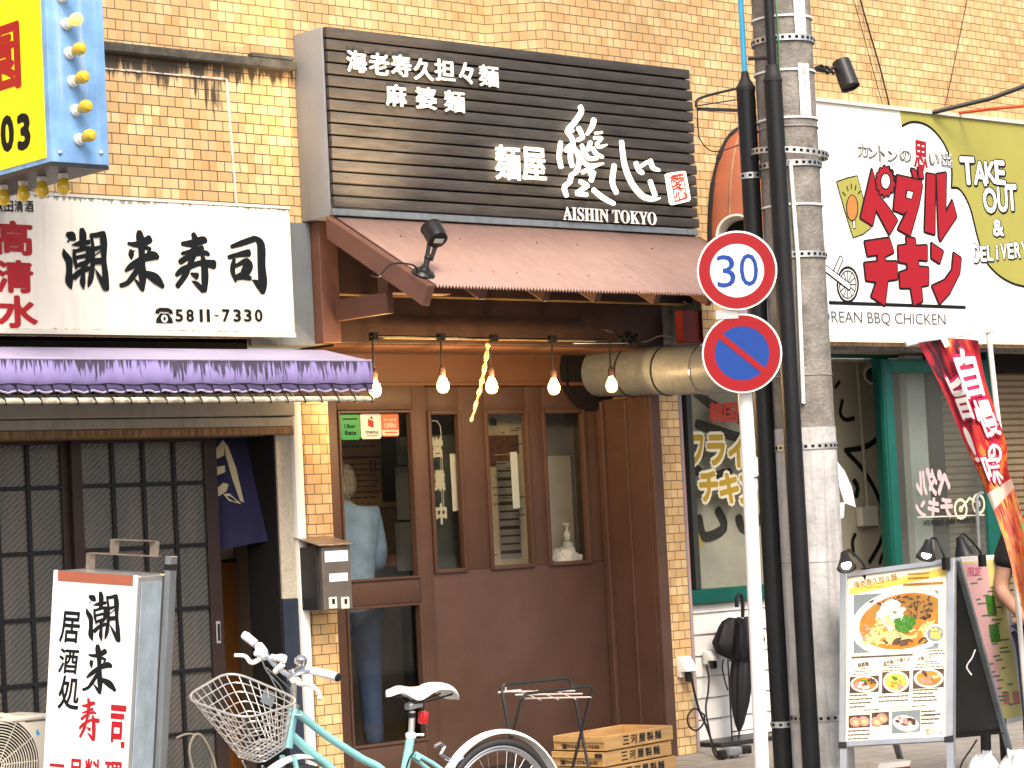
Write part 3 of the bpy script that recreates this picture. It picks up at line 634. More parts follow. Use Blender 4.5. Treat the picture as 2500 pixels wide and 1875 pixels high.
lo = bpy.data.objects.new('spot_light', ld); COL.objects.link(lo); lo.location = hd + hx * 0.07; lo.rotation_euler = hx.to_track_quat('-Z', 'Y').to_euler()
s1 = hx.cross(V((0, 0, 1))).normalized(); s2 = s1.cross(hx).normalized()
MB().obox(hd - hx * 0.0535, s1 * 0.026, s2 * 0.014, hx * 0.001).build('rating_label', M['offwhite'], sp)
MB().tube([V(q) for q in catmull([tuple(c + V((-0.05, -.02, 0.02))), tuple(c + V((-.12, -.06, .045))), tuple(P(955, 645, -1.1)), tuple(P(925, 675, -1.1)), tuple(P(905, 672, -0.6))], 5)], 0.005, 6).build('cable', M['black'], sp)
# ================================================================ sushi shop, at the left
def dirt_mat(name, col, dirt, ztop, ltop, zbot=None, lbot=0.02, xs=55, zs=5, amt=0.9, rough=0.45, thr=0.0, streak=0.25, streakcol=(0.3, 0.28, 0.24)):
    m = mat(name, col, rough, var=0.05, vscale=4, streak=streak, streakcol=streakcol); n = m.node_tree.nodes; l = m.node_tree.links; b = n['Principled BSDF']
    tc = n.new('ShaderNodeTexCoord'); sx = n.new('ShaderNodeSeparateXYZ'); l.new(tc.outputs['Object'], sx.inputs[0])
    src = b.inputs['Base Color'].links[0].from_socket
    def mth(op, a, bb=None):
        q = n.new('ShaderNodeMath'); q.operation = op
        for i, x in enumerate((a, bb)):
            if x is None: continue
            if isinstance(x, (int, float)): q.inputs[i].default_value = x
            else: l.new(x, q.inputs[i])
        return q.outputs[0]
    mp = n.new('ShaderNodeMapping'); mp.inputs['Scale'].default_value = (xs, 1, zs); l.new(tc.outputs['Object'], mp.inputs[0])
    ns = n.new('ShaderNodeTexNoise'); ns.inputs['Scale'].default_value = 1; ns.inputs['Detail'].default_value = 5; l.new(mp.outputs[0], ns.inputs['Vector'])
    bg_ = n.new('ShaderNodeTexNoise'); bg_.inputs['Scale'].default_value = 2.2; bg_.inputs['Detail'].default_value = 3; l.new(tc.outputs['Object'], bg_.inputs['Vector'])
    d = mth('DIVIDE', mth('SUBTRACT', ztop, sx.outputs[2]), ltop)
    nn = mth('ADD', mth('MULTIPLY', ns.outputs['Fac'], 1.5), mth('MULTIPLY', bg_.outputs['Fac'], 0.9)); nn = mth('SUBTRACT', nn, 0.42)
    k = mth('MULTIPLY', mth('SUBTRACT', mth('ADD', nn, thr), mth('ADD', mth('MULTIPLY', d, 0.75), 0.45)), 6)
    k = mth('MINIMUM', mth('MAXIMUM', k, 0.0), amt)
    if zbot is not None:
        d2 = mth('DIVIDE', mth('SUBTRACT', sx.outputs[2], zbot), lbot)
        k2 = mth('MINIMUM', mth('MAXIMUM', mth('MULTIPLY', mth('SUBTRACT', nn, mth('ADD', d2, 0.35)), 5), 0.0), amt); k = mth('MAXIMUM', k, k2)
    mx = n.new('ShaderNodeMix'); mx.data_type = 'RGBA'; l.new(k, mx.inputs[0]); l.new(src, mx.inputs[6]); mx.inputs[7].default_value = (*dirt, 1); l.new(mx.outputs[2], b.inputs['Base Color'])
    return m
M['sushiwhite'] = dirt_mat('aged_white_acrylic', (0.80, 0.755, 0.65), (0.10, 0.09, 0.07), 3.218, 0.05, 2.54, 0.02, xs=45, amt=0.75)
QY = -0.25; fq = facade(QY); qx1 = 1.035; qz0, qz1 = 2.535, 3.222
ss = thing('sushi_sign', (0, QY, qz0), 'long white sign box with black brush lettering and a phone number over the lavender awning', 'sign')
MB().box(-1.9, qx1, QY + 0.002, -0.032, qz0, qz1).build('sign_box', M['sushiwhite'], ss, bevel=0.006, seg=2)
m_ = MB(); m_.box(-1.9, qx1, QY - 0.004, QY + .0015, qz0 - 0.012, qz0 + 0.012).box(-1.9, qx1 + .001, QY - 0.003, QY + .0015, qz1 - 0.012, qz1 + 0.004); m_.build('edge_trim', M['offwhite'], ss)
K_SHIO = [([(250, 235), (330, 275), (385, 330)], [70, 140, 60]), ([(270, 360), (250, 385)], [40, 10]), ([(182, 500), (210, 600), (280, 720), (285, 900), (285, 1090), (320, 1215)], [20, 90, 110, 95, 120, 30]),
    ([(510, 150), (530, 250), (525, 400), (515, 500)], [80, 115, 100, 80]), ([(335, 430), (470, 405), (640, 375)], [14, 80, 66]), ([(365, 510), (382, 680), (412, 860)], [36, 66, 28]), ([(380, 545), (500, 512), (610, 480)], [50, 60, 60]),
    ([(630, 480), (640, 640), (575, 800)], [90, 110, 40]), ([(420, 655), (620, 610)], [56, 56]), ([(425, 800), (580, 745)], [60, 70]), ([(370, 1010), (480, 910), (635, 850)], [90, 80, 70]), ([(528, 790), (530, 980), (522, 1100), (545, 1222)], [70, 70, 90, 24]),
    ([(665, 240), (702, 420), (705, 700), (680, 950), (655, 1080), (620, 1190)], [40, 56, 70, 86, 80, 16]), ([(670, 255), (780, 250), (870, 212)], [60, 72, 60]), ([(880, 215), (900, 400), (905, 700), (930, 980), (950, 1225)], [100, 115, 80, 100, 90]),
    ([(735, 500), (850, 465)], [70, 50]), ([(735, 620), (870, 520)], [20, 20]), ([(735, 725), (880, 712)], [90, 90]), ([(738, 850), (820, 1000), (930, 1210)], [8, 60, 90])]
K_RAI = [([(1545, 195), (1560, 300), (1585, 500), (1595, 750), (1605, 1000), (1610, 1250)], [90, 135, 110, 105, 130, 50]), ([(1345, 400), (1470, 420), (1600, 390), (1735, 320)], [46, 80, 110, 120]), ([(1390, 520), (1400, 590), (1405, 680)], [50, 95, 30]), ([(1400, 560), (1475, 525)], [40, 10]),
    ([(1650, 470), (1745, 500)], [70, 50]), ([(1740, 500), (1680, 600)], [50, 30]), ([(1295, 895), (1400, 810), (1600, 680), (1790, 620), (1875, 655)], [40, 95, 100, 130, 80]), ([(1560, 800), (1430, 990), (1330, 1110), (1210, 1160)], [80, 90, 72, 66]), ([(1205, 1130), (1215, 1160)], [40, 60]),
    ([(1440, 1015), (1530, 1130), (1605, 1235)], [8, 60, 66]), ([(1640, 930), (1830, 1030), (1970, 1180)], [70, 150, 66])]
K_KOTO = [([(525, 230), (560, 330), (545, 480), (520, 640), (460, 780), (390, 960), (240, 1170)], [76, 110, 105, 100, 80, 92, 84]), ([(322, 405), (500, 400), (700, 340), (755, 365)], [60, 110, 115, 70]), ([(320, 580), (480, 545), (695, 485)], [48, 70, 84]),
    ([(290, 735), (400, 665), (560, 600), (740, 570), (810, 605)], [86, 86, 60, 80, 50]), ([(220, 970), (330, 880), (560, 780), (700, 752), (900, 780)], [60, 100, 80, 90, 140]), ([(690, 650), (720, 760), (735, 1000), (725, 1250)], [70, 105, 125, 90]), ([(490, 1070), (600, 1140), (700, 1260)], [8, 80, 70]), ([(480, 940), (590, 990)], [30, 110])]
K_TSU = [([(1212, 460), (1400, 395), (1640, 310)], [56, 90, 90]), ([(1650, 305), (1745, 430), (1755, 800), (1778, 1100), (1775, 1285)], [70, 145, 140, 160, 90]), ([(1580, 1055), (1690, 1130), (1770, 1280)], [8, 110, 70]), ([(1160, 650), (1350, 600), (1530, 570)], [60, 80, 115]),
    ([(1262, 690), (1232, 880), (1292, 1095)], [60, 90, 30]), ([(1270, 815), (1460, 715)], [50, 84]), ([(1480, 690), (1520, 800), (1450, 930), (1440, 1000)], [70, 160, 150, 120]), ([(1270, 1030), (1400, 985), (1555, 1030)], [70, 110, 70])]
wpx = (fq.px(310, 650)[0] - fq.px(300, 650)[0]) / 10 / 7.373 * 1.12
m_ = MB()
for dat, ox in ((K_SHIO, 130), (K_RAI, 130), (K_KOTO, 400), (K_TSU, 400)):
    strokes(m_, fq, dat, lambda a, b, ox=ox: fq.px(ox + a / 7.373, 540 + b / 7.373), wpx, d=0.002, step=0.00025)
m_.build('brush_lettering', M['ink'], ss)
m_ = MB()
for ch, u in zip('5811-7330', [1208, 1282, 1357, 1405, 1460, 1525, 1600, 1672, 1745]):
    putpx(m_, ch, fq, u / 2.765, 450 + 886 / 2.765 - (0 if ch != '-' else 0), {'1': 8, '-': 13}.get(ch, 19), 31 if ch != '-' else 4.5, off=0.012 if ch == '1' else 0.03, d=0.002)
cx, cz = fq.px(1108 / 2.765, 450 + 890 / 2.765)         # telephone mark
w_ = 0.052
m_.poly([fq.p(cx - w_, cz - .036, .002), fq.p(cx + w_, cz - .036, .002), fq.p(cx + w_ * .9, cz - .012, .002), fq.p(cx + w_ * .45, cz + .014, .002), fq.p(cx - w_ * .45, cz + .014, .002), fq.p(cx - w_ * .9, cz - .012, .002)])
m_.poly([fq.p(cx - w_ * 1.05, cz + .012, .0021), fq.p(cx - w_ * .6, cz + .012, .0021), fq.p(cx - w_ * .5, cz + .022, .0021), fq.p(cx + w_ * .5, cz + .022, .0021), fq.p(cx + w_ * .6, cz + .012, .0021), fq.p(cx + w_ * 1.05, cz + .012, .0021), fq.p(cx + w_ * .95, cz + .032, .0021), fq.p(cx + w_ * .5, cz + .043, .0021), fq.p(cx - w_ * .5, cz + .043, .0021), fq.p(cx - w_ * .95, cz + .032, .0021)])
m_.build('phone_number', M['ink'], ss)
m_ = MB(); disc(m_, fq, cx, cz - 0.013, 0.02, d=0.0025); m_.build('dial', M['sushiwhite'], ss)
m_ = MB(); disc(m_, fq, cx, cz - 0.013, 0.008, 0.011, d=0.003); m_.build('dial_centre', M['ink'], ss)
m_ = MB()
for ch, (u, v, wu, hv) in zip('高清水', [(92, 362, 260, 235), (95, 622, 262, 225), (118, 860, 275, 220)]): putpx(m_, ch, fq, u / 2.765, 450 + v / 2.765, wu / 2.765, hv / 2.765, off=0.035, d=0.002)
m_.build('red_lettering', M['red'], ss)
m_ = MB()
for ch, u in zip('秋田清酒', [-8, 58, 126, 195]): putpx(m_, ch, fq, u / 2.765, 450 + 148 / 2.765, 60 / 2.765, 78 / 2.765, off=0.015, d=0.002)
m_.build('small_lettering', M['ink'], ss)
# ---------------------------------------------------------------- lavender awning
M['lav'] = dirt_mat('lavender_vinyl', (0.26, 0.215, 0.45), (0.022, 0.020, 0.022), 2.386, 0.17, xs=95, zs=8, amt=0.9, rough=0.5, thr=0.0, streak=0.2, streakcol=(0.15, 0.14, 0.2))
M['lavtop'] = mat('lavender_top', (0.37, 0.335, 0.47), 0.5, var=0.1, vscale=4)
AY = -0.60; ax1 = P(906, 880, AY).x; az = P(500, 878, AY).z; abz = P(500, 953, AY).z
aw = thing('awning', (0, AY, az), 'lavender vinyl awning streaked with black mildew above the lattice door', 'awning')
MB().add([(-2, -0.20, 2.462), (ax1 - 0.0, -0.20, 2.462), (ax1, AY, az), (-2, AY, az)], [[0, 1, 2, 3]]).build('top_cloth', M['lavtop'], aw)
m_ = MB(); vs = []; n = 120
for i in range(n + 1):
    x = -2 + (ax1 + 2) * i / n; sag = 0.006 * math.sin(i * math.pi / 1.9)
    vs += [(x, AY - 0.002, az + 0.002), (x, AY - 0.012 + sag * .5, (az + abz) / 2), (x, AY - 0.004 + sag * .6, abz + sag * .7)]
m_.add(vs, [[3 * i + k, 3 * i + k + 1, 3 * i + k + 4, 3 * i + k + 3] for i in range(n) for k in (0, 1)])
m_.add([(ax1, AY - .002, az + .002), (ax1, -0.20, 2.462), (ax1, -0.20, abz + .02), (ax1, AY - .004, abz)], [[0, 1, 2, 3]])
o_ = m_.build('valance', M['lav'], aw); md = o_.modifiers.new('t', 'SOLIDIFY'); md.thickness = 0.002
MB().tube([(-2, AY, az), (ax1, AY, az)], 0.006, 8).build('hem', M['lavtop'], aw)
m_ = MB(); hv = [V((-2 + (ax1 + 2) * i / 120, AY - 0.008, abz - 0.004 + 0.006 * math.cos(i * math.pi / 1.9))) for i in range(121)]
m_.tube(hv, 0.0055, 6); m_.build('hem', M['lavtop'], aw)
pzz = P(500, 976, AY).z
M['dirtypipe'] = mat('mildewed_pipe', (0.52, 0.49, 0.38), 0.6, var=0.75, vscale=18, bump=0.2)
MB().tube([(-2, AY - 0.005, pzz), (ax1 - 0.005, AY - 0.005, pzz)], 0.0145, 10).build('pipe', M['dirtypipe'], aw)
m_ = MB()
u = -10
while u < 900:
    t = P(u, 955, AY); x = t.x
    m_.tube([(x - .02, AY - .006, abz + 0.028), (x, AY - .016, abz + .026), (x + .012, AY - .02, pzz + 0.03), (x + .035, AY - .022, pzz + .004), (x + .048, AY - .012, pzz - .019), (x + .03, AY + .014, pzz - .006), (x - .03, AY + .012, pzz + .022), (x - .06, AY - .006, abz + .006)], 0.0036, 5)
    m_.ball((x, AY - .014, abz + 0.024), 0.008, 6); u += 44.5 - u * 0.004
m_.tube([(-2 + (ax1 + 2) * i / 60, AY - .012, abz + .030 + .004 * math.sin(i * 1.3)) for i in range(61)], 0.0028, 5)
m_.build('lashing_cord', M['black'], aw)
for x in (-1.0, 0.2, 1.15): MB().bar((x, -0.05, 2.46), (x, AY + 0.02, az - 0.02), 0.02, 0.02).build('support_arm', M['galv'], aw)
# ---------------------------------------------------------------- shopfront
qs = thing('sushi_shop_front', (0, 0, 0), 'sushi shop front with brown lattice sliding doors under a rusty shutter box', 'shop front')
M['shutbox'] = mat('shutter_box', (0.27, 0.255, 0.23), 0.45, 0.3, var=0.12, vscale=3, streak=0.35, streakcol=(0.12, 0.10, 0.08))
M['rust'] = mat('rusty_edge', (0.17, 0.10, 0.055), 0.8, var=0.7, vscale=12, stretch=(6, 6, 1), bump=0.3)
hx1 = P(715, 1000, -0.03).x
z1, z2, z3 = P(300, 1022, -.03).z, P(300, 1048, -.03).z, P(300, 1068, -.03).z
m_ = MB(); m_.box(-3, hx1, -0.05, 0.18, z1 + .004, 2.24).box(-3, hx1 - .006, -0.035, 0.18, z2, z1); m_.build('shutter_box', M['shutbox'], qs, bevel=0.004)
MB().box(-3, hx1 - .004, -0.04, 0.18, z3, z2 - .001).build('rusty_edge', M['rust'], qs, bevel=0.003)
MB().box(-3, 0.895, -0.0, 0.3, 2.242, 2.534).build('gap_shade_board', M['void'], qs)  # near-black board painted in for the shade between sign and awning
M['doorbrown'] = mat('bronze_aluminium', (0.035, 0.023, 0.022), 0.4, 0.3, var=0.1)
M['doorblack'] = mat('dark_muntin', (0.010, 0.011, 0.013), 0.4, 0.2, var=0)
def figured():
    m = mat('ribbed_glass', (0.14, 0.125, 0.10), 0.22, var=0.0, spec=0.6); n = m.node_tree.nodes; l = m.node_tree.links; b = n['Principled BSDF']
    uv = n.new('ShaderNodeUVMap'); mp = n.new('ShaderNodeMapping'); mp.inputs['Rotation'].default_value = (0, 0, R_(-38)); l.new(uv.outputs[0], mp.inputs[0])
    wv = n.new('ShaderNodeTexWave'); wv.inputs['Scale'].default_value = 13; wv.inputs['Distortion'].default_value = 0.6; wv.inputs['Detail'].default_value = 1; wv.bands_direction = 'Y'; l.new(mp.outputs[0], wv.inputs[0])
    nz_ = n.new('ShaderNodeTexNoise'); nz_.inputs['Scale'].default_value = 3.0; m2 = n.new('ShaderNodeMapping'); m2.inputs['Scale'].default_value = (2.2, 0.35, 1); l.new(uv.outputs[0], m2.inputs[0]); l.new(m2.outputs[0], nz_.inputs[0])
    rp = n.new('ShaderNodeValToRGB'); rp.color_ramp.elements[0].color = (0.066, 0.070, 0.068, 1); rp.color_ramp.elements[1].color = (0.098, 0.086, 0.08, 1); rp.color_ramp.elements[0].position = .4; rp.color_ramp.elements[1].position = .62; l.new(nz_.outputs[0], rp.inputs[0])
    mx = n.new('ShaderNodeMix'); mx.data_type = 'RGBA'; mx.blend_type = 'MULTIPLY'; mx.inputs[0].default_value = 0.36; l.new(rp.outputs[0], mx.inputs[6]); l.new(wv.outputs['Color'], mx.inputs[7]); l.new(mx.outputs[2], b.inputs['Base Color'])
    bp = n.new('ShaderNodeBump'); bp.inputs['Strength'].default_value = 0.25; bp.inputs['Distance'].default_value = 0.003; l.new(wv.outputs['Fac'], bp.inputs['Height']); l.new(bp.outputs[0], b.inputs['Normal'])
    return m
M['figured'] = figured()
rows = [P(480, v, 0.2).z for v in (1178, 1330, 1484, 1636, 1788)]
def lattice(nm, ustile, ubars, y, last):
    # ustile: two stiles (u0, u1), (u2, u3); ubars: centre lines of the thin bars
    X = lambda u: P(u, 1200, y).x
    (a, b), (c, e) = ustile
    xa, xb, xc, xe = X(a), X(b), X(c), X(e)
    q = MB(); q.box(xa, xb, y, y + .035, 0.02, 2.06).box(xc, xe, y, y + .035, 0.02, 2.06).box(xb, xc, y + .002, y + .033, 0.02, 0.16).box(xb, xc, y + .002, y + .033, 2.0, 2.06)
    d = q.build(nm, M['doorbrown'], qs, bevel=0.003)
    q = MB()
    for ub in ubars: q.box(X(ub) - .011, X(ub) + .011, y + .004, y + .02, 0.16, 2.0)
    for z in rows: q.box(xb, xc, y + .0055, y + .0195, z - .010, z + .010)
    q.build('muntin', M['doorblack'], d, bevel=0.002)
    MB().box(xb, xc, y + .021, y + .026, 0.16, 2.0).build('ribbed_pane', M['figured'], d)
    return d, xc, xe
dA, xc, xe = lattice('lattice_door', ((178, 203), (503, 533)), (280, 355, 430), 0.20, 0)
m_ = MB(); zz = P(518, 1545, .2).z; m_.box((xc + xe) / 2 - .014, (xc + xe) / 2 + .014, 0.194, 0.2, zz - .06, zz + .06); m_.build('handle', M['alu'], dA, bevel=0.003)
MB().box((xc + xe) / 2 - .008, (xc + xe) / 2 + .008, 0.193, 0.1945, zz - .045, zz + .045).build('handle_recess', M['black'], dA)
lattice('lattice_door', ((-150, -120), (152, 178)), (-75, -5, 72), 0.24, 0)
lattice('lattice_door', ((-470, -440), (-180, -152)), (-395, -320, -248), 0.20, 0)
lattice('lattice_door', ((-800, -770), (-500, -472)), (-715, -640, -568), 0.24, 0)
m_ = MB(); m_.box(P(20, 1205, .2).x, P(33, 1205, .2).x, 0.243, 0.2435, P(26, 1208, .2).z, P(26, 1203, .2).z); 
MB().box(-3, 1.05, 0.16, 0.29, 0.001, 0.021).build('door_track', M['alu'], qs)
jx0 = 1.055; jx1 = P(721, 1200, 0).x
M['stucco'] = mat('beige_stucco', (0.43, 0.385, 0.31), 0.9, var=0.18, vscale=40, bump=0.7, bscale=90)
M['navy'] = mat('navy_board', (0.022, 0.03, 0.048), 0.4, var=0.15)
MB().box(jx0, jx1, 0.0, 0.3, 1.134, 2.03).build('stucco_jamb', M['stucco'], qs); MB().box(-3.6, -2.3, 0.05, 0.3, 0, 2.03).build('stucco_jamb', M['stucco'], qs)
MB().box(jx0, jx1, -0.004, 0.3, 0.0, 1.131).build('navy_skirting', M['navy'], qs, bevel=0.003)
MB().box(jx0 - 0.012, jx0 - .0005, 0.012, 0.29, 0.0, 2.03).build('black_reveal', M['void'], qs)
MB().box(0.80, 1.41, 0.95, 0.98, 1.34, 2.4).build('cream_partition', M['cream'], qs)
MB().box(0.80, 1.41, 0.93, 0.98, 0.013, 1.335).build('wooden_panel', M['orangewood'], qs)
MB().box(0.80, 1.41, 0.925, 0.985, 1.336, 1.352).build('dark_rail', M['void'], qs)
tag(MB().box(P(723, 1200, -.03).x, P(744, 1200, -.03).x, -0.03, 0.03, 0.0, 2.2).build('corner_trim', M['white'], bevel=0.006, seg=2), 'narrow white vertical trim board left of the tiled pilaster behind the mailbox', 'trim')
# ---------------------------------------------------------------- noren curtain
M['noren'] = mat('indigo_cloth', (0.016, 0.016, 0.055), 0.85, var=0.25, vscale=3, bump=0.3, bscale=300)
M['norencream'] = mat('cream_print', (0.45, 0.39, 0.26), 0.85, var=0.05)
nr = thing('noren', (0.95, 0.2, 2.0), 'indigo cloth door curtain with a cream character hanging in the open sushi shop doorway', 'curtain')
def NP(s, t):                                   # s across, t down
    u = 520 + (s * (600 - 520)) * (1 - t) + s * (655 - 520) * t; v = 1062 + t * (1345 - 1062) + (-25 * s * t)
    y = 0.26 - 0.15 * t * s + 0.012 * math.sin(s * 9 + t * 2) * (0.3 + t)
    return P(u, v, y)
vs = []; n = 14
for i in range(n + 1):
    for j in range(n + 1): vs.append(NP(i / n, j / n))
MB().add(vs, [[i * (n + 1) + j, i * (n + 1) + j + 1, (i + 1) * (n + 1) + j + 1, (i + 1) * (n + 1) + j] for i in range(n) for j in range(n)]).build('cloth', M['noren'], nr)
def npx(mb, pts, d=0.006): mb.poly([NP(a, b) + V((-0.003, -d, 0)) for a, b in pts])
m_ = MB()                                       # what shows of the printed character
npx(m_, [(.02, .14), (.30, .04), (.32, .10), (.30, .18), (.02, .22)]); npx(m_, [(.30, .05), (.42, .10), (.58, .30), (.66, .62), (.58, .60), (.46, .40), (.34, .18)], .0065)
npx(m_, [(.02, .28), (.30, .27), (.30, .33), (.02, .36)]); npx(m_, [(.03, .48), (.24, .42), (.36, .44), (.30, .50), (.04, .55)], .007); npx(m_, [(.22, .52), (.36, .52), (.6, .63), (.34, .585)], .0075)
m_.build('printed_character', M['norencream'], nr)
MB().tube([P(505, 1063, .26), P(612, 1058, .26)], 0.01, 8).build('rod', M['wood'], nr)
# ---------------------------------------------------------------- air conditioner at the foot of the lattice door
M['acwhite'] = mat('ac_casing', (0.56, 0.53, 0.46), 0.45, var=0.05)
ACY = -0.42
ac = thing('air_conditioner', (-0.6, ACY, 0), 'off white outdoor air conditioner unit standing below the lattice door', 'air conditioner')
zt = P(60, 1762, ACY).z; xr_ = P(122, 1800, ACY).x
MB().box(xr_ - 0.80, xr_, ACY, ACY + 0.26, 0.06, zt).build('casing', M['acwhite'], ac, bevel=0.012, seg=3)
MB().box(xr_ - 0.81, xr_ + 0.008, ACY - 0.01, ACY + 0.27, zt + 0.001, zt + 0.028).build('lid', M['acwhite'], ac, bevel=0.01, seg=3)
fa = facade(ACY); gx, gz = fa.px(-8, 1868); m_ = MB()
for r in [0.02 + 0.0135 * k for k in range(15)]: m_.tube([fa.p(gx + r * math.cos(t), gz + r * math.sin(t), 0.012) for t in [2 * math.pi * k / 40 for k in range(40)]], 0.003, 5, closed=True)
for k in range(12): a = 2 * math.pi * k / 12; m_.tube([fa.p(gx + .02 * math.cos(a), gz + .02 * math.sin(a), .010), fa.p(gx + .23 * math.cos(a), gz + .23 * math.sin(a), .004)], 0.003, 5)
m_.build('fan_grille', M['acwhite'], ac)
m_ = MB(); disc(m_, fa, gx, gz, 0.225, d=0.002, n=40); m_.build('fan_opening', M['void'], ac)
m_ = MB(); ringf(m_, fa, gx, gz, 0.222, 0.245, d=0.004); m_.build('fan_rim', M['acwhite'], ac)
m_ = MB(); cx, cz = fa.px(98, 1787); m_.poly([fa.p(cx - .022, cz - .012, .002), fa.p(cx - .002, cz - .012, .002), fa.p(cx - .012, cz + .012, .002), fa.p(cx - .022, cz + .012, .002)]); m_.build('blue_mark', mat('blue_mark', (0.02, 0.3, 0.6), 0.5, var=0), ac)
for dx in (-0.75, -0.1): MB().box(xr_ + dx, xr_ + dx + 0.06, ACY - 0.03, ACY + 0.29, 0.001, 0.059).build('foot', M['concrete'], ac, bevel=0.005)
M['hosegrey'] = mat('grey_hose', (0.22, 0.20, 0.16), 0.6, var=0.1)
for pts_, r_h, lb_ in (([(470, 1875), (462, 1830), (475, 1795), (495, 1800), (520, 1850), (530, 1900)], .007, 'thick looped grey hose in front of the lattice door beside the standing sign'), ([(430, 1802), (458, 1792), (490, 1800), (512, 1840), (520, 1890)], .006, 'thin grey hose arching over the thick looped hose')):
    tag(MB().tube([V(q) for q in catmull([tuple(P(u, v, -0.15 + (r_h < .0065) * .025)) for u, v in pts_], 6)], r_h, 6).build('hose', M['hosegrey']), lb_, 'hose', 'hoses by the lattice door')
# ---------------------------------------------------------------- yellow projecting sign with bulbs
M['bluepaint'] = mat('faded_blue_paint', (0.20, 0.40, 0.72), 0.45, 0.1, var=0.28, vscale=5, streak=0.65, streakcol=(0.55, 0.68, 0.82), bump=0.1, bscale=8)
M['yellow'] = mat('yellow_acrylic', (0.86, 0.74, 0.015), 0.35, var=0.02, emit=(1.0, 0.85, 0.0), estr=0.12)
M['amber'] = mat('amber_glass', (0.62, 0.42, 0.02), 0.12, var=0.15, vscale=30, spec=0.8)
yp = thing('projecting_sign', (-0.85, -0.8, 3.2), 'yellow sign box in a faded blue frame edged with amber bulbs', 'sign')
FY = -1.20; zb = 3.21; xl, xr2 = P(125, 395, FY).x, P(268, 405, FY).x
MB().box(xl, xr2, FY, -0.30, zb, 6.2).build('cabinet', M['bluepaint'], yp, bevel=0.008, seg=2)
fy = Fr((xl - 0.004, 0, 0), (0, -1, 0), (0, 0, 1))       # left face, seen obliquely
def yq(u, v): return PX(u, v, xl - 0.004)
c = yq(112, 385); 
MB().box(xl - 0.006, xl - 0.0005, c.y, -0.34, c.z - 0.0, 6.1).build('yellow_panel', M['yellow'], yp)
fy2 = Fr((xl - 0.0065, 0, 0), (0, -1, 0), (0, 0, 1)); m_ = MB()
for ch, u, off in (('0', 18, .05), ('3', 58, .05), ('0', -24, .05)): putpx(m_, ch, fy2, u, 326 - (u - 18) * 0.12, 33, 92, off=off, d=0.001)
m_.build('number_lettering', M['ink'], yp)
m_ = MB(); putpx(m_, '園', fy2, -2, 148, 104, 165, off=0.03, d=0.001); m_.build('red_lettering', M['red'], yp)
MB().box(xr2 - (xr2 - xl) * .995, xr2 - .003, FY + .003, -.3, zb - 0.018, zb - .001).build('tray', M['darkmetal'], yp)
fyf = facade(FY); m_ = MB()
for u, v in [(148, -8), (160, 59), (168, 130), (176, 199), (183, 270), (192, 341)]:
    p = P(u, v, FY); k_ = MB(); k_.lathe([(0.028, 0), (0.028, 0.012), (0.02, 0.022), (0.02, 0.032)], p + V((0, -.001, 0)), (0, -1, 0), 14); k_.build('bulb_socket', M['white'], yp)
    m_.lathe([(0.015, 0.03), (0.022, 0.045), (0.030, 0.065), (0.030, 0.085), (0.022, 0.1), (0.004, 0.108)], p, (0.15, -1, 0.12), 14)
for u, v in [(154, 424), (102, 432), (56, 442), (8, 452), (-44, 462)]:
    r = ray(u, v); t = (zb - 0.02 - CAM.z) / r.z; p = CAM + r * t
    MB().lathe([(0.022, 0), (0.022, 0.02)], p, (0, 0, -1), 12).build('bulb_socket', M['white'], yp); m_.lathe([(0.015, 0.02), (0.020, 0.03), (0.030, 0.055), (0.031, 0.075), (0.022, 0.092), (0.004, 0.1)], p, (0, 0, -1), 14)
bulbs_mb = m_
# each bulb a part of its own
allv, allf = m_.v, m_.f; per = len(allv) // 11; idx = 0; nb = 6 * 14
for k in range(11):
    q = MB(); q.v = allv[k * nb:(k + 1) * nb]; q.f = [[i - k * nb for i in f] for f in allf if k * nb <= f[0] < (k + 1) * nb]; q.mi = [0] * len(q.f)
    if k == 1: q.build('bulb', mat('amber_lit', (0.9, 0.7, 0.2), 0.2, var=0, emit=(1, 0.72, 0.2), estr=0.35), yp, label='lit amber bulb, topmost on the blue side')
    else: q.build('bulb', M['amber'], yp)
for u, v in [(146, 373), (246, 374)]: MB().ball(P(u, v, FY), 0.012, 8).build('screw', M['steel'], yp)
# ---------------------------------------------------------------- standing sign of the sushi shop
sd = 11.35
tl = PD(133, 1393, sd); hv_ = (tl - CAM); hv_.z = 0; hv_.normalize()
ang = R_(28); n_ = -hv_; n_ = V((n_.x * math.cos(-ang) - n_.y * math.sin(-ang), n_.x * math.sin(-ang) + n_.y * math.cos(-ang), 0))
tmp = Fr(tl, V((0, 0, 1)).cross(n_), (0, 0, 1))
trp = tmp.P(338, 1407); xx = (trp - tl).normalized(); fst = Fr(tl, xx, n_.cross(xx)); WID = (trp - tl).length
M['signwhite'] = mat('white_acrylic', (0.86, 0.86, 0.86), 0.35, var=0.02)
st = thing('standing_sign', V((tl.x, tl.y, 0)), 'leaning white box sign on the pavement with black and red vertical lettering', 'sign')
HT = 1.30; DEP = 0.34
def SB(a0, a1, b0, b1, d0, d1): return [fst.p(a0, b0, d0), fst.p(a1, b0, d0), fst.p(a1, b1, d0), fst.p(a0, b1, d0)], fst.n * (d1 - d0)
m_ = MB(); m_.prism(*SB(0, WID, -HT, 0, -DEP, 0)); m_.build('case', M['alu'], st, bevel=0.006)
m_ = MB(); m_.prism(*SB(0.022, WID - 0.022, -HT + 0.02, -0.022, 0.001, 0.004)); m_.build('face_panel', M['signwhite'], st)
m_ = MB(); m_.prism(*SB(0.016, WID - 0.02, -0.045, 0.002, 0.0045, 0.007)); m_.build('brown_strip', mat('brown_strip', (0.32, 0.10, 0.06), 0.5, var=0.1), st)
m_ = MB()
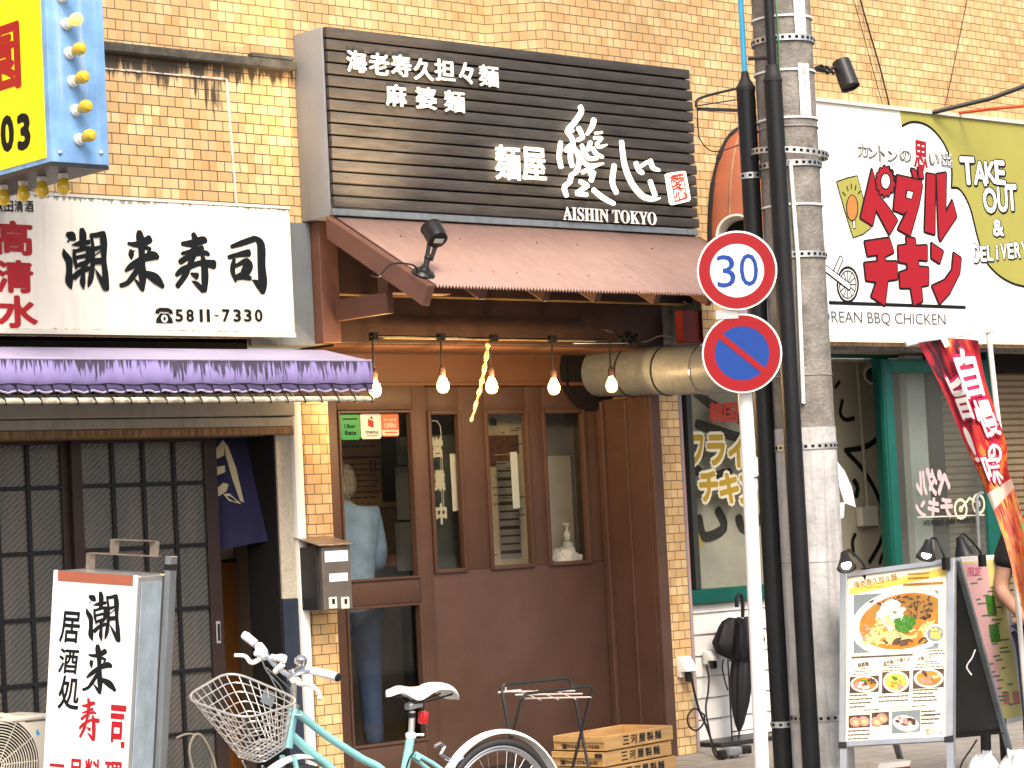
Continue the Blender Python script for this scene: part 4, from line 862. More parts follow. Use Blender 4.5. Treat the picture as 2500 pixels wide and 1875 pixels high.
for a in (0.0, WID - 0.022): m_.prism(*SB(a, a + 0.022, -HT, 0.004, 0.0015, 0.012))
m_.build('edge_rail', M['white'], st, bevel=0.003)
fsr = Fr(fst.p(WID + 0.002, 0, 0), -fst.n, fst.z)
m_ = MB(); m_.prism([fsr.p(0.03, -HT + .02, 0.0), fsr.p(DEP - 0.10, -HT + .02, 0.0), fsr.p(DEP - 0.10, -0.03, 0.0), fsr.p(0.03, -0.03, 0.0)], fsr.n * 0.004); m_.build('side_panel', mat('pale_blue_metal', (0.42, 0.52, 0.60), 0.4, 0.35, var=0.2, vscale=9, streak=0.3, streakcol=(0.25, 0.28, 0.3)), st)
m_ = MB(); m_.prism([fsr.p(DEP - 0.085, -HT, 0.005), fsr.p(DEP - 0.01, -HT, 0.005), fsr.p(DEP - 0.01, 0.085, 0.005), fsr.p(DEP - 0.085, 0.085, 0.005)], fsr.n * 0.03); m_.build('post', M['greymetal'], st, bevel=0.003)
m_ = MB(); m_.prism([fsr.p(DEP - 0.086, 0.02, 0.0045), fsr.p(DEP - 0.009, 0.02, 0.0045), fsr.p(DEP - 0.009, 0.048, 0.0045), fsr.p(DEP - 0.086, 0.048, 0.0045)], fsr.n * 0.032); m_.build('black_tape', M['black'], st)
M['bronzebar'] = mat('aged_flat_bar', (0.24, 0.20, 0.16), 0.45, 0.6, var=0.3, vscale=14)
m_ = MB(); w0, t0 = 0.045, 0.006; ym = -DEP * 0.62
A1, A2 = fst.p(0.075, 0.08, ym), fst.p(WID + 0.0, 0.085, ym); m_.bar(A1, A2, w0, t0); m_.bar(A1, fst.p(0.075, 0.0, ym), t0, w0, fst.x); 
H1, H2 = fst.p(0.195, 0.15, ym), fst.p(0.40, 0.155, ym); m_.bar(H1, H2, w0, t0); m_.bar(H1, fst.p(0.195, 0.083, ym), t0, w0, fst.x); m_.bar(H2, fst.p(0.40, 0.087, ym), t0, w0, fst.x)
m_.build('carry_handle', M['bronzebar'], st)
def z4(a, b): return fst.px(a / 2.765, 1275 + b / 2.765)
def fit(dat, bb, tb):                           # stroke data from one bounding box to another, in zoomed picture coordinates
    (x0, y0, x1, y1), (X0, Y0, X1, Y1) = bb, tb
    return lambda a, b: z4(X0 + (a - x0) / (x1 - x0) * (X1 - X0), Y0 + (b - y0) / (y1 - y0) * (Y1 - Y0))
u1 = (z4(600, 900)[0] - z4(590, 900)[0]) / 10
m_ = MB(); strokes(m_, fst, K_SHIO, fit(0, (160, 135, 1005, 1240), (582, 470, 822, 805)), u1 * 0.30, d=0.0055, step=0.0002); strokes(m_, fst, K_RAI, fit(0, (1195, 185, 2005, 1265), (562, 828, 792, 1162)), u1 * 0.29, d=0.0055, step=0.0002)
for ch, (a, b, w_, h_) in zip('居酒処', [(475, 707, 138, 215), (468, 937, 138, 172), (468, 1150, 142, 232)]):
    p, q = z4(a - w_ / 2, b), z4(a + w_ / 2, b); r, s_ = z4(a, b - h_ / 2), z4(a, b + h_ / 2); cc = z4(a, b); put(m_, ch, fst, *cc, q[0] - p[0], r[1] - s_[1], off=0.022, d=0.0055, shear=0.08)
m_.build('black_lettering', M['ink'], st)
m_ = MB(); strokes(m_, fst, K_KOTO, fit(0, (190, 210, 960, 1285), (535, 1185, 680, 1478)), u1 * 0.22, d=0.0055, step=0.0002)
for ch, (a, b, w_, h_) in zip('司一品料理', [(806, 1378, 122, 290), (388, 1640, 100, 22), (515, 1680, 100, 170), (628, 1685, 112, 180), (768, 1700, 122, 175)]):
    p, q = z4(a - w_ / 2, b), z4(a + w_ / 2, b); r, s_ = z4(a, b - h_ / 2), z4(a, b + h_ / 2); cc = z4(a, b); put(m_, ch, fst, *cc, q[0] - p[0], r[1] - s_[1], off=0.03, d=0.0055)
m_.build('red_lettering', M['red'], st)
# ---------------------------------------------------------------- mailbox on the pilaster
MY = -0.20; fm = facade(MY)
mb_ = thing('mailbox', P(820, 1490, MY), 'small brown metal mailbox with two white label plates on the tiled pilaster', 'mailbox')
M['mailbrown'] = mat('brown_grey_metal', (0.155, 0.135, 0.115), 0.4, 0.4, var=0.12, vscale=10)
xa, xb = P(788, 1400, MY).x, P(858, 1400, MY).x; za_, zb_ = P(820, 1333, MY).z, P(830, 1488, MY).z
MB().box(xa, xb, MY, -0.002, zb_, za_).build('body', M['mailbrown'], mb_, bevel=0.004)
MB().box(xa - 0.02, xa - .001, MY + 0.03, -0.002, zb_ + .005, za_).build('side_flange', M['darkmetal'], mb_)
MB().prism([(xa - 0.035, MY - 0.02, za_ + 0.004), (xa - 0.035, -0.002, za_ + 0.05), (xa - 0.035, -0.002, za_ + 0.056), (xa - 0.035, MY - 0.02, za_ + 0.010)], (xb - xa + 0.05, 0, 0)).build('lid', mat('lid_metal', (0.20, 0.155, 0.12), 0.35, 0.5, var=0.25, vscale=12), mb_, bevel=0.002)
for (u0, v0, u1_, v1) in [(793, 1343, 848, 1373), (804, 1398, 848, 1421)]:
    a, b = fm.px(u0, v1), fm.px(u1_, v0); MB().box(a[0], b[0], MY - 0.003, MY - .0005, a[1], b[1]).build('label_plate', M['white'], mb_, bevel=0.001)
for u in (811, 841):
    a, b = fm.px(u - 9, 1487), fm.px(u + 9, 1457); MB().box(a[0], b[0], MY - 0.012, MY - .0005, a[1], b[1]).build('latch', M['offwhite'], mb_, bevel=0.003)
    cx, cz = (a[0] + b[0]) / 2, (a[1] + b[1]) / 2 + 0.008; MB().box(cx - .009, cx + .009, MY - .0135, MY - .0125, cz - .014, cz + .014).build('keyhole', M['void'], mb_)
# ================================================================ chicken shop, at the right
CY = -0.30; fc = facade(CY)
def z9(a, b): return fc.px(1900 + a / 2.765, 200 + b / 2.765)
cx0 = P(1975, 500, CY).x; cz0, cz1 = 2.545, 4.115
M['signplate'] = mat('white_sign_sheet', (0.80, 0.80, 0.78), 0.35, var=0.03, vscale=2)
M['lime'] = mat('lime_print', (0.34, 0.32, 0.075), 0.35, var=0.04)
M['redprint'] = mat('red_print', (0.31, 0.008, 0.016), 0.35, var=0.03)
M['orangeprint'] = mat('orange_print', (0.45, 0.19, 0.05), 0.35, var=0.03)
M['greyprint'] = mat('grey_print', (0.075, 0.08, 0.085), 0.4, var=0)
cs = thing('shop_sign', (6.5, CY, cz0), 'large white and lime sign with red Japanese lettering over the chicken shop', 'sign')
MB().box(cx0, 9.2, CY, -0.247, cz0, cz1).build('sign_board', M['signplate'], cs, bevel=0.004)
m_ = MB(); m_.box(cx0, 9.2, CY - 0.02, CY - .0005, cz1 - 0.012, cz1 + 0.012).box(cx0, 9.2, CY - 0.012, CY - .0005, cz0 - 0.006, cz0 + 0.016); m_.build('edge_trim', M['offwhite'], cs)
def zp(mb, pts, d): mb.poly([fc.p(*z9(a, b), d) for a, b in pts])
def zline(mb, pts, w, d, closed=False, smooth=False):
    q = [z9(a, b) for a, b in pts]; W = [w / 2.765 * ppm] * len(q)
    if closed:
        for i in range(len(q)): stroke(mb, fc, [q[i], q[(i + 1) % len(q)]], [W[0]] * 2, d + 0.00004 * i, smooth=False)
    else: stroke(mb, fc, q, W, d, smooth=smooth)
ppm = (fc.px(2210, 500)[0] - fc.px(2200, 500)[0]) / 10
bnd = [(820, 190), (832, 300), (900, 272), (985, 285), (1060, 340), (1130, 440), (1168, 570), (1168, 715), (1225, 728), (1290, 840), (1345, 1050), (1395, 1200), (1480, 1300), (1580, 1360), (1680, 1385), (1800, 1395)]
bq = [bnd[0]] + catmull(bnd[1:8], 4) + catmull(bnd[7:], 4)[1:]
xr_ = 9.19
m_ = MB(); pts = [z9(a, b) for a, b in bq]
m_.poly([fc.p(pts[0][0], cz1 - .013, .001)] + [fc.p(a, b, .001) for a, b in pts[1:]] + [fc.p(xr_, pts[-1][1], .001), fc.p(xr_, cz1 - .013, .001)]); m_.build('lime_area', M['lime'], cs)
m_ = MB(); zline(m_, [(835, 300)] + catmull(bnd[1:8], 4)[1:], 11, .002, smooth=True); zline(m_, catmull(bnd[7:], 4), 11, .0022, smooth=True)
POLY = [[(628, 590), (668, 740), (690, 790), (725, 830), (800, 935), (745, 1030), (655, 860), (632, 970), (552, 920)],
        [(798, 632), (960, 668), (968, 705), (945, 830), (885, 1040), (805, 995), (868, 870), (838, 890), (775, 865)],
        [(893, 588), (922, 596), (938, 655), (908, 645)], [(940, 580), (968, 585), (975, 652), (946, 648)],
        [(998, 620), (1055, 630), (1052, 1030), (985, 1010)], [(1065, 625), (1130, 615), (1125, 890), (1170, 800), (1200, 910), (1090, 1075), (1080, 1040)],
        [(580, 1080), (745, 1055), (775, 1150), (715, 1180), (718, 1215), (795, 1215), (800, 1330), (735, 1340), (715, 1510), (625, 1450), (660, 1350), (590, 1340), (578, 1225), (665, 1215), (668, 1165), (600, 1175)],
        [(860, 1050), (920, 1060), (925, 1110), (1000, 1105), (1000, 1205), (940, 1200), (945, 1250), (1010, 1255), (1010, 1370), (960, 1380), (970, 1480), (910, 1510), (890, 1390), (820, 1390), (815, 1290), (870, 1270), (865, 1225), (810, 1215), (805, 1110), (865, 1100)],
        [(1030, 1090), (1110, 1145), (1085, 1225), (1030, 1190)], [(1180, 1155), (1230, 1190), (1220, 1290), (1150, 1430), (1085, 1500), (1035, 1380), (1120, 1340), (1170, 1270)]]
gear = []
for k in range(26):
    t = 2 * math.pi * k / 26; s_ = 1.0 if k % 2 else 0.86; gear += [(717 + 66 * s_ * math.cos(t - .06), 672 + 104 * s_ * math.sin(t - .06)), (717 + 66 * s_ * math.cos(t + .06), 672 + 104 * s_ * math.sin(t + .06))]
for pz_ in POLY: zline(m_, pz_, 17, .003, closed=True)
zline(m_, gear, 14, .0075, closed=True)
zline(m_, [(345, 1490), (1260, 1522)], 15, .0025)
m_.build('black_outline', M['ink'], cs)
m_ = MB()
for i, pz_ in enumerate(POLY): zp(m_, pz_, .0065)
m_.build('red_lettering', M['redprint'], cs)
m_ = MB(); zp(m_, gear, .0092); m_.build('red_gear', M['redprint'], cs)
m_ = MB(); zp(m_, [(717 + 36 * math.cos(t), 672 + 58 * math.sin(t)) for t in [k * .3 for k in range(21)]], .0098); zp(m_, [(860, 728), (910, 740), (898, 795), (850, 785)], .0072); m_.build('letter_hole_outline', M['ink'], cs)
m_ = MB(); zp(m_, [(717 + 28 * math.cos(t), 672 + 48 * math.sin(t)) for t in [k * .3 for k in range(21)]], .0102); zp(m_, [(868, 738), (902, 746), (893, 788), (860, 780)], .0076); m_.build('letter_hole', M['signplate'], cs)
# delivery bag, wheel and front fork of the drawn bicycle
bag = [(395, 678), (460, 655), (530, 638), (555, 730), (580, 830), (620, 985), (570, 1025), (505, 1048), (450, 870)]
m_ = MB(); zline(m_, bag, 12, .0015, closed=True)
for a in ((452, 768, 432, 745), (470, 735, 460, 705), (492, 722, 490, 690), (517, 730, 522, 700), (538, 755, 552, 738)): zline(m_, [a[:2], a[2:]], 7, .0032)
zp(m_, [(497 + 42 * math.cos(t), 852 + 92 * math.sin(t)) for t in [k * .25 for k in range(26)]], .0028); zline(m_, [(508, 940), (512, 985)], 22, .0027)
for r0 in (70, 56): 
    zline(m_, [(468 + (r0) * math.cos(t), 1368 + (r0 * 1.66) * math.sin(t)) for t in [k * 2 * math.pi / 26 for k in range(26)]], 11 if r0 == 70 else 5, .0016, closed=True)
for k in range(6): t = math.pi * k / 6; zline(m_, [(468 - 54 * math.cos(t), 1368 - 90 * math.sin(t)), (468 + 54 * math.cos(t), 1368 + 90 * math.sin(t))], 5, .0019 + k * .00003)
zline(m_, [(320, 1262), (480, 1385)], 34, .0024); zline(m_, [(425, 1190), (385, 1280)], 30, .0021)
m_.build('bag_outline', M['ink'], cs)
m_ = MB(); zp(m_, bag, .0026); m_.build('green_bag', M['lime'], cs)
m_ = MB(); zp(m_, [(497 + 35 * math.cos(t), 850 + 84 * math.sin(t)) for t in [k * .25 for k in range(26)]], .0034); m_.build('orange_drop', M['orangeprint'], cs)
m_ = MB(); zline(m_, [(322, 1262), (478, 1382)], 22, .0028); zline(m_, [(424, 1192), (386, 1278)], 18, .0023); zline(m_, [(509, 945), (511, 982)], 12, .0036); m_.build('white_tube', M['signplate'], cs)
def zt(mb, ch, a, b, w_, h_, off, d, rot=0.0, ref=0.0):
    c = z9(a, b); W = z9(a + w_ / 2, b)[0] - z9(a - w_ / 2, b)[0]; H = z9(a, b - h_ / 2)[1] - z9(a, b + h_ / 2)[1]; put(mb, ch, fc, c[0], c[1], W, H, off=off, d=d, rot=rot, ref=ref)
big = [('T', 1275, 600, 100, 190, .03), ('A', 1358, 618, 88, 165, -.02), ('K', 1428, 612, 75, 150, .05), ('E', 1493, 612, 70, 165, 0), ('O', 1425, 800, 92, 175, .03), ('U', 1510, 795, 70, 170, 0), ('T', 1572, 780, 75, 180, .04), ('&', 1480, 985, 75, 115, .05)]
dl = [(c, 1335 + i * 46, 1158 + (0 if i == 0 else 8) - i * 5, 42 if c != 'i' else 14, 125 if i == 0 else 105, 0) for i, c in enumerate('DELiVERY')]
kt = [('カ', 570, 460, 62, 92, 0), ('ン', 637, 478, 58, 75, 0), ('ト', 697, 480, 36, 110, 0), ('ン', 770, 498, 62, 80, 0), ('の', 856, 497, 72, 85, 0), ('い', 1050, 520, 66, 85, 0), ('出', 1135, 525, 66, 100, 0)]
m_ = MB()
for ch, a, b, w_, h_, ro in big + dl: zt(m_, ch, a + 3, b + 3, w_, h_, 0.085, .004, ro, ref=0.035)
for ch, a, b, w_, h_, ro in kt: zt(m_, ch, a, b, w_, h_, 0.075, .004, ro, ref=0.02)
m_.build('letter_outline', M['ink'], cs)
m_ = MB()
for ch, a, b, w_, h_, ro in big + dl: zt(m_, ch, a, b, w_, h_, 0.035, .005, ro, ref=0.035)
for ch, a, b, w_, h_, ro in kt: zt(m_, ch, a, b, w_, h_, 0.045, .005, ro, ref=0.02)
m_.build('white_lettering', M['signplate'], cs)
m_ = MB()
for ch, a, b, w_, h_, ro in kt: zt(m_, ch, a, b + 5, w_, h_ * .9, 0.0, .006, ro, ref=0.0)
m_.build('inner_line', M['greyprint'], cs)
m_ = MB(); zp(m_, [(925, 385), (1015, 425), (1003, 600), (905, 560)], .0062); m_.build('red_plate_edge', M['signplate'], cs)
m_ = MB(); zt(m_, '思', 958, 492, 84, 175, 0.035, .0075, -.08); m_.build('red_character', M['redprint'], cs)
m_ = MB(); a, b = z9(228, 1600), z9(1128, 1602); put(m_, 'KOREAN BBQ CHICKEN', fc, (a[0] + b[0]) / 2, (a[1] + b[1]) / 2, b[0] - a[0], z9(700, 1555)[1] - z9(700, 1645)[1], d=.002); m_.build('grey_lettering', M['greyprint'], cs)
# ---------------------------------------------------------------- round orange canopy behind the pipes
M['terracotta'] = mat('terracotta_canvas', (0.29, 0.08, 0.033), 0.7, var=0.18, vscale=6, streak=0.3, streakcol=(0.14, 0.07, 0.03))
dm = thing('round_canopy', (4.60, -0.3, 3.0), 'faded terracotta dome canopy with peeling ribs between the dark sign and the utility pole', 'canopy')
dcx, rx_, rz_, ry_ = 4.74, 0.50, 0.90, 0.24
def DP(a, b):                                   # a across 0..pi, b up 0..pi/2
    z = 3.02 + rz_ * math.sin(b) ** 0.9; rr = math.cos(b) ** 0.8; return V((dcx - rx_ * math.cos(a) * rr, -0.25 - ry_ * math.sin(a) * rr, z))
vs = []; na, nb_ = 24, 14
for i in range(na + 1):
    for j in range(nb_ + 1): vs.append(DP(math.pi * i / na, math.pi / 2 * j / nb_ * 0.999))
m_ = MB(); m_.add(vs, [[i * (nb_ + 1) + j, i * (nb_ + 1) + j + 1, (i + 1) * (nb_ + 1) + j + 1, (i + 1) * (nb_ + 1) + j] for i in range(na) for j in range(nb_)])
o_ = m_.build('canvas', M['terracotta'], dm, sharp=60); md = o_.modifiers.new('t', 'SOLIDIFY'); md.thickness = 0.004
m_ = MB()
for k in range(0, na + 1, 4):
    if k in (0, na): continue
    m_.tube([DP(math.pi * k / na, math.pi / 2 * j / nb_) + (DP(math.pi * k / na, math.pi / 2 * j / nb_) - V((dcx, -.25, 3.3))).normalized() * .005 for j in range(nb_)], 0.006, 5)
m_.build('rib', mat('worn_rib', (0.34, 0.2, 0.11), 0.6, var=0.4), dm)
m_ = MB(); random.seed(3)
for j in range(0, nb_): 
    p, q = DP(0.02, math.pi / 2 * j / nb_), DP(0.02, math.pi / 2 * (j + 1) / nb_); m_.bar(p + V((-.006, -.006, 0)), q + V((-.006, -.006, 0)), random.uniform(.012, .04), 0.012)
m_.build('black_edge', M['blackrub'], dm)
# ---------------------------------------------------------------- window, low wall and door
WY = 0.40
cf = thing('chicken_shop_front', (5.5, WY, 0), 'chicken shop front with decorated window, green sill and green framed glass door', 'shop front')
X = lambda u, v=1200, y=WY: P(u, v, y).x
gx0, gx1 = X(1690, 1200), X(1905, 1200)
zs0, zs1 = P(1740, 1472, WY - .05).z, P(1740, 1437, WY - .05).z
MB().box(4.13, gx1 + .1, WY - 0.07, WY + .05, zs0, zs1).build('green_sill', M['teal'], cf, bevel=0.005)
m_ = MB(); z = 0.02; k = 0
while z < zs0 - 0.01:
    zz = min(z + 0.136, zs0 - .001); m_.prism([(4.13, WY - 0.022, z), (4.13, WY - 0.006, zz - 0.004), (4.13, WY + .03, zz - 0.004), (4.13, WY + .03, z)], (gx1 + .1 - 4.13, 0, 0)); z = zz
m_.build('white_siding', M['white'], cf, bevel=0.002)
M['framegrey'] = mat('dark_grey_frame', (0.05, 0.052, 0.05), 0.4, 0.3, var=0.1)
for a_, b_2 in ((gx0 - 0.05, gx0), (gx1, gx1 + .1)): MB().box(a_, b_2, WY - 0.04, WY + .03, zs1 + .001, 2.5).build('window_frame', M['framegrey'], cf, bevel=0.003)
MB().box(gx0, gx1, WY, WY + 0.005, zs1 + .001, 2.5).build('window_pane', M['glass'], cf)
MB().box(gx0 - .04, gx1 + .1, WY + 0.10, WY + 0.12, zs1 - .2, 2.5).build('inner_screen', mat('beige_screen', (0.50, 0.45, 0.36), 0.8, var=0.25, vscale=1.6), cf)
fw = facade(WY - 0.003)
def z6(a, b): return fw.px(1550 + a / 2.764, 880 + b / 2.764)
def wt(mb, ch, a, b, w_, h_, off, d, ref):
    c = z6(a, b); W = z6(a + w_ / 2, b)[0] - z6(a - w_ / 2, b)[0]; H = z6(a, b - h_ / 2)[1] - z6(a, b + h_ / 2)[1]; put(mb, ch, fw, c[0], c[1], W, H, off=off, d=d, ref=ref)
fry = [('フ', 418, 600, 92, 195), ('ラ', 548, 605, 118, 205), ('イ', 685, 615, 110, 210), ('ド', 815, 625, 110, 210), ('チ', 497, 850, 125, 205), ('キ', 635, 862, 130, 205), ('ン', 765, 868, 120, 190)]
M['stickyellow'] = mat('mustard_sticker', (0.34, 0.22, 0.02), 0.5, var=0.03); M['stickwhite'] = mat('cream_sticker', (0.62, 0.58, 0.44), 0.5, var=0.03)
m_ = MB()
for it in fry: wt(m_, *it, 0.13, .001, 0.03)
m_.build('sticker_outline', M['stickwhite'], cf)
m_ = MB()
for it in fry: wt(m_, *it, 0.045, .003, 0.03)
m_.build('sticker_lettering', M['stickyellow'], cf)
m_ = MB(); wt(m_, '韓', 548, 350, 88, 130, .035, .002, 0.0); wt(m_, '国', 645, 352, 88, 130, .035, .002, 0.0); m_.build('red_sticker', mat('red_sticker', (0.42, 0.05, 0.03), 0.5, var=0), cf)
m_ = MB()
def wl_(pts, w_, d): stroke(m_, fw, [z6(a, b) for a, b in pts], [w_ / 2.764 * ppm] * len(pts), d, smooth=False)
sc_ = facade(WY + 0.097); m_ = MB()
def sc6(a, b): return sc_.px(1550 + a / 2.764, 880 + b / 2.764)
for pts in ([(400, 200), (520, 300), (720, 400)], [(420, 430), (700, 520), (860, 560)], [(430, 1060), (470, 1190), (600, 1130), (560, 1010)], [(700, 1060), (740, 1140), (860, 1060)], [(380, 700), (480, 780), (640, 760)]):
    stroke(m_, sc_, [sc6(a, b) for a, b in pts], [0.07] * len(pts), .001 + len(m_.v) * 1e-6)
m_.build('dark_curve', mat('grey_curve', (0.055, 0.05, 0.045), 0.8, var=0.1), cf)
m_ = MB(); m_.poly([fw.p(*z6(a, b), .001) for a, b in [(400, 1075), (458, 1245), (412, 1282)]]); m_.build('yellow_sticker', M['stickyellow'], cf)
MB().box(4.16, gx1 + .1, WY + 0.05, WY + .09, 0.02, zs1 - .01).build('inner_ledge', M['darkbrown'], cf)
for u, nm, mt, r in ((1668, 'pink_pipe', mat('pink_conduit', (0.42, 0.27, 0.26), 0.5, var=0.1), 0.020),):
    MB().tube([(X(u, 1200, .1), .1, 0.0), (X(u, 1200, .1), .1, 2.45)], r, 10).build(nm, mt, cf)
MB().box(PRX1 + .004, PRX1 + .03, 0.02, 0.05, 0, 2.45).build('grey_edge', M['greymetal'], cf)
# doorway and door leaf
DY = 0.32
ox0, ox1 = gx1 + .101, X(2172, 1100, DY)
zt0, zt1 = P(2090, 871, DY).z, P(2090, 847, DY).z
MB().box(ox0, 9, DY, DY + 0.12, zt0, zt1).build('green_lintel', M['teal'], cf, bevel=0.004)
MB().box(ox0, 9, DY - .02, DY + 0.14, zt1 + .001, 2.6).build('header_board', M['cream'], cf)
MB().box(ox1, ox1 + 0.05, DY, DY + 0.12, 0, zt0 - .001).build('green_jamb', M['teal'], cf, bevel=0.004)
LY = 0.0; lx0, lx1 = X(2168, 1150, LY), X(2428, 1150, LY)
lz1 = P(2180, 876, LY).z
dl_ = MB(); st_ = 0.105
dl_.box(lx0, lx0 + st_, LY, LY + .04, 0.03, lz1).box(lx1 - st_, lx1, LY, LY + .04, 0.03, lz1).box(lx0 + st_, lx1 - st_, LY + .001, LY + .039, lz1 - 0.095, lz1).box(lx0 + st_, lx1 - st_, LY + .001, LY + .039, 0.03, 0.2)
leaf = dl_.build('door_leaf', M['teal'], cf, bevel=0.005, seg=2)
MB().box(lx0 + st_, lx1 - st_, LY + .018, LY + .023, 0.2, lz1 - .096).build('door_pane', glass_mat('door_glass', (0.82, 0.86, 0.84), 1.0, haze=0.05), leaf)
MB().box(lx0 + .008, lx0 + .02, LY - .004, LY + .044, 0.03, lz1 - .01).build('dark_edge', mat('dark_teal', (0.006, 0.055, 0.045), 0.4, var=0), leaf)
fle = facade(LY + 0.012)
def z7(a, b): return fle.px(2150 + a / 2.766, 800 + b / 2.766)
m_ = MB(); M['pinkfilm'] = mat('pale_pink_film', (0.52, 0.40, 0.41), 0.6, var=0.03)
for ch, a, b, w_, h_ in [('ル', 275, 1050, 75, 170), ('ダ', 345, 1040, 75, 200), ('ペ', 425, 1045, 90, 180), ('ン', 270, 1225, 70, 120), ('キ', 355, 1215, 80, 140), ('チ', 445, 1215, 85, 140)]:
    c = z7(a, b); W = z7(a + w_ / 2, b)[0] - z7(a - w_ / 2, b)[0]; H = z7(a, b - h_ / 2)[1] - z7(a, b + h_ / 2)[1]; put(m_, ch, fle, c[0], c[1], W, H, off=.06, d=.001, mirror=True)
m_.build('mirrored_lettering', M['pinkfilm'], leaf)
m_ = MB(); a, b = z7(290, 1315), z7(640, 1310); put(m_, 'KOREAN BBQ CHICKEN', fle, (a[0] + b[0]) / 2, (a[1] + b[1]) / 2, b[0] - a[0], .045, off=.03, d=.001, mirror=True); m_.build('mirrored_small_lettering', M['ink'], leaf)
m_ = MB(); a, b = z7(250, 1280), z7(700, 1265); stroke(m_, fle, [a, b], [.008, .008], .001, smooth=False)
for cx_, cy_ in ((540, 1225), (660, 1190)):
    c = z7(cx_, cy_); ringf(m_, fle, c[0], c[1], .055, .075, .0013, 24); ringf(m_, fle, c[0], c[1], .012, .022, .0013, 12)
a, b, c = z7(540, 1225), z7(600, 1150), z7(660, 1190); stroke(m_, fle, [a, b, c], [.02, .02, .02], .0016, smooth=False)
m_.build('white_film', M['stickwhite'], leaf)
m_ = MB(); z_ = z7(0, 0); m_.tube([P(2150 + a / 2.766, 800 + b / 2.766, LY - .05) for a, b in [(665, 1495), (655, 1300), (650, 1150), (665, 1120), (690, 1115)]], 0.012, 8); m_.build('door_pull', M['greymetal'], leaf)
# shutter behind and beside the door leaf
M['slatbrown'] = mat('shutter_slat', (0.21, 0.155, 0.095), 0.5, 0.2, var=0.1, vscale=4, streak=0.3, streakcol=(0.12, 0.08, 0.05))
sh0 = X(2293, 1100, .2)
q = MB(); z = 0.0
while z < 2.34:
    q.prism([(sh0, 0.2, z), (sh0, 0.188, z + 0.012), (sh0, 0.19, z + 0.036), (sh0, 0.202, z + 0.046), (sh0, 0.22, z + 0.046), (sh0, 0.22, z)], (9 - sh0, 0, 0)); z += 0.0475
shu = thing('roller_shutter', (7.5, .2, 0), 'brown slatted roller shutter behind the open glass door', 'shutter'); q.build('slats', M['slatbrown'], shu)
MB().box(sh0, 9, 0.14, 0.24, 2.39, 2.58).build('dark_box', M['void'], shu)
MB().box(X(2262, 1100, .2), sh0 - .001, 0.15, 0.25, 0, 2.5).build('dark_guide', M['black'], shu)
tag(MB().box(ox1 + .052, X(2261, 1100, .2), 0.18, 0.24, 0, 2.5).build('pale_wall_board', mat('pale_grey_panel', (0.40, 0.41, 0.40), 0.6, var=0.2, vscale=2)), 'pale grey wall panel behind the glass of the green door', 'panel')
MB().box(lx1 + .01, lx1 + .085, 0.02, 0.1, 0, 2.52).build('green_post', M['teal'], cf, bevel=0.004)
# inside: mural arcs, camera, switch box
IY = 0.78; fi = facade(IY)
tag(MB().box(ox0 - 1.5, 8.8, IY + .002, IY + .03, 0.014, 2.499).build('mural_wall', mat('mural_cream', (0.47, 0.42, 0.32), 0.7, var=0.05)), 'cream inner wall painted with thick black arcs, seen through the open green doorway', 'wall')
def zi(a, b): return fi.px(2000 + a / 2.86, 820 + b / 2.86)
m_ = MB(); k = 0
for pts, w_ in (([(480, 540), (460, 620), (410, 710), (320, 775), (180, 800)], 36), ([(195, 815), (300, 930), (395, 1090), (450, 1260), (435, 1420), (350, 1580)], 34), ([(440, 660), (400, 725), (420, 800), (480, 900), (465, 960), (500, 1020)], 28), ([(140, 320), (110, 360)], 26), ([(160, 450), (145, 540), (180, 585), (240, 575)], 30), ([(530, 1420), (450, 1510), (420, 1590)], 28), ([(250, 1385), (230, 1440), (240, 1530)], 30), ([(390, 735), (470, 760)], 26), ([(240, 1010), (265, 1060), (255, 1120)], 40)):
    stroke(m_, fi, [zi(a, b) for a, b in pts], [w_ / 2.86 * 0.0031] * len(pts), .002 + k * .0003); k += 1
mw = bpy.data.objects['mural_wall']; m_.build('black_arc', M['ink'], mw)
m_ = MB(); m_.poly([fi.p(*zi(a, b), .0015) for a, b in [(440, 790), (500, 770), (500, 900)]]); m_.poly([fi.p(*zi(a, b), .0015) for a, b in [(190, 1480), (235, 1490), (215, 1530)]]); m_.poly([fi.p(*zi(a, b), .0015) for a, b in [(450, 1560), (540, 1500), (540, 1590)]]); m_.build('mustard_patch', M['stickyellow'], mw)
m_ = MB(); a = P(2088, 880, IY); b = P(2106, 1240, IY); m_.tube([(a.x, IY - .015, a.z), (a.x + .02, IY - .015, b.z)], 0.013, 8); m_.build('wall_conduit', M['cream'], mw)
a, b = fi.px(2090, 1286), fi.px(2128, 1236); MB().box(a[0], b[0], IY - .06, IY - .003, a[1], b[1]).build('switch_box', M['offwhite'], mw, bevel=0.006)
c = P(2135, 912, 0.55); dcam = thing('dome_camera', c, 'cream security camera with a black dome lens high inside the green doorway', 'camera')
tc = (CAM - c).normalized(); tl_ = (tc + V((-.5, 0, -.35))).normalized()
MB().lathe([(0.02, -0.12), (0.05, -0.1), (0.075, -0.05), (0.082, 0), (0.076, 0.03), (0.066, 0.045)], c, tl_, 24).build('housing', M['cream'], dcam)
MB().ball(c + tl_ * 0.022, 0.062, 18).build('dome_lens', mat('black_dome', (0.008, 0.008, 0.01), 0.08, var=0), dcam)
MB().bar(c + V((0.03, .03, .05)), c + V((.05, .12, .2)), .05, .05).build('bracket', M['cream'], dcam)
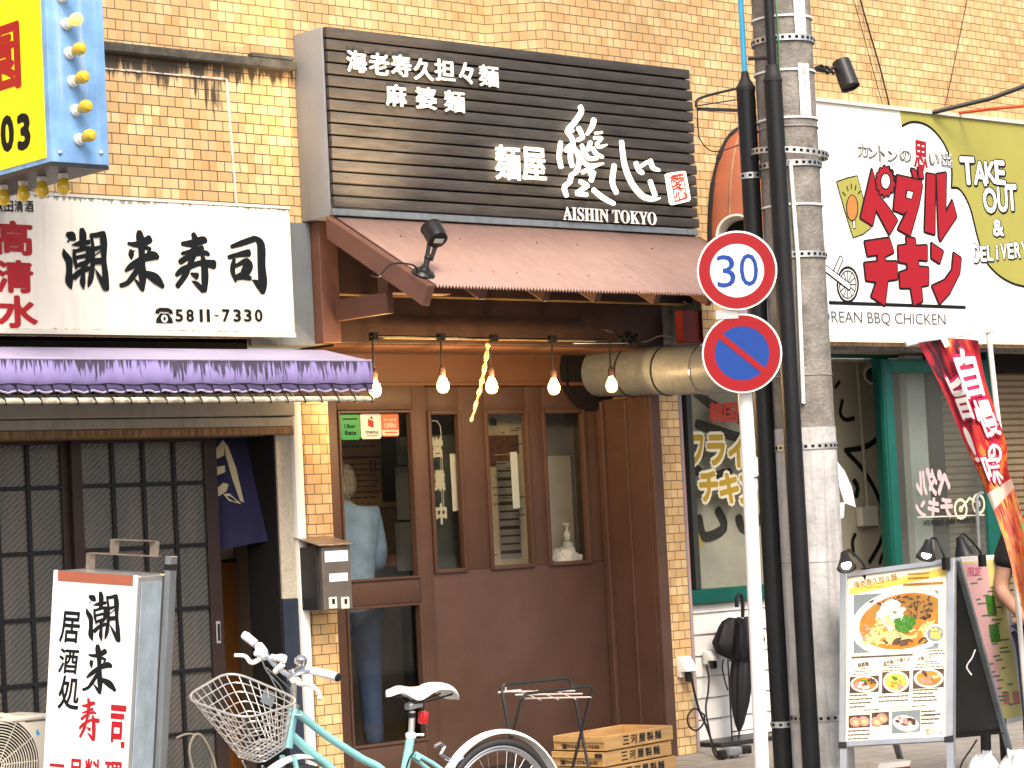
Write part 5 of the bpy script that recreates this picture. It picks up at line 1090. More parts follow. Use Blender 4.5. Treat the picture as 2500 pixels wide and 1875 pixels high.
# ================================================================ utility pole with its pipes
PY = -2.2
pc = P(1945, 700, PY); pc = V((pc.x, pc.y, 0)); tow = V((CAM.x - pc.x, CAM.y - pc.y, 0)).normalized(); scr = V((0, 0, 1)).cross(-tow); scr = -scr if scr.dot(right) < 0 else scr
M['poleconc'] = mat('pole_concrete', (0.21, 0.197, 0.175), 0.9, var=0.42, vscale=10, bump=0.8, bscale=55, streak=0.55, streakcol=(0.25, 0.235, 0.20))
M['polewhite'] = mat('peeling_whitewash', (0.45, 0.45, 0.445), 0.85, var=0.3, vscale=6, bump=0.5, bscale=40, streak=0.85, streakcol=(0.24, 0.23, 0.215))
up = thing('utility_pole', pc, 'weathered concrete utility pole with perforated metal straps and number plates', 'utility pole')
PR = 0.157; zw = P(1980, 1045, PY).z
MB().lathe([(PR, zw + .001), (PR - .004, 4.2), (PR - .014, 9.0)], pc, n=40).build('shaft', M['poleconc'], up)
MB().lathe([(PR + .004, -0.1), (PR + .003, zw)], pc, n=40).build('whitewashed_base', M['polewhite'], up)
def Zp(u, v): return P(u, v, PY - .1).z
for v in (310, 915, 1375): MB().lathe([(PR + .001, -.004), (PR + .004, -.003), (PR + .004, .003), (PR + .001, .004)], pc + V((0, 0, Zp(1960, v))), n=40).build('joint_ring', M['concrete'], up)
M['hole'] = M['void']
def strap(v, off, r, nm='perforated_strap', parent=None, u=1960, tilt=0.0):
    c = pc + scr * off[0] + tow * off[1] + V((0, 0, Zp(u, v))); ax = (V((0, 0, 1)) + scr * tilt).normalized()
    q = MB(); h = 0.016; q.lathe([(r, -h), (r + .003, -h), (r + .003, h), (r, h)], c, ax, 40, caps=False); q.m = 1
    a = ax.cross(tow).normalized(); b = ax.cross(a)
    nh = int(2 * math.pi * r / 0.036)
    for k in range(nh):
        t = 2 * math.pi * k / nh; d = a * math.cos(t) + b * math.sin(t); s_ = ax.cross(d); q.obox(c + d * (r + .0032), s_ * 0.008, ax * 0.0075, d * 0.0012)
    q.build(nm, [M['alu'], M['hole']], parent or up)
for v in (98, 400, 622, 1090, 1760): strap(v, (0, 0), PR + .006)
strap(372, (0, .012), PR + .045, tilt=.1)
for v in (45, 175, 290, 500): MB().lathe([(PR + .002, -.006), (PR + .006, -.005), (PR + .006, .005), (PR + .002, .006)], pc + V((0, 0, Zp(1960, v))), n=40, caps=False).build('white_band', M['white'], up)
def onpole(ang, z, extra=0.0): return pc + (scr * math.sin(ang) + tow * math.cos(ang)) * (PR + extra) + V((0, 0, z))
def plate(v0, v1, a0, a1, txt):
    q = MB(); n = 5; z0, z1 = Zp(1975, v1), Zp(1975, v0)
    for i in range(n):
        s0, s1 = a0 + (a1 - a0) * i / n, a0 + (a1 - a0) * (i + 1) / n; q.add([onpole(s0, z0, .006), onpole(s1, z0, .006), onpole(s1, z1, .006), onpole(s0, z1, .006)], [[0, 1, 2, 3]])
    o = q.build('number_plate', M['white'], up); am = (a0 + a1) / 2; nrm_ = scr * math.sin(am) + tow * math.cos(am); tx = V((0, 0, 1)).cross(nrm_); f = Fr(onpole(am, (z0 + z1) / 2, .007), tx, (0, 0, 1)); q = MB(); L = len(txt)
    for i, ch in enumerate(txt): put(q, ch, f, 0, (z1 - z0) * (0.5 - (i + .6) / (L + .2)), 0.026, (z1 - z0) / L * .5, d=.001)
    q.build('plate_digits', mat('faded_digits', (0.42, 0.42, 0.42), 0.5, var=0), o)
plate(-60, 108, .42, .86, '1322'); plate(163, 288, .45, .88, '1326')
m_ = MB(); m_.tube([onpole(-0.22 + .05 * math.sin(i * .6) + .015 * i, Zp(1935, -60 + 42 * i), .012) for i in range(11)], 0.004, 5); m_.build('green_wire', mat('green_wire', (0.06, 0.22, 0.10), 0.5, var=0), up)
m_ = MB(); m_.tube([onpole(.02, Zp(1955, 395), .012), onpole(.08, Zp(1960, 640), .012), onpole(.0, Zp(1968, 985), .012)], 0.011, 8); m_.build('white_conduit', M['white'], up)
m_ = MB(); m_.tube([onpole(.75, Zp(2000, 1560), .03), onpole(.7, Zp(2010, 1700), .012), onpole(.6, Zp(2025, 1900), .012)], 0.004, 5); m_.build('thin_white_cable', M['white'], up)
m_ = MB(); pp = [(2043, 1125), (2062, 1150), (2080, 1190), (2089, 1238), (2062, 1228), (2050, 1190)]; m_.prism([P(u, v, PY - .09) for u, v in pp], tow * -.004)
pp = [(2028, 1232), (2062, 1226), (2060, 1262), (2050, 1268), (2046, 1250)]; m_.prism([P(u, v, PY - .13) for u, v in pp], tow * -.004); m_.build('peeling_paper', M['white'], up)
def pipe_at(off, k): return pc + scr * off + tow * k
A0 = pipe_at(-0.208, 0.0); za_ = P(1830, 205, PY).z; zcone = P(1833, 172, PY).z
M['pipeblack'] = mat('black_pipe', (0.008, 0.009, 0.011), 0.42, var=0.25, vscale=5, streak=0.3, streakcol=(0.02, 0.022, 0.024))
pa = thing('black_pipe', A0, 'black cable pipe with tapered cap and thin blue pipe above, left of the utility pole', 'pipe', 'black pipes strapped to the utility pole')
r_ = 0.049
MB().lathe([(r_, 0.0), (r_, za_)], A0, n=24).build('pipe_body', M['pipeblack'], pa)
MB().lathe([(r_ + .001, za_ + .001), (r_ + .002, za_ + .02), (r_ * .9, za_ + .03), (0.022, zcone), (0.018, zcone + .03)], A0, n=24).build('tapered_cap', M['blackrub'], pa)
MB().lathe([(0.0145, zcone + .031), (0.0145, 8)], A0, n=14).build('blue_pipe', mat('blue_pipe', (0.05, 0.36, 0.62), 0.4, var=0.1), pa)
strap(408, (-0.208, 0), r_ + .002, 'perforated_strap', pa, u=1850); strap(1782, (-0.208, 0), r_ + .002, 'perforated_strap', pa, u=1920)
B0 = pipe_at(-0.062, 0.198); zb1 = P(1887, 198, PY - .1).z; r2 = 0.046
pb_ = thing('black_pipe', B0, 'black cable pipe with a stepped collar, in front of the utility pole', 'pipe', 'black pipes strapped to the utility pole')
MB().lathe([(r2, 0.0), (r2, zb1)], B0, n=24).build('pipe_body', M['pipeblack'], pb_)
MB().lathe([(r2 + .003, zb1 + .001), (r2 + .003, zb1 + .014), (r2 - .004, zb1 + .018), (r2 - .006, zb1 + .05), (0.036, zb1 + .055), (0.034, zb1 + .085), (0.026, zb1 + .09)], B0, n=24).build('collar', M['blackrub'], pb_)
MB().lathe([(0.0255, zb1 + .091), (0.0255, 8)], B0, n=18).build('thin_pipe', M['pipeblack'], pb_)
m_ = MB(); m_.tube([pipe_at(-.18, .02) + V((0, 0, P(1840, 130, PY).z)), pipe_at(-.05, .17) + V((0, 0, P(1875, 148, PY).z))], .01, 6); m_.build('bolt_bracket', M['darkmetal'], up)
# wall wire loop and stub left of the pipes
m_ = MB(); YW = -.8
m_.tube([V(q) for q in catmull([tuple(P(u, v, YW)) for u, v in [(1815, 213), (1760, 225), (1722, 235), (1702, 245), (1700, 262)]], 5)], 0.009, 6)
m_.tube([V(q) for q in catmull([tuple(P(u, v, YW)) for u, v in [(1702, 250), (1705, 320), (1712, 345), (1735, 368), (1765, 367), (1815, 350)]], 5)], 0.004, 5)
m_.tube([P(1705, 258, YW), P(1812, 241, YW)], 0.004, 5); m_.bar(P(1705, 266, YW), P(1810, 270, YW), .018, .018)
m_.build('cable_bracket', M['darkmetal']); tag(bpy.data.objects['cable_bracket'], 'bent black cable bracket with a hanging wire loop left of the black pipes', 'bracket')
# flood light on the pole
c = P(2063, 178, PY - .05); fl_ = thing('flood_lamp', c, 'dark grey cylindrical lamp on a bent arm at the right of the utility pole', 'lamp')
ax = (scr * .26 + V((0, 0, -1)) * .92 + tow * .25).normalized()
MB().lathe([(0.03, -0.075), (0.048, -0.07), (0.05, -0.06), (0.052, 0.085), (0.053, 0.09), (0.045, 0.09), (0.043, 0.08)], c, ax, 24).build('lamp_head', M['darkmetal'], fl_)
m_ = MB(); m_.tube([V(q) for q in catmull([tuple(P(u, v, PY - .05)) for u, v in [(1990, 172), (2005, 160), (2020, 178), (2035, 165), (2048, 176)]], 4)], 0.009, 6); m_.tube([P(1992, 168, PY - .05), P(2012, 172, PY - .05)], .014, 8); m_.tube([P(2016, 162, PY - .05), P(2036, 180, PY - .05)], .008, 6); m_.build('arm', M['black'], fl_)
# wires over the tiles at the upper right and the two slanting tubes
for pts_, r_w, lb_ in (([(2098, -10), (2112, 40), (2128, 95), (2150, 170), (2172, 260)], .006, 'thick black wire curving down the tiled wall above the chicken sign'), ([(2082, -10), (2120, 130), (2155, 256)], .003, 'thin dark wire just left of the thick black wire on the tiles'), ([(2362, -5), (2335, 128), (2308, 258)], .003, 'thin dark wire slanting left across the tiles at the upper right')):
    tag(MB().tube([V(q) for q in catmull([tuple(P(u, v, -.27)) for u, v in pts_], 4)], r_w, 5).build('wall_wire', M['black']), lb_, 'wire', 'wires on the tiled wall')
tag(MB().tube([P(2275, 275, -.31), P(2420, 240, -.6), P(2515, 205, -.8)], 0.016, 8).build('slanting_rod', M['darkmetal']), 'dark slanting metal rod over the top edge of the chicken sign', 'rod')
tag(MB().tube([P(2340, 276, -.31), P(2430, 265, -.6), P(2520, 257, -.8)], 0.011, 8).build('slanting_tube', mat('orange_tube', (0.6, 0.08, 0.03), 0.5, var=0.05)), 'orange red tube just below the dark slanting rod', 'tube')
# ================================================================ road sign post
RY = -2.45
rp_ = P(1826, 1080, RY); dsc = (rp_ - CAM).dot(fwd); ppx = dsc / F
rs = thing('road_sign', V((rp_.x, rp_.y, 0)), 'white pole with a round speed limit 30 sign above a round no parking sign', 'road sign')
tw = V((CAM.x - rp_.x, CAM.y - rp_.y, 0)).normalized(); sr = V((0, 0, 1)).cross(tw)
M['polepaint'] = mat('white_pole_paint', (0.80, 0.80, 0.79), 0.35, var=0.03)
top = P(1797.5, 610, RY); bot = P(1862, 1930, RY)
MB().tube([V((bot.x, bot.y, -0.02)) if False else bot + (bot - top).normalized() * .2, rp_, top], 0.0355, 18).build('pole', M['polepaint'], rs)
p_ = P(1832, 1140, RY); dirp = (top - bot).normalized()
m_ = MB(); m_.lathe([(0.037, -.045), (0.0385, -.045), (0.0385, .045), (0.037, .045)], p_, dirp, 18, caps=False); m_.build('pole_sticker', mat('pole_sticker', (0.66, 0.66, 0.64), 0.5, var=0.1), rs)
m_ = MB(); m_.lathe([(0.037, -.003), (0.0395, -.003), (0.0395, .003), (0.037, .003)], p_ - dirp * .055, dirp, 18, caps=False); m_.build('pole_band', M['darkmetal'], rs)
M['signred'] = mat('sign_red', (0.30, 0.008, 0.013), 0.3, var=0.03); M['signblue'] = mat('sign_blue', (0.010, 0.052, 0.27), 0.3, var=0.03); M['signw'] = mat('sign_white', (0.82, 0.82, 0.82), 0.3, var=0.02)
def road_disc(u, v, r, kind):
    c = PD(u, v, dsc - 0.06); f = Fr(c, sr, (0, 0, 1)); R = r * ppx
    q = MB(); q.lathe([(R - .004, -.006), (R, -.004), (R, .001), (R - .003, .002)], c, tw, 56); o = q.build('sign_plate', M['signw'], rs, sharp=30)
    q = MB(); ringf(q, f, 0, 0, R * (.675 if kind else .68), R * .955, .004, 64); q.build('red_ring', M['signred'], o)
    if kind:
        q = MB()
        for s_, ch in ((-1, '3'), (1, '0')): put(q, ch, f, s_ * R * .285 + R * .01, 0, R * .46, R * .82, off=.0, d=.004)
        q.build('blue_number', M['signblue'], o)
    else:
        q = MB(); disc(q, f, 0, 0, R * .70, d=.003, n=56); q.build('blue_field', M['signblue'], o)
        q = MB(); a = R2 = R * .74; t = R_(-42); stroke(q, f, [(-a * math.cos(t), -a * math.sin(t)), (a * math.cos(t), a * math.sin(t))], [R * .15] * 2, .005, smooth=False); q.build('red_bar', M['signred'], o)
    q = MB(); q.obox(c - tw * .016, sr * .06, V((0, 0, 1)) * .02, tw * .009); q.build('bracket', M['greymetal'], rs)
road_disc(1799.5, 660.5, 97, 1); road_disc(1811.5, 862.5, 97, 0)
m_ = MB(); c = PD(1775, 768, dsc - .04); m_.obox(c, sr * .055, V((0, 0, 1)) * .022, tw * .01); m_.build('backing_bar', M['alu'], rs)
# ================================================================ umbrella, sockets, cables on the right pilaster
uy = 0.18
def U7(a, b, y=uy): return P(1550 + a / 2.885, 1300 + b / 2.885, y)
um = thing('umbrella', U7(735, 1440), 'closed black umbrella with a hooked handle leaning on a rack against white siding', 'umbrella')
m_ = MB(); m_.tube([V(q) for q in catmull([tuple(U7(a, b)) for a, b in [(718, 525), (716, 470), (735, 436), (757, 470), (760, 600)]], 6)], 0.0125, 8); m_.build('handle', M['black'], um)
c0 = U7(758, 605); c1 = U7(735, 1400); prof = [(0.018, 0.0, 0), (0.115, .06, .9), (0.15, .20, .8), (0.135, .30, .6), (0.07, .37, .35), (0.075, .40, .25), (0.085, .55, .3), (0.07, .75, .3), (0.035, .93, .3), (0.012, 1.0, 0)]
vs = []; N = 40
for r, t, fd in prof:
    c = c0.lerp(c1, t)
    for k in range(N):
        an = 2 * math.pi * k / N; rr = r * (1 + .30 * fd * math.cos(8 * an)) * (1.15 if math.cos(an) < 0 and t < .33 else .9); zz = (0.055 * abs(math.sin(4 * an)) if t == .06 else 0)
        vs.append(c + V((rr * math.cos(an), rr * .8 * math.sin(an), zz)))
M['umbcloth'] = mat('black_cloth', (0.010, 0.010, 0.012), 0.55, var=0.2)
MB().add(vs, [[i * N + k, i * N + (k + 1) % N, (i + 1) * N + (k + 1) % N, (i + 1) * N + k] for i in range(len(prof) - 1) for k in range(N)]).build('folded_canopy', M['umbcloth'], um, sharp=60)
m_ = MB(); m_.tube([c1, U7(732, 1455)], .006, 6); m_.build('ferrule', M['black'], um)
m_ = MB(); m_.tube([V(q) for q in catmull([tuple(U7(a, b, uy - .06)) for a, b in [(625, 890), (615, 950), (635, 1050), (655, 1110)]], 4)], .005, 5); m_.build('strap', M['black'], um)
rk = thing('umbrella_rack', U7(740, 1480, .2), 'thin dark wire umbrella rack standing against white siding below the green sill', 'rack')
m_ = MB()
for a, y in ((655, .1), (860, .1), (655, .32), (860, .32)): p = U7(a, 900, y); m_.tube([(p.x, y, 0.01), (p.x, y, p.z)], .005, 6)
p0, p1 = U7(655, 905, .1), U7(860, 905, .1)
for z in (p0.z, 0.06): m_.tube([(p0.x, .1, z), (p1.x, .1, z), (U7(860, 900, .32).x, .32, z), (U7(655, 900, .32).x, .32, z)], .005, 6, closed=True)
m_.build('wire_frame', M['black'], rk); MB().box(p0.x - .12, p1.x + .25, .08, .34, 0.004, 0.03).build('tray', M['darkmetal'], rk, bevel=.004)
def socket_(u0, u1, v0, v1, y, lab):
    f = facade(y); a, b = f.px(u0, v1), f.px(u1, v0); t = thing('outlet_box', f.p(*a), lab, 'outlet', 'white outlet boxes')
    q = MB(); q.prism([(a[0], y, a[1]), (a[0], y - .035, a[1]), (a[0], y - .035, a[1] + (b[1] - a[1]) * .25), (a[0], y - .09, a[1] + (b[1] - a[1]) * .3), (a[0], y - .03, b[1]), (a[0], y, b[1])], (b[0] - a[0], 0, 0)); q.build('cover', M['white'], t, bevel=.004, seg=2)
    q = MB(); q.box((a[0] + b[0]) / 2 - .02, (a[0] + b[0]) / 2 + .02, y - .07, y - .037, a[1] - .03, a[1] + (b[1] - a[1]) * .24); q.build('plug', M['black'], t, bevel=.004); return t
socket_(1652, 1678, 1601, 1654, -.001, 'white outdoor outlet box with a plugged cable on the tiled pilaster'); socket_(1716, 1736, 1588, 1622, .37, 'second white outlet box beside the umbrella on white siding')
m_ = MB()
m_.tube([V(q) for q in catmull([tuple(U7(a, b, y)) for a, b, y in [(390, 985, -.06), (405, 1060, -.05), (430, 1170, -.04), (460, 1270, -.06), (505, 1370, -.12), (545, 1480, -.2), (600, 1590, -.35), (650, 1620, -.4)]], 5)], .008, 6)
m_.tube([V(q) for q in catmull([tuple(U7(a, b, -.05)) for a, b in [(470, 1270), (420, 1240), (375, 1290), (380, 1360), (430, 1395), (480, 1350), (490, 1290), (465, 1270)]], 5)], .006, 6)
m_.tube([V(q) for q in catmull([tuple(U7(a, b, y)) for a, b, y in [(505, 935, .33), (520, 1020, .3), (515, 1130, .2), (500, 1250, .05), (530, 1430, -.12), (560, 1560, -.3), (640, 1630, -.4)]], 5)], .007, 6)
m_.build('extension_cable', M['black']); tag(bpy.data.objects['extension_cable'], 'black looped extension cable running from the outlet boxes down to the paving', 'cable')
pl = thing('plug_cluster', (U7(680, 1630, -.42).x, -.42, 0), 'grey and black tangle of plugs lying on the paving near the cable end', 'plugs')
for k, (a, b, mt) in enumerate([(620, 1622, 'black'), (665, 1612, 'greymetal'), (700, 1635, 'greymetal'), (735, 1640, 'black')]):
    p = U7(a, b, -.42); MB().obox((p.x, -.42 - .03 * (k % 2), .045 if k % 2 else .03), V((.035, .02 * (-1) ** k, 0)), V((-.01, .022, 0)), V((0, 0, .026))).build('plug', M[mt], pl, bevel=.006, seg=2)
# ================================================================ people
def skin(nm, joints, edges, m, parent, sub=2, **k):
    # joints: name -> (position, (rx, ry)); one continuous surface grown round the skeleton
    names = list(joints); me = bpy.data.meshes.new(nm); idx = {n: i for i, n in enumerate(names)}
    me.from_pydata([tuple(joints[n][0]) for n in names], [(idx[a], idx[b]) for a, b in edges], [])
    o = bpy.data.objects.new(nm, me); COL.objects.link(o); me.materials.append(m)
    o.modifiers.new('skin', 'SKIN'); sk = me.skin_vertices[0].data
    for i, n in enumerate(names): r = joints[n][1]; sk[i].radius = r if isinstance(r, tuple) else (r, r); sk[i].use_root = (i == 0)
    md = o.modifiers.new('sub', 'SUBSURF'); md.levels = sub; md.render_levels = sub
    bpy.context.view_layer.update()
    dg = bpy.context.evaluated_depsgraph_get(); m2 = bpy.data.meshes.new_from_object(o.evaluated_get(dg)); bpy.data.objects.remove(o)
    for p in m2.polygons: p.use_smooth = True
    if not m2.materials: m2.materials.append(m)
    o = bpy.data.objects.new(nm, m2); COL.objects.link(o); o.parent = parent; o.matrix_parent_inverse = WM[parent.name].inverted(); WM[o.name] = WM[parent.name]; return o
M['skin'] = mat('skin', (0.42, 0.235, 0.16), 0.5, var=0.1, vscale=8)
M['denim'] = mat('denim_shirt', (0.30, 0.44, 0.68), 0.85, var=0.3, vscale=7, bump=1.0, bscale=11, grain=(1, 1, .5))
M['jeans'] = mat('dark_jeans', (0.055, 0.08, 0.16), 0.85, var=0.25, vscale=6, bump=0.4, bscale=12)
M['greyhair'] = mat('grey_hair', (0.34, 0.30, 0.265), 0.6, var=0.75, vscale=55, stretch=(1, 1, .12), bump=1.0, bscale=60)
M['blackhair'] = mat('black_hair', (0.012, 0.010, 0.009), 0.45, var=0.3, vscale=30)
def person(lab, base, H, face, shirt, trous, hair, lean=0.0, arms=None, sleeve='long', drop=0.0):
    k = H / 1.75; c, s_ = math.cos(face), math.sin(face); base = V(base)
    def L(x, y, z): z = z - (drop if z > 1.5 else 0); y = y + max(0, z - .95) * lean; return base + V((x * c - y * s_, x * s_ + y * c, z)) * k
    t = thing('person', base, lab, 'person')
    arms = arms or {-1: ((-.23, -.03, 1.13), (-.24, .05, .90)), 1: ((.23, -.03, 1.13), (.24, .05, .90))}
    J = {'pel': (L(0, 0, .95), (.13 * k, .095 * k)), 'sp': (L(0, .01, 1.12), (.11 * k, .085 * k)), 'ch': (L(0, .0, 1.32), (.13 * k, .095 * k)), 'nb': (L(0, -.0, 1.45), (.075 * k, .07 * k)), 'nk': (L(0, .015, 1.52), (.055 * k, .055 * k)), 'hd': (L(0, .03, 1.59), (.078 * k, .085 * k)), 'hm': (L(0, .035, 1.66), (.082 * k, .095 * k)), 'ht': (L(0, .02, 1.72), (.06 * k, .07 * k)),
         'nose': (L(0, .135, 1.625), .012 * k)}
    E_ = [('pel', 'sp'), ('sp', 'ch'), ('ch', 'nb'), ('nb', 'nk'), ('nk', 'hd'), ('hd', 'hm'), ('hm', 'ht'), ('hd', 'nose')]
    for sd in (-1, 1):
        el, wr = arms[sd]; q = str(sd); d = (V(wr) - V(el)).normalized(); hp = V(wr) + d * .06; inn = V((-sd, 0, 0)); fw = V((0, 1, 0))
        J['s' + q] = (L(sd * .17, 0, 1.40), .062 * k); J['e' + q] = (L(*el), .043 * k); J['w' + q] = (L(*wr), .028 * k); J['h' + q] = (L(*hp), (.036 * k, .02 * k))
        E_ += [('ch', 's' + q), ('s' + q, 'e' + q), ('e' + q, 'w' + q), ('w' + q, 'h' + q)]
        for f, (off, ln) in enumerate(((.026, .062), (.009, .072), (-.009, .068), (-.025, .054))):
            a = hp + d * .035 + fw * off; b = a + d * ln * .55 + inn * .006; g = b + d * ln * .45 + inn * .018
            for nm, p, r in (('a', a, .0095), ('b', b, .0085), ('c', g, .0065)): J[f'f{q}{f}{nm}'] = (L(*p), r * k)
            E_ += [('h' + q, f'f{q}{f}a'), (f'f{q}{f}a', f'f{q}{f}b'), (f'f{q}{f}b', f'f{q}{f}c')]
        a = V(wr) + d * .03 + fw * .03; b = a + d * .035 + fw * .02; g = b + d * .03 + inn * .01
        for nm, p, r in (('a', a, .011), ('b', b, .010), ('c', g, .007)): J[f't{q}{nm}'] = (L(*p), r * k)
        E_ += [('w' + q, f't{q}a'), (f't{q}a', f't{q}b'), (f't{q}b', f't{q}c')]
        J['hp' + q] = (L(sd * .09, 0, .88), .085 * k); J['k' + q] = (L(sd * .10, .02, .50), .058 * k); J['an' + q] = (L(sd * .10, -.02, .09), .038 * k); J['to' + q] = (L(sd * .11, .14, .035), .033 * k)
        E_ += [('pel', 'hp' + q), ('hp' + q, 'k' + q), ('k' + q, 'an' + q), ('an' + q, 'to' + q)]
    skin('body', J, E_, M['skin'], t)
    S_ = {'hem': (L(0, 0, .80), (.18 * k, .135 * k)), 'pel': (L(0, 0, .92), (.182 * k, .135 * k)), 'sp': (L(0, .0, 1.12), (.175 * k, .135 * k)), 'ch': (L(0, -.0, 1.31), (.20 * k, .155 * k)), 'nb': (L(0, -.005, 1.44), (.10 * k, .09 * k)), 'col': (L(0, .005, 1.495), (.066 * k, .066 * k))}
    SE = [('hem', 'pel'), ('pel', 'sp'), ('sp', 'ch'), ('ch', 'nb'), ('nb', 'col')]
    for sd in (-1, 1):
        el, wr = arms[sd]; q = str(sd); S_['s' + q] = (L(sd * .175, 0, 1.40), .082 * k); SE.append(('ch', 's' + q))
        if sleeve == 'long':
            S_['e' + q] = (L(*el), .064 * k); S_['w' + q] = (L(*(V(el).lerp(V(wr), .85))), .046 * k); SE += [('s' + q, 'e' + q), ('e' + q, 'w' + q)]
        else: S_['e' + q] = (L(*(V((sd * .175, 0, 1.40)).lerp(V(el), .62))), .075 * k); SE.append(('s' + q, 'e' + q))
    skin('shirt', S_, SE, shirt, t)
    T_ = {'pel': (L(0, 0, .97), (.165 * k, .125 * k))}; TE = []
    for sd in (-1, 1):
        q = str(sd); T_['hp' + q] = (L(sd * .09, 0, .86), .108 * k); T_['k' + q] = (L(sd * .10, .02, .50), .076 * k); T_['an' + q] = (L(sd * .10, -.02, .07), .060 * k); TE += [('pel', 'hp' + q), ('hp' + q, 'k' + q), ('k' + q, 'an' + q)]
    skin('trousers', T_, TE, trous, t)
    H_ = {'a': (L(0, .005, 1.70), (.106 * k, .118 * k)), 'b': (L(0, -.03, 1.62), (.094 * k, .085 * k)), 'c': (L(0, -.05, 1.55), (.066 * k, .05 * k)), 't': (L(0, .01, 1.745), (.06 * k, .075 * k)), 'f': (L(0, .07, 1.735), (.085 * k, .05 * k)), 'l': (L(-.075, .03, 1.66), .03 * k), 'r': (L(.075, .03, 1.66), .03 * k)}
    skin('hair', H_, [('a', 'b'), ('b', 'c'), ('a', 't'), ('a', 'f'), ('a', 'l'), ('a', 'r')], hair, t)
    for sd in (-1, 1): skin('shoe', {'h': (L(sd * .10, -.04, .05), (.05 * k, .05 * k)), 'm': (L(sd * .105, .06, .045), (.05 * k, .045 * k)), 't': (L(sd * .11, .16, .035), (.045 * k, .035 * k))}, [('h', 'm'), ('m', 't')], M['blackrub'], t)
    q = MB()
    for sd in (-1, 1): q.ball(L(sd * .033, .123, 1.645), .0065 * k, 8)
    q.build('eyes', M['ink'], t); q = MB(); q.ball(L(0, .115, 1.575), .02 * k, 8, (1, .5, .35)); q.build('mouth', mat('lips', (0.30, .10, .08), .5, var=0), t)
    return t
p_ = P(856, 1500, 0.82)
person('grey haired person seen from behind inside, in a denim shirt and dark jeans', (p_.x, .82, 0.12), 1.80, R_(-22), M['denim'], M['jeans'], M['greyhair'], lean=0.16, drop=.05, arms={-1: ((-.22, .08, 1.12), (-.10, .30, 1.10)), 1: ((.205, .05, 1.12), (.15, .30, 1.10))})
p2 = PD(2540, 1165, 13.0)
person('person in a black short sleeved shirt with folded hands at the right edge', (p2.x, p2.y, -0.114), 1.73, R_(118), mat('black_tshirt', (0.012, 0.012, 0.015), 0.8, var=0.2), M['jeans'], M['blackhair'], sleeve='short', arms={-1: ((-.25, .02, 1.12), (-.08, .20, .93)), 1: ((.25, .02, 1.12), (.06, .21, .93))})
# ================================================================ things inside the noodle shop
M['carton'] = mat('brown_carton', (0.55, 0.31, 0.135), 0.8, var=0.15, vscale=5); M['cartonink'] = mat('carton_print', (0.06, 0.03, 0.012), 0.8, var=0)
def carton(u0, v0, u1, v1, y, lab, rows_):
    f = facade(y); a, b = f.px(u0, v1), f.px(u1, v0); t = thing('cardboard_box', f.p((a[0] + b[0]) / 2, a[1]), lab, 'box', 'cardboard boxes inside the shop window')
    MB().box(a[0], b[0], y, y + .32, a[1], b[1]).build('box', M['carton'], t, bevel=.004); q = MB()
    for i in range(rows_):
        z = b[1] - (b[1] - a[1]) * (i + 1) / (rows_ + 1); x = a[0] + (b[0] - a[0]) * .08
        while x < b[0] - .05: w_ = random.uniform(.02, .06); stroke(q, f, [(x, z), (x + w_, z)], [.009, .009], .001, smooth=False); x += w_ + .012
    q.build('printed_lines', M['cartonink'], t)
    q = MB(); q.poly([f.p(b[0] - .09, b[1] - .01, .0015), f.p(b[0] - .075, b[1] - .01, .0015), f.p(b[0] - .075, b[1] - .09, .0015), f.p(b[0] - .09, b[1] - .09, .0015)]); q.poly([f.p(b[0] - .06, b[1] - .01, .0015), f.p(b[0] - .045, b[1] - .01, .0015), f.p(b[0] - .045, b[1] - .09, .0015), f.p(b[0] - .06, b[1] - .09, .0015)])
    q.build('red_bars', M['red'], t); return t
carton(800, 1118, 930, 1232, 1.35, 'brown cardboard box with printed lines behind the denim clad person', 7)
carton(800, 1040, 928, 1116, 1.36, 'upper brown cardboard box stacked just below the delivery stickers', 2)
M['cab'] = mat('dark_cabinet', (0.20, 0.15, 0.115), 0.6, var=0.2)
f = facade(1.30); a, b = f.px(800, 1480), f.px(968, 1238)
ct = thing('cabinet', f.p((a[0] + b[0]) / 2, 0.012), 'dark cabinet with a pale worktop under the cardboard boxes', 'cabinet')
MB().box(a[0], b[0], 1.30, 1.85, 0.013, b[1]).build('body', M['cab'], ct, bevel=.005); MB().box(a[0], b[0] + .01, 1.27, 1.86, b[1] + .001, b[1] + .035).build('worktop', mat('pale_top', (0.30, 0.21, 0.13), .6, var=.1), ct, bevel=.004)
tag(MB().box(P(930, 1300, 1.2).x, P(968, 1300, 1.2).x, 1.1, 1.25, P(940, 1385, 1.2).z, P(940, 1355, 1.2).z).build('folded_cloth', mat('orange_cloth', (0.35, .12, .06), .8, var=.2), bevel=.015, seg=2), 'folded orange brown cloth low inside the big window', 'cloth')
M['greytile'] = mat('grey_tile_panel', (0.42, 0.44, 0.45), 0.4, var=.1)
q = MB(); f = facade(1.05)
for v0, v1 in ((1065, 1135), (1137, 1270), (1272, 1395)): a, b = f.px(980, v1), f.px(1030, v0); q.box(a[0], b[0], 1.05, 1.09, a[1] + .002, b[1] - .002)
q.build('tall_tile_board', M['greytile']); tag(bpy.data.objects['tall_tile_board'], 'tall grey tiled panel at the right side inside the big window', 'panel')
f2 = facade(0.75); a, b = f2.px(1052, 1440), f2.px(1142, 1060); tag(MB().box(a[0] - .05, b[0] + .02, .80, .83, 0.9, b[1]).build('dark_green_panel', mat('dark_green_panel', (.18, .20, .18), .5, var=.2)), 'dark green grey board behind the first door window', 'board')
fg = facade(D + 0.055)
op = thing('open_sign', fg.p(*fg.px(1070, 1260)), 'hanging white characters on strings behind the first door window', 'sign')
q = MB()
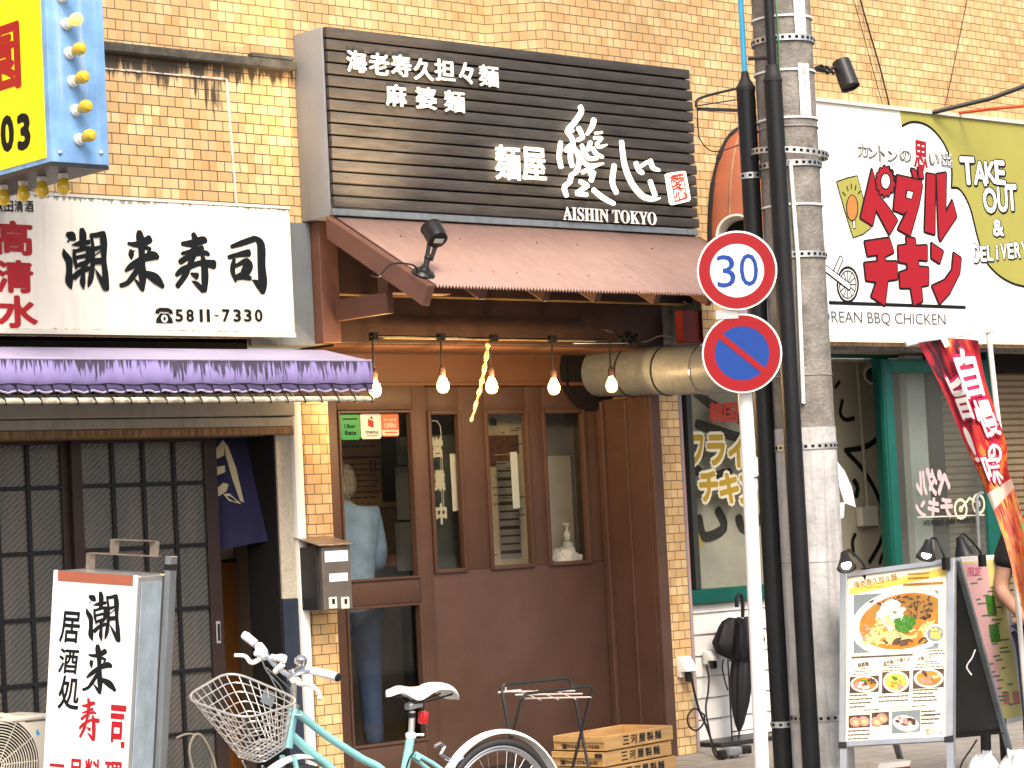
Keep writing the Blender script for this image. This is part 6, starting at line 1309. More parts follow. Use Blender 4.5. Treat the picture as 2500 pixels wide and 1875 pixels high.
for ch, v, u in (('営', 1092, 1066), ('業', 1173, 1072), ('中', 1255, 1076)): putpx(q, ch, fg, u, v, 27, 52, off=.045, d=.001, thick=.006)
q.build('white_characters', M['offwhite'], op)
q = MB(); q.tube([fg.P(u, v, .003) for u, v in [(1050, 1027), (1066, 1028), (1074, 1040), (1077, 1070)]], .0035, 5); q.tube([fg.P(1079, 1110, .003), fg.P(1083, 1240, .003)], .002, 4); q.tube([fg.P(1075, 1110, .003), fg.P(1079, 1240, .003)], .002, 4); q.build('string', M['offwhite'], op)
fp_ = facade(dy0 + 0.045)
for i, (pts, lab) in enumerate(([[(1098, 1108), (1116, 1108), (1124, 1246), (1106, 1248)], 'blank white paper strip taped inside the first door window'], [[(1245, 1104), (1262, 1103), (1270, 1240), (1253, 1242)], 'blank white paper strip taped inside the middle door window'])):
    q = MB(); q.prism([fp_.P(u, v) for u, v in pts], (0, .001, 0)); tag(q.build('paper_strip', M['white']), lab, 'paper', 'paper strips on the door glass')
f = facade(0.70); a, b = f.px(1172, 1400), f.px(1275, 1005)
mp_ = thing('menu_poster', f.p((a[0] + b[0]) / 2, a[1]), 'beige menu poster with rows of text and food pictures behind the middle door window', 'poster')
MB().box(a[0] - .1, b[0], .702, .71, a[1], b[1]).build('sheet', mat('beige_poster', (0.62, 0.51, 0.37), .7, var=.15, vscale=5), mp_)
random.seed(11); q = MB(); r = MB(); g_ = MB(); wbox = MB()
pp = fg.px(1192, 1000); zz = b[1] - .02
putpx(q, '々麺', f, 1195, 1030, 34, 20, off=.03, d=.002)
for k in range(64):
    x = random.uniform(a[0] - .05, b[0] - .06); z = random.uniform(a[1] + .05, b[1] - .1); w_ = random.uniform(.02, .09); stroke(q, f, [(x, z), (x + w_, z)], [.006, .006], .002 + k * 1e-5, smooth=False)
for k in range(7):
    x = random.uniform(a[0], b[0] - .1); z = random.uniform(a[1] + .1, b[1] - .15); disc(r, f, x, z, random.uniform(.02, .045), random.uniform(.015, .03), .0015 + k * 1e-5, 12)
for (u0, v0, u1, v1) in ((1185, 1062, 1265, 1110), (1190, 1110, 1262, 1140)): c0, c1 = f.px(u0, v1), f.px(u1, v0); r.poly([f.p(c0[0], c0[1], .0012), f.p(c1[0], c0[1], .0012), f.p(c1[0], c1[1], .0012), f.p(c0[0], c1[1], .0012)])
c0, c1 = f.px(1222, 1365), f.px(1262, 1125); wbox.poly([f.p(c0[0], c0[1], .0025), f.p(c1[0], c0[1], .0025), f.p(c1[0], c1[1], .0025), f.p(c0[0], c1[1], .0025)])
for k in range(11): z = c0[1] + (c1[1] - c0[1]) * (k + .8) / 12; stroke(q, f, [(c0[0] + .01, z), (c1[0] - .01, z)], [.012 if k % 3 else .022] * 2, .003 + k * 1e-5, smooth=False)
q.build('text_rows', mat('brown_text', (.05, .04, .03), .7, var=0), mp_); r.build('food_pictures', mat('poster_brown', (.17, .065, .035), .7, var=.4, vscale=20), mp_); wbox.build('price_list', mat('grey_sheet', (.30, .28, .25), .7, var=.1), mp_)
f = facade(0.80); a, b = f.px(1335, 1440), f.px(1410, 1005); tag(MB().box(a[0], b[0] + .05, .80, .83, .9, b[1] + .1).build('grey_board', mat('grey_board', (.34, .35, .365), .6, var=.08)), 'plain grey board behind the right door window', 'board')
f = facade(0.76); a, b = f.px(1330, 1390), f.px(1392, 1112); tag(MB().box(a[0] - .02, b[0], .76, .79, a[1] - .2, b[1]).build('pale_board', mat('pale_board', (.78, .71, .63), .7, var=.08)), 'pale board standing behind the soap bottle', 'board')
sh = P(1380, 1385, .62).z
tag(MB().box(P(1325, 1385, .6).x, P(1430, 1385, .6).x + .1, .52, .75, sh - .03, sh).build('inner_shelf', M['brown'], bevel=.004), 'narrow brown shelf just inside the right door window', 'shelf')
c = P(1386, 1345, .62); c.z = sh + .002; bt = thing('pump_bottle', c, 'white pump bottle with a printed label behind the right door window', 'bottle')
MB().lathe([(.04, 0), (.044, .006), (.044, .13), (.036, .15), (.016, .162), (.016, .17)], c, n=20).build('bottle', mat('milky_plastic', (.55, .58, .55), .35, var=0), bt)
MB().lathe([(.02, .171), (.02, .185), (.024, .19), (.018, .215), (.008, .225), (.007, .27)], c, n=16).box(c.x - .03, c.x + .016, c.y - .01, c.y + .01, c.z + .262, c.z + .274).build('pump', M['white'], bt)
q = MB(); fb = facade(c.y - .0455); q.box(c.x - .028, c.x + .022, c.y - .0465, c.y - .0445, c.z + .02, c.z + .12); q.build('label', M['white'], bt)
q = MB()
for k in range(4): stroke(q, fb, [(c.x - .02, c.z + .1 - k * .016), (c.x + .014, c.z + .1 - k * .016)], [.004, .004], .002, smooth=False)
q.build('label_text', M['red'], bt)
c = P(1378, 1372, .56); c.z = sh; q = MB(); random.seed(5); n = 16; vs = []
for i in range(n + 1):
    for j in range(n):
        t = math.pi / 2 * i / n; an = 2 * math.pi * j / n; rr = .135 * math.cos(t) ** .7 * (1 + .16 * math.sin(3 * an + i * .6) + .08 * math.sin(7 * an)); vs.append(c + V((rr * math.cos(an), rr * .6 * math.sin(an), .12 * math.sin(t) + .008 * math.sin(5 * an + i))))
q.add(vs, [[i * n + j, i * n + (j + 1) % n, (i + 1) * n + (j + 1) % n, (i + 1) * n + j] for i in range(n) for j in range(n)])
tag(q.build('crumpled_towel', mat('towel', (.78, .72, .70), .9, var=.3, vscale=14)), 'crumpled white and pink towel under the pump bottle', 'towel')
# delivery stickers on the big window
fs_ = facade(D + 0.0035)
def sticker(u0, v0, u1, v1, col, lab, draw):
    a, b = fs_.px(u0, v1), fs_.px(u1, v0); q = MB(); r = .012; W, H = b[0] - a[0], b[1] - a[1]
    pts = [(a[0] + r, a[1]), (b[0] - r, a[1]), (b[0], a[1] + r), (b[0], b[1] - r), (b[0] - r, b[1]), (a[0] + r, b[1]), (a[0], b[1] - r), (a[0], a[1] + r)]
    t = thing('sticker', fs_.p(*a), lab, 'sticker', 'delivery stickers on the big window'); q.prism([fs_.p(x, y, 0) for x, y in pts], (0, .0008, 0)); q.build('film', mat('sticker_film', col, .4, var=.03), t); draw(t, a, b, W, H); return t
def d1(t, a, b, W, H):
    q = MB(); put(q, 'Uber', fs_, a[0] + W * .48, a[1] + H * .52, W * .56, H * .17, off=.02, d=.001); put(q, 'Eats', fs_, a[0] + W * .5, a[1] + H * .27, W * .56, H * .17, off=.04, d=.001); stroke(q, fs_, [(a[0] + W * .15, b[1] - H * .2), (b[0] - W * .15, b[1] - H * .2)], [.008, .008], .001, smooth=False); q.build('print', M['ink'], t)
def d2(t, a, b, W, H):
    q = MB(); q.poly([fs_.p(a[0] + W * x, a[1] + H * y, .001) for x, y in [(.35, .5), (.62, .42), (.64, .68), (.37, .78)]]); q.build('red_mark', M['red'], t); q = MB(); q.poly([fs_.p(a[0] + W * x, a[1] + H * y, .001) for x, y in [(.45, .80), (.62, .73), (.56, .9)]])
    put(q, 'menu', fs_, a[0] + W * .53, a[1] + H * .25, W * .6, H * .12, off=.03, d=.001); stroke(q, fs_, [(a[0] + W * .28, a[1] + H * .12), (a[0] + W * .8, a[1] + H * .12)], [.005, .005], .001, smooth=False); q.build('print', mat('sticker_grey', (.12, .09, .09), .5, var=0), t)
def d3(t, a, b, W, H):
    q = MB(); put(q, 'サービス', fs_, a[0] + W * .5, a[1] + H * .68, W * .7, H * .13, off=.03, d=.001); put(q, 'OPEN', fs_, a[0] + W * .5, a[1] + H * .45, W * .66, H * .2, off=.03, d=.001)
    q.poly([fs_.p(a[0] + W * x, a[1] + H * y, .0009) for x, y in [(.04, .05), (.96, .05), (.96, .27), (.04, .27)]]); q.build('print', M['offwhite'], t); q = MB(); stroke(q, fs_, [(a[0] + W * .2, a[1] + H * .16), (a[0] + W * .85, a[1] + H * .16)], [.009, .009], .0015, smooth=False); q.build('small_print', mat('sticker_orange', (.55, .12, .04), .5, var=0), t)
sticker(832, 1010, 878, 1074, (.015, .26, .07), 'green food delivery sticker on the big window, leftmost of three', d1)
sticker(882, 1008, 929, 1072, (.72, .70, .68), 'white delivery sticker with a red mark, middle of three', d2)
sticker(932, 1006, 972, 1066, (.58, .14, .06), 'orange delivery sticker, rightmost of three on the big window', d3)
# ================================================================ wooden noodle crates
ZH = 0.088
def gz(u, v, z): r = ray(u, v); return CAM + r * ((z - CAM.z) / r.z)
cf_, cr_, cl_ = gz(1476, 1796, 3 * ZH), gz(1642, 1768, 3 * ZH), gz(1351, 1774, 3 * ZH)
ex = (cr_ - cf_); LX = ex.length; ex.normalize(); ey = V((-ex.y, ex.x, 0)); LY_ = .2
while proj(cf_ + ey * LY_)[0] > 1351: LY_ += .004
M['stamp'] = mat('crate_stamp', (0.018, 0.016, 0.014), 0.8, var=0.3, vscale=60)
LBL = ['pale wooden noodle crate, open topmost of the stack by the brown door', 'wooden noodle crate in the middle of the stack by the brown door', 'wooden noodle crate at the bottom of the stack by the brown door']
for i in range(3):
    z0 = (2 - i) * ZH + 0.001; o = V((cf_.x, cf_.y, z0)) + ex * (.0, -.012, .008)[i] + ey * (.0, .008, -.006)[i]
    t = thing('wooden_crate', o + ex * LX / 2 + ey * LY_ / 2, LBL[i], 'crate', 'wooden noodle crates stacked by the door'); th = 0.014; h = ZH - .007
    def B(x0, x1, y0, y1, za, zb, nm, bev=.002):
        q = MB(); q.prism([o + ex * x0 + ey * y0 + V((0, 0, za)), o + ex * x1 + ey * y0 + V((0, 0, za)), o + ex * x1 + ey * y1 + V((0, 0, za)), o + ex * x0 + ey * y1 + V((0, 0, za))], (0, 0, zb - za)); return q.build(nm, M['wood'], t, bevel=bev)
    B(0, LX, 0, th, 0.0, h, 'side_board'); B(0, LX, LY_ - th, LY_, 0, h, 'side_board'); B(0.001, th, th + .0005, LY_ - th - .0005, 0, h, 'end_board'); B(LX - th, LX - .001, th + .0005, LY_ - th - .0005, 0, h, 'end_board'); B(th + .001, LX - th - .001, th + .001, LY_ - th - .001, .004, .014, 'base_board')
    q = MB(); q.prism([o - ex * .009 + ey * .004 + V((0, 0, h - .034)), o - ex * .0005 + ey * .004 + V((0, 0, h - .034)), o - ex * .0005 + ey * .004 + V((0, 0, h + .001)), o - ex * .009 + ey * .004 + V((0, 0, h + .001))], ey * (LY_ - .008)); q.build('handle_batten', M['wood'], t, bevel=.002)
    ff = Fr(o, ex, (0, 0, 1)); q = MB()
    for k, ch in enumerate('三河屋製麺'): put(q, ch, ff, LX * (.30 + k * .118), h * .52, LX * .098, h * .62, off=.03, d=.0008)
    q.build('stamped_name', M['stamp'], t); fl2 = Fr(o + ey * LY_, -ey, (0, 0, 1)); q = MB(); put(q, '☎043-276-7630', fl2, LY_ * .52, h * .28, LY_ * .74, h * .34, off=.03, d=.001); q.build('stamped_number', M['stamp'], t)
    if i: 
        q = MB(); q.prism([o - ex * .012 + ey * .0 + V((0, 0, h - .03)), o - ex * .010 + ey * .0 + V((0, 0, h - .03)), o - ex * .010 + ey * .0 + V((0, 0, h - .006)), o - ex * .012 + ey * .0 + V((0, 0, h - .006))], ey * .05); q.build('metal_corner', M['darkmetal'], t)
# ================================================================ black folding stand
M['blackrod'] = mat('black_rod', (0.03, 0.032, 0.034), 0.3, 0.3, var=0.15)
fsd = thing('folding_stand', (P(1330, 1670, -1.2).x, -1.2, 0), 'black folding luggage stand of two crossed rods in front of the brown door', 'stand')
def uframe(pa_, pb2, y0, y1, nm):
    a, b = P(*pa_, y0), P(*pb2, y0); z = (a.z + b.z) / 2; r = .035; pts = []
    def leg(x, t): return V((x, y0 + (y1 - y0) * t, z * (1 - t)))
    pts = [leg(a.x, 1), leg(a.x, .5), leg(a.x, r / z * 1.2)] + [V((a.x + r * (1 - math.cos(t)), y0, z - r * (1 - math.sin(t)))) for t in (.5, .9, 1.3)] + [V((a.x + r, y0, z)), V((b.x - r, y0, z))] + [V((b.x - r * (1 - math.cos(t)), y0, z - r * (1 - math.sin(t)))) for t in (1.3, .9, .5)] + [leg(b.x, r / z * 1.2), leg(b.x, .5), leg(b.x, 1)]
    MB().tube(pts, .0085, 8).build(nm, M['blackrod'], fsd); return a, b
a1, b1 = uframe((1222, 1666), (1394, 1663), -1.08, -1.22, 'rod_frame'); a2, b2 = uframe((1275, 1686), (1447, 1683), -1.28, -1.02, 'rod_frame')
q = MB()
for t in (.15, .5, .9):
    p, r = V((a1.x + .05, a1.y, a1.z - .045)).lerp(V((a2.x, a2.y, a2.z - .045)), t), V((b1.x, b1.y, b1.z - .045)).lerp(V((b2.x, b2.y, b2.z - .045)), t); q.tube([p, r], .005, 6)
for s_ in (.25, .5, .75): q.tube([a1.lerp(b1, s_) + V((0, 0, -.045)), a2.lerp(b2, s_) + V((0, 0, -.05))], .003, 5)
q.tube([a1 + V((-.02, 0, -.05)), a1 + V((.12, -.02, -.05))], .006, 6); q.tube([a1 + V((.03, 0, -.02)), a1 + V((.035, 0, -.05))], .005, 6)
q.build('white_cord_shelf', mat('pale_cord', (.55, .48, .44), .7, var=.1), fsd)
# ================================================================ mint bicycle in the foreground
BYK = -2.72; GZ = -0.115
M['mint'] = mat('mint_paint', (0.25, 0.57, 0.59), 0.28, var=0.03, coat=0.5)
M['bikewhite'] = mat('bike_white', (0.84, 0.83, 0.80), 0.32, var=0.03)
M['chrome'] = mat('chrome', (0.72, 0.72, 0.72), 0.14, 1.0, var=0.05)
M['tyre'] = mat('tyre', (0.035, 0.035, 0.036), 0.6, var=0.25)
K = lambda u, v, y=BYK: P(u, v, y)
hubR = K(1205, 1778); hubR = V((hubR.x + .015, BYK, GZ + 0.345)); hubF = K(722, 1855); hubF = V((hubF.x + .0, BYK, GZ + 0.345))
topR = K(1205, 1778).z - hubR.z; RF = topR - .006
bk = thing('bicycle', V(((hubR.x + hubF.x) / 2, BYK, GZ)), 'mint green city bicycle with a silver wire basket and white saddle parked in front', 'bicycle')
def wheel(c, steer, nm):
    R = RF - .038; ax = V((0, 1, 0)); ax.rotate(Matrix.Rotation(steer, 3, 'Z')); e = V((1, 0, 0)); e.rotate(Matrix.Rotation(steer, 3, 'Z')); up_ = V((0, 0, 1))
    C_ = lambda r, n=56: [c + e * r * math.cos(2 * math.pi * k / n) + up_ * r * math.sin(2 * math.pi * k / n) for k in range(n)]
    ty = MB().tube(C_(R - .017), .0175, 10, closed=True).build(nm, M['tyre'], bk, sharp=60)
    q = MB(); q.tube(C_(R - .037), .010, 8, closed=True); q.tube(C_(R - .050), .006, 6, closed=True); q.build('rim', M['alu'], ty)
    q = MB()
    for k in range(32):
        an = 2 * math.pi * k / 32; a2 = an + (.5 if k % 2 else -.5); sd = ax * (.028 if k % 4 < 2 else -.028)
        q.tube([c + (e * math.cos(a2) + up_ * math.sin(a2)) * .026 + sd, c + (e * math.cos(an) + up_ * math.sin(an)) * (R - .05)], .0016, 4, caps=False)
    q.build('spokes', M['steel'], ty); MB().lathe([(.026, -.032), (.026, -.026), (.016, -.024), (.016, .024), (.026, .026), (.026, .032)], c, ax, 16).build('hub', M['chrome'], ty)
    return e, ax
def fender(c, e, ax, a0, a1, nm):
    q = MB(); n = 40; prof = [(-.028, -.012), (-.024, -.002), (-.012, .004), (0, .006), (.012, .004), (.024, -.002), (.028, -.012)]; vs = []
    for i in range(n + 1):
        t = a0 + (a1 - a0) * i / n
        for w_, h in prof: vs.append(c + (e * math.cos(t) + V((0, 0, 1)) * math.sin(t)) * (RF - .006 + h) + ax * w_)
    m = len(prof); q.add(vs, [[i * m + k, i * m + k + 1, (i + 1) * m + k + 1, (i + 1) * m + k] for i in range(n) for k in range(m - 1)]); o = q.build(nm, M['bikewhite'], bk, sharp=60); md = o.modifiers.new('t', 'SOLIDIFY'); md.thickness = .002; return o
eR, aR = wheel(hubR, 0, 'wheel'); eF, aF = wheel(hubF, R_(12), 'wheel')
fender(hubR, eR, aR, R_(-20), R_(150), 'fender'); fender(hubF, eF, aF, R_(15), R_(125), 'fender')
# frame
ht, hb = K(716, 1728), K(702, 1826); st_t = K(1003, 1798); bb = V((st_t.x - .13, BYK, GZ + .30))
q = MB(); q.tube([ht, hb], .021, 14); q.build('head_tube', M['mint'], bk)
q = MB(); q.tube([V(p) for p in catmull([tuple(K(727, 1741)), tuple(K(800, 1798)), tuple(K(880, 1850)), tuple(K(940, 1890)), tuple(bb + V((.03, 0, .10)))], 6)], .0165, 12); q.build('frame_tube', M['mint'], bk)
q = MB(); q.tube([V(p) for p in catmull([tuple(K(712, 1795)), tuple(K(760, 1838)), tuple(K(820, 1890)), tuple(bb)], 6)], .0185, 12); q.build('down_tube', M['mint'], bk)
q = MB(); q.tube([st_t, bb], .0185, 12); q.build('seat_tube', M['mint'], bk)
q = MB()
for s_ in (-1, 1): q.tube([K(1005, 1838) + V((0, .022 * s_, 0)), K(1040, 1862) + V((0, .045 * s_, 0)), hubR + V((-.01, .055 * s_, 0))], .0095, 8); q.tube([bb + V((0, .03 * s_, 0)), hubR + V((-.01, .055 * s_, -.005))], .0095, 8)
q.tube([K(1022, 1848, BYK - .04), K(1022, 1848, BYK + .04)], .012, 8); q.build('stays', M['mint'], bk)
for s_ in (-1, 1): MB().tube([hb + aF * .03 * s_ + V((0, 0, -.03)), hb.lerp(hubF, .5) + aF * .05 * s_, hubF + aF * .055 * s_], .011, 8).build('fork_blade', M['mint'], bk)
MB().tube([st_t + V((0, 0, -.002)), K(1007, 1736)], .0135, 12).build('seat_post', M['alu'], bk)
MB().lathe([(.021, 0), (.023, .004), (.023, .02), (.016, .026)], st_t - V((0, 0, .008)), n=16).tube([st_t + V((.01, -.02, .006)), st_t + V((.045, -.03, .004))], .006, 6).build('seat_clamp', M['bikewhite'], bk)
# saddle: nose to the front (left), wide padded rear
q = MB(); sc = K(1022, 1690); a_, b_ = K(944, 1690), K(1106, 1694); LS = b_.x - a_.x; n = 30; m = 18; vs = []; ztc = catmull([(0, 1684), (1, 1674), (2, 1677), (3, 1675), (4, 1666), (5, 1668), (6, 1690)], 5)
for i in range(n + 1):
    t = i / n; x = a_.x + LS * t; wd = .022 + .052 * max(0, min(1, (t - .30) / .42)) ** 1.3; wd *= (1 - .45 * max(0, (t - .86) / .14) ** 2) * (min(1, .35 + t * 6))
    vv = ztc[i][1]; top_ = K(944 + 162 * t, vv).z; dep = .030 + .026 * math.exp(-((t - .42) / .12) ** 2)
    for j in range(m):
        an = math.pi * j / (m - 1); vs.append(V((x, BYK + wd * math.cos(an), top_ - dep + dep * max(0.0, math.sin(an)) ** .6)))
q.add(vs, [[i * m + j, i * m + j + 1, (i + 1) * m + j + 1, (i + 1) * m + j] for i in range(n) for j in range(m - 1)] + [[i * m + m - 1, i * m, (i + 1) * m, (i + 1) * m + m - 1] for i in range(n)] + [list(range(m)), [n * m + j for j in range(m)][::-1]])
sad = q.build('saddle', M['bikewhite'], bk, sharp=70)
q = MB()
for s_ in (-1, 1): q.tube([K(962, 1702) + V((0, .012 * s_, 0)), K(985, 1702) + V((0, .02 * s_, 0)), K(1003, 1716) + V((0, .022 * s_, 0)), K(1040, 1710) + V((0, .028 * s_, 0)), K(1090, 1694) + V((0, .04 * s_, 0))], .004, 6)
q.build('saddle_rails', M['black'], sad); MB().obox(K(1010, 1722), V((.035, 0, .004)), V((0, .022, 0)), V((0, 0, .014))).build('saddle_clamp', M['greymetal'], sad, bevel=.004)
MB().lathe([(.0165, 0), (.0165, .02)], K(1005, 1746) - V((0, 0, .01)), n=14).build('reflector_band', M['black'], bk)
MB().obox(K(1033, 1752), V((.013, 0, -.003)), V((0, .022, 0)), V((.004, 0, .026))).build('red_reflector', mat('red_reflector', (.5, .012, .02), .15, var=.1, spec=.8), bk, bevel=.006, seg=2)
# rear brake and cable
q = MB(); q.tube([K(1062, 1822), K(1075, 1815), K(1085, 1822), K(1075, 1840), K(1090, 1852), K(1120, 1858), K(1130, 1850)], .008, 8); q.build('brake', M['chrome'], bk)
q = MB(); q.tube([V(p) for p in catmull([tuple(K(1010, 1840, BYK - .03)), tuple(K(1000, 1850, BYK - .03)), tuple(K(992, 1875, BYK - .03))], 4)], .0035, 5); q.build('brake_cable', M['black'], bk)
# handlebar, turned a little: far grip at Y1, near grip at Y2
gA, gB = P(598, 1553, -2.50), P(826, 1655, -2.98); stem = K(716, 1640)
def HB(u, v, t): return P(u, v, -2.50 + (-2.98 + 2.50) * t)
q = MB(); q.tube([ht - (hb - ht) * .02, K(717, 1668)], .0125, 12); q.tube([ht, ht - (hb - ht) * .10], .024, 14); q.build('steerer', M['chrome'], bk)
q = MB(); q.tube([V(p) for p in catmull([tuple(HB(622, 1572, .1)), tuple(HB(645, 1592, .22)), tuple(HB(668, 1620, .34)), tuple(HB(705, 1648, .5)), tuple(HB(735, 1640, .62)), tuple(HB(760, 1638, .72))], 5)], .0115, 10); q.lathe([(.02, -.02), (.022, 0), (.02, .02)], K(714, 1648), n=14); q.build('handlebar', M['chrome'], bk)
MB().tube([HB(594, 1549, 0), HB(600, 1553, .02), HB(624, 1572, .1)], [.016, .018, .0165], 14).build('grip', M['bikewhite'], bk)
MB().tube([HB(762, 1638, .74), HB(800, 1646, .88), HB(824, 1654, .985)], [.016, .0175, .017], 14).build('grip', M['bikewhite'], bk)
MB().lathe([(.0175, 0), (.0165, .006), (.008, .008)], HB(824, 1654, .985), (HB(824, 1654, .985) - HB(800, 1646, .88)).normalized(), 14).build('grip_end', M['blackrub'], bk)
def lever(pts, ts, body):
    q = MB(); q.tube([V(p) for p in catmull([tuple(HB(u, v, t)) for (u, v), t in zip(pts, ts)], 5)], [.011 - .004 * i / (5 * (len(pts) - 1)) for i in range(5 * (len(pts) - 1) + 1)], 8); q.ball(HB(*body[0], body[1]), .019, 10, (1.3, 1, .8)); q.build('brake_lever', M['bikewhite'], bk)
lever([(640, 1605), (615, 1618), (598, 1602), (572, 1600)], (.2, .18, .12, .08), ((632, 1595), .2))
lever([(712, 1660), (735, 1670), (758, 1672), (778, 1690), (780, 1708)], (.55, .66, .78, .88, .92), ((722, 1662), .6))
MB().tube([HB(632, 1578, .14), HB(640, 1590, .2), HB(650, 1606, .26)], [.02, .022, .015], 12).build('shift_grip', M['bikewhite'], bk)
q = MB(); q.ball(HB(684, 1606, .42), .021, 12, (1.6, 1, .75)); q.tube([HB(664, 1604, .33), HB(695, 1612, .47)], .013, 8); q.tube([HB(690, 1622, .45), HB(672, 1640, .36)], .013, 8); q.build('shift_lever', M['bikewhite'], bk)
bl = HB(735, 1612, .62); q = MB(); q.lathe([(.010, -.022), (.024, -.016), (.027, -.004), (.025, .008), (.015, .018), (.003, .022)], bl, (.1, -.3, 1), 18); q.build('bell', M['chrome'], bk)
q = MB(); q.tube([HB(728, 1632, .6), HB(742, 1624, .66)], .012, 8); q.tube([HB(706, 1650, .5), HB(728, 1632, .6)], .011, 8); q.ball(HB(716, 1640, .55), .014, 8); q.build('bell_clamp', M['steel'], bk)
q = MB()
for pts in ([(640, 1612), (652, 1640), (680, 1670), (700, 1700)], [(650, 1630), (690, 1665), (720, 1700), (722, 1740)], [(655, 1640), (675, 1680), (705, 1720)]):
    q.tube([V(p) for p in catmull([tuple(HB(u, v, .35)) for u, v in pts], 5)], .0032, 5)
q.build('cables', M['greymetal'], bk)
# wire basket
cR = [P(u, v, y) for u, v, y in [(446, 1704, -2.78), (562, 1636, -2.56), (742, 1712, -2.98), (598, 1757, -3.20)]]
cB = [P(u, v, y) for u, v, y in [(572, 1846, -2.76), (640, 1800, -2.68), (704, 1822, -2.92), (640, 1864, -3.02)]]
def loop(t, n=7, rr=.28):
    c = [cR[i].lerp(cB[i], t) for i in range(4)]; out = []
    for i in range(4):
        p, q0, q1 = c[i], c[i - 1], c[(i + 1) % 4]; a, b = p.lerp(q0, rr), p.lerp(q1, rr)
        for k in range(n): s_ = k / (n - 1); out.append(a * (1 - s_) ** 2 + p * 2 * s_ * (1 - s_) + b * s_ ** 2)
    return out
M['wire'] = mat('silver_wire', (0.66, 0.65, 0.62), 0.3, 0.7, var=0.08)
q = MB(); q.tube(loop(0), .005, 8, closed=True)
bsk = q.build('basket_rim', M['wire'], bk)
q = MB()
for t in (.13, .27, .42, .57, .72, .87, 1.0): q.tube(loop(t), .0025, 5, closed=True)
def along(c, s_): s_ = (s_ % 4); i = int(s_); return c[i].lerp(c[(i + 1) % 4], s_ - i)
L0, L1 = loop(0, 12), loop(1, 12); 
def per(L, f): 
    d = [0]
    for i in range(len(L)): d.append(d[-1] + (L[(i + 1) % len(L)] - L[i]).length)
    x = f * d[-1]
    for i in range(len(L)):
        if d[i + 1] >= x: return L[i].lerp(L[(i + 1) % len(L)], (x - d[i]) / (d[i + 1] - d[i] + 1e-9))
    return L[0]
for k in range(30): q.tube([per(L0, k / 30), per(L0, k / 30).lerp(per(L1, k / 30), .6), per(L1, k / 30)], .0021, 5)
for k in range(1, 7):
    s_ = k / 7; q.tube([cB[0].lerp(cB[1], s_), cB[3].lerp(cB[2], s_)], .0028, 5); q.tube([cB[0].lerp(cB[3], s_), cB[1].lerp(cB[2], s_)], .0028, 5)
q.build('basket_wires', M['wire'], bsk)
c = cR[1].lerp(cR[2], .5).lerp(cB[1].lerp(cB[2], .5), .22); d1_ = (cR[2] - cR[1]).normalized(); d2_ = (cB[2] - cR[2]).normalized(); q = MB(); q.obox(c, d1_ * .035, d2_ * .028, d1_.cross(d2_).normalized() * .002); q.build('basket_plate', M['greymetal'], bsk)
q = MB(); q.tube([hubF + aF * .06 + V((0, 0, .01)), cB[0].lerp(cB[3], .3) + V((0, 0, -.01))], .005, 6); q.tube([hubF - aF * .06 + V((0, 0, .01)), cB[3] + V((0, 0, -.01))], .005, 6); q.bar(ht + V((0, -.02, -.03)), cB[2].lerp(cR[2], .7), .02, .004); q.build('basket_stay', M['chrome'], bk)
# crank, chain case and kick stand (below the frame of the picture)
q = MB(); q.lathe([(.085, -.012), (.09, 0), (.085, .012)], bb + V((0, -.05, 0)), (0, 1, 0), 28); q.prism([bb + V((0, -.06, .05)), bb + V((0, -.06, -.05)), hubR + V((0, -.06, -.03)), hubR + V((0, -.06, .03))], (0, .02, 0)); q.build('chain_case', M['bikewhite'], bk, bevel=.003)
for s_, dx in ((-1, .12), (1, -.12)):
    MB().bar(bb + V((0, .075 * s_, 0)), bb + V((dx, .085 * s_, -.12)), .018, .012).build('crank', M['alu'], bk); MB().obox(bb + V((dx, .13 * s_, -.12)), V((.045, 0, 0)), V((0, .045, 0)), V((0, 0, .011))).build('pedal', M['blackrub'], bk, bevel=.003)
MB().tube([hubR + V((-.03, -.07, 0)), hubR + V((.02, -.16, -.337))], .008, 8).build('kick_stand', M['alu'], bk)
# ================================================================ menu boards, banner and small things at the right
def quadfr(tl, tr, bl): x = (tr - tl).normalized(); n = x.cross((tl - bl)).normalized(); return Fr(tl, x, n.cross(x))
TL, TR, BL, BR_ = PD(2054, 1398, 12.40), PD(2331, 1362, 12.10), PD(2051, 1824, 12.20), None
fq_ = quadfr(TL, TR, BL); BRp = fq_.P(2329, 1808); 
def q11(a, b): return fq_.px(1950 + a / 2.885, 1300 + b / 2.885)
ab = thing('menu_board', V(((BL.x + BRp.x) / 2, (BL.y + BRp.y) / 2, 0)), 'silver A-frame menu board with a large noodle bowl poster beside the utility pole', 'menu board')
def FP(u, v, d=0.0): return fq_.P(u, v, d)
def fbar(pts, d0, d1, nm, m, par=None, bev=.003): q = MB(); q.prism([FP(u, v, d0) for u, v in pts], fq_.n * (d1 - d0)); return q.build(nm, m, par or ab, bevel=bev)
fbar([(2056, 1400), (2329, 1365), (2327, 1806), (2053, 1822)], -.02, 0.0, 'back_sheet', M['greymetal'])
fbar([(2070, 1404), (2315, 1372), (2313, 1796), (2066, 1810)], 0.0005, 0.002, 'poster', mat('cream_poster', (.78, .74, .58), .4, var=.03))
fr1 = fbar([(2053, 1399), (2070, 1397), (2066, 1824), (2050, 1825)], -.021, .014, 'frame_rail', M['alu']); fbar([(2314, 1365), (2332, 1362), (2330, 1809), (2312, 1811)], -.021, .014, 'frame_rail', M['alu'])
fbar([(2070.5, 1397), (2313.5, 1365), (2313.5, 1378), (2070.5, 1410)], -.020, .0135, 'frame_rail', M['alu']); fbar([(2066.5, 1810), (2311.5, 1796), (2311.5, 1810), (2066.5, 1824)], -.020, .0135, 'frame_rail', M['alu'])
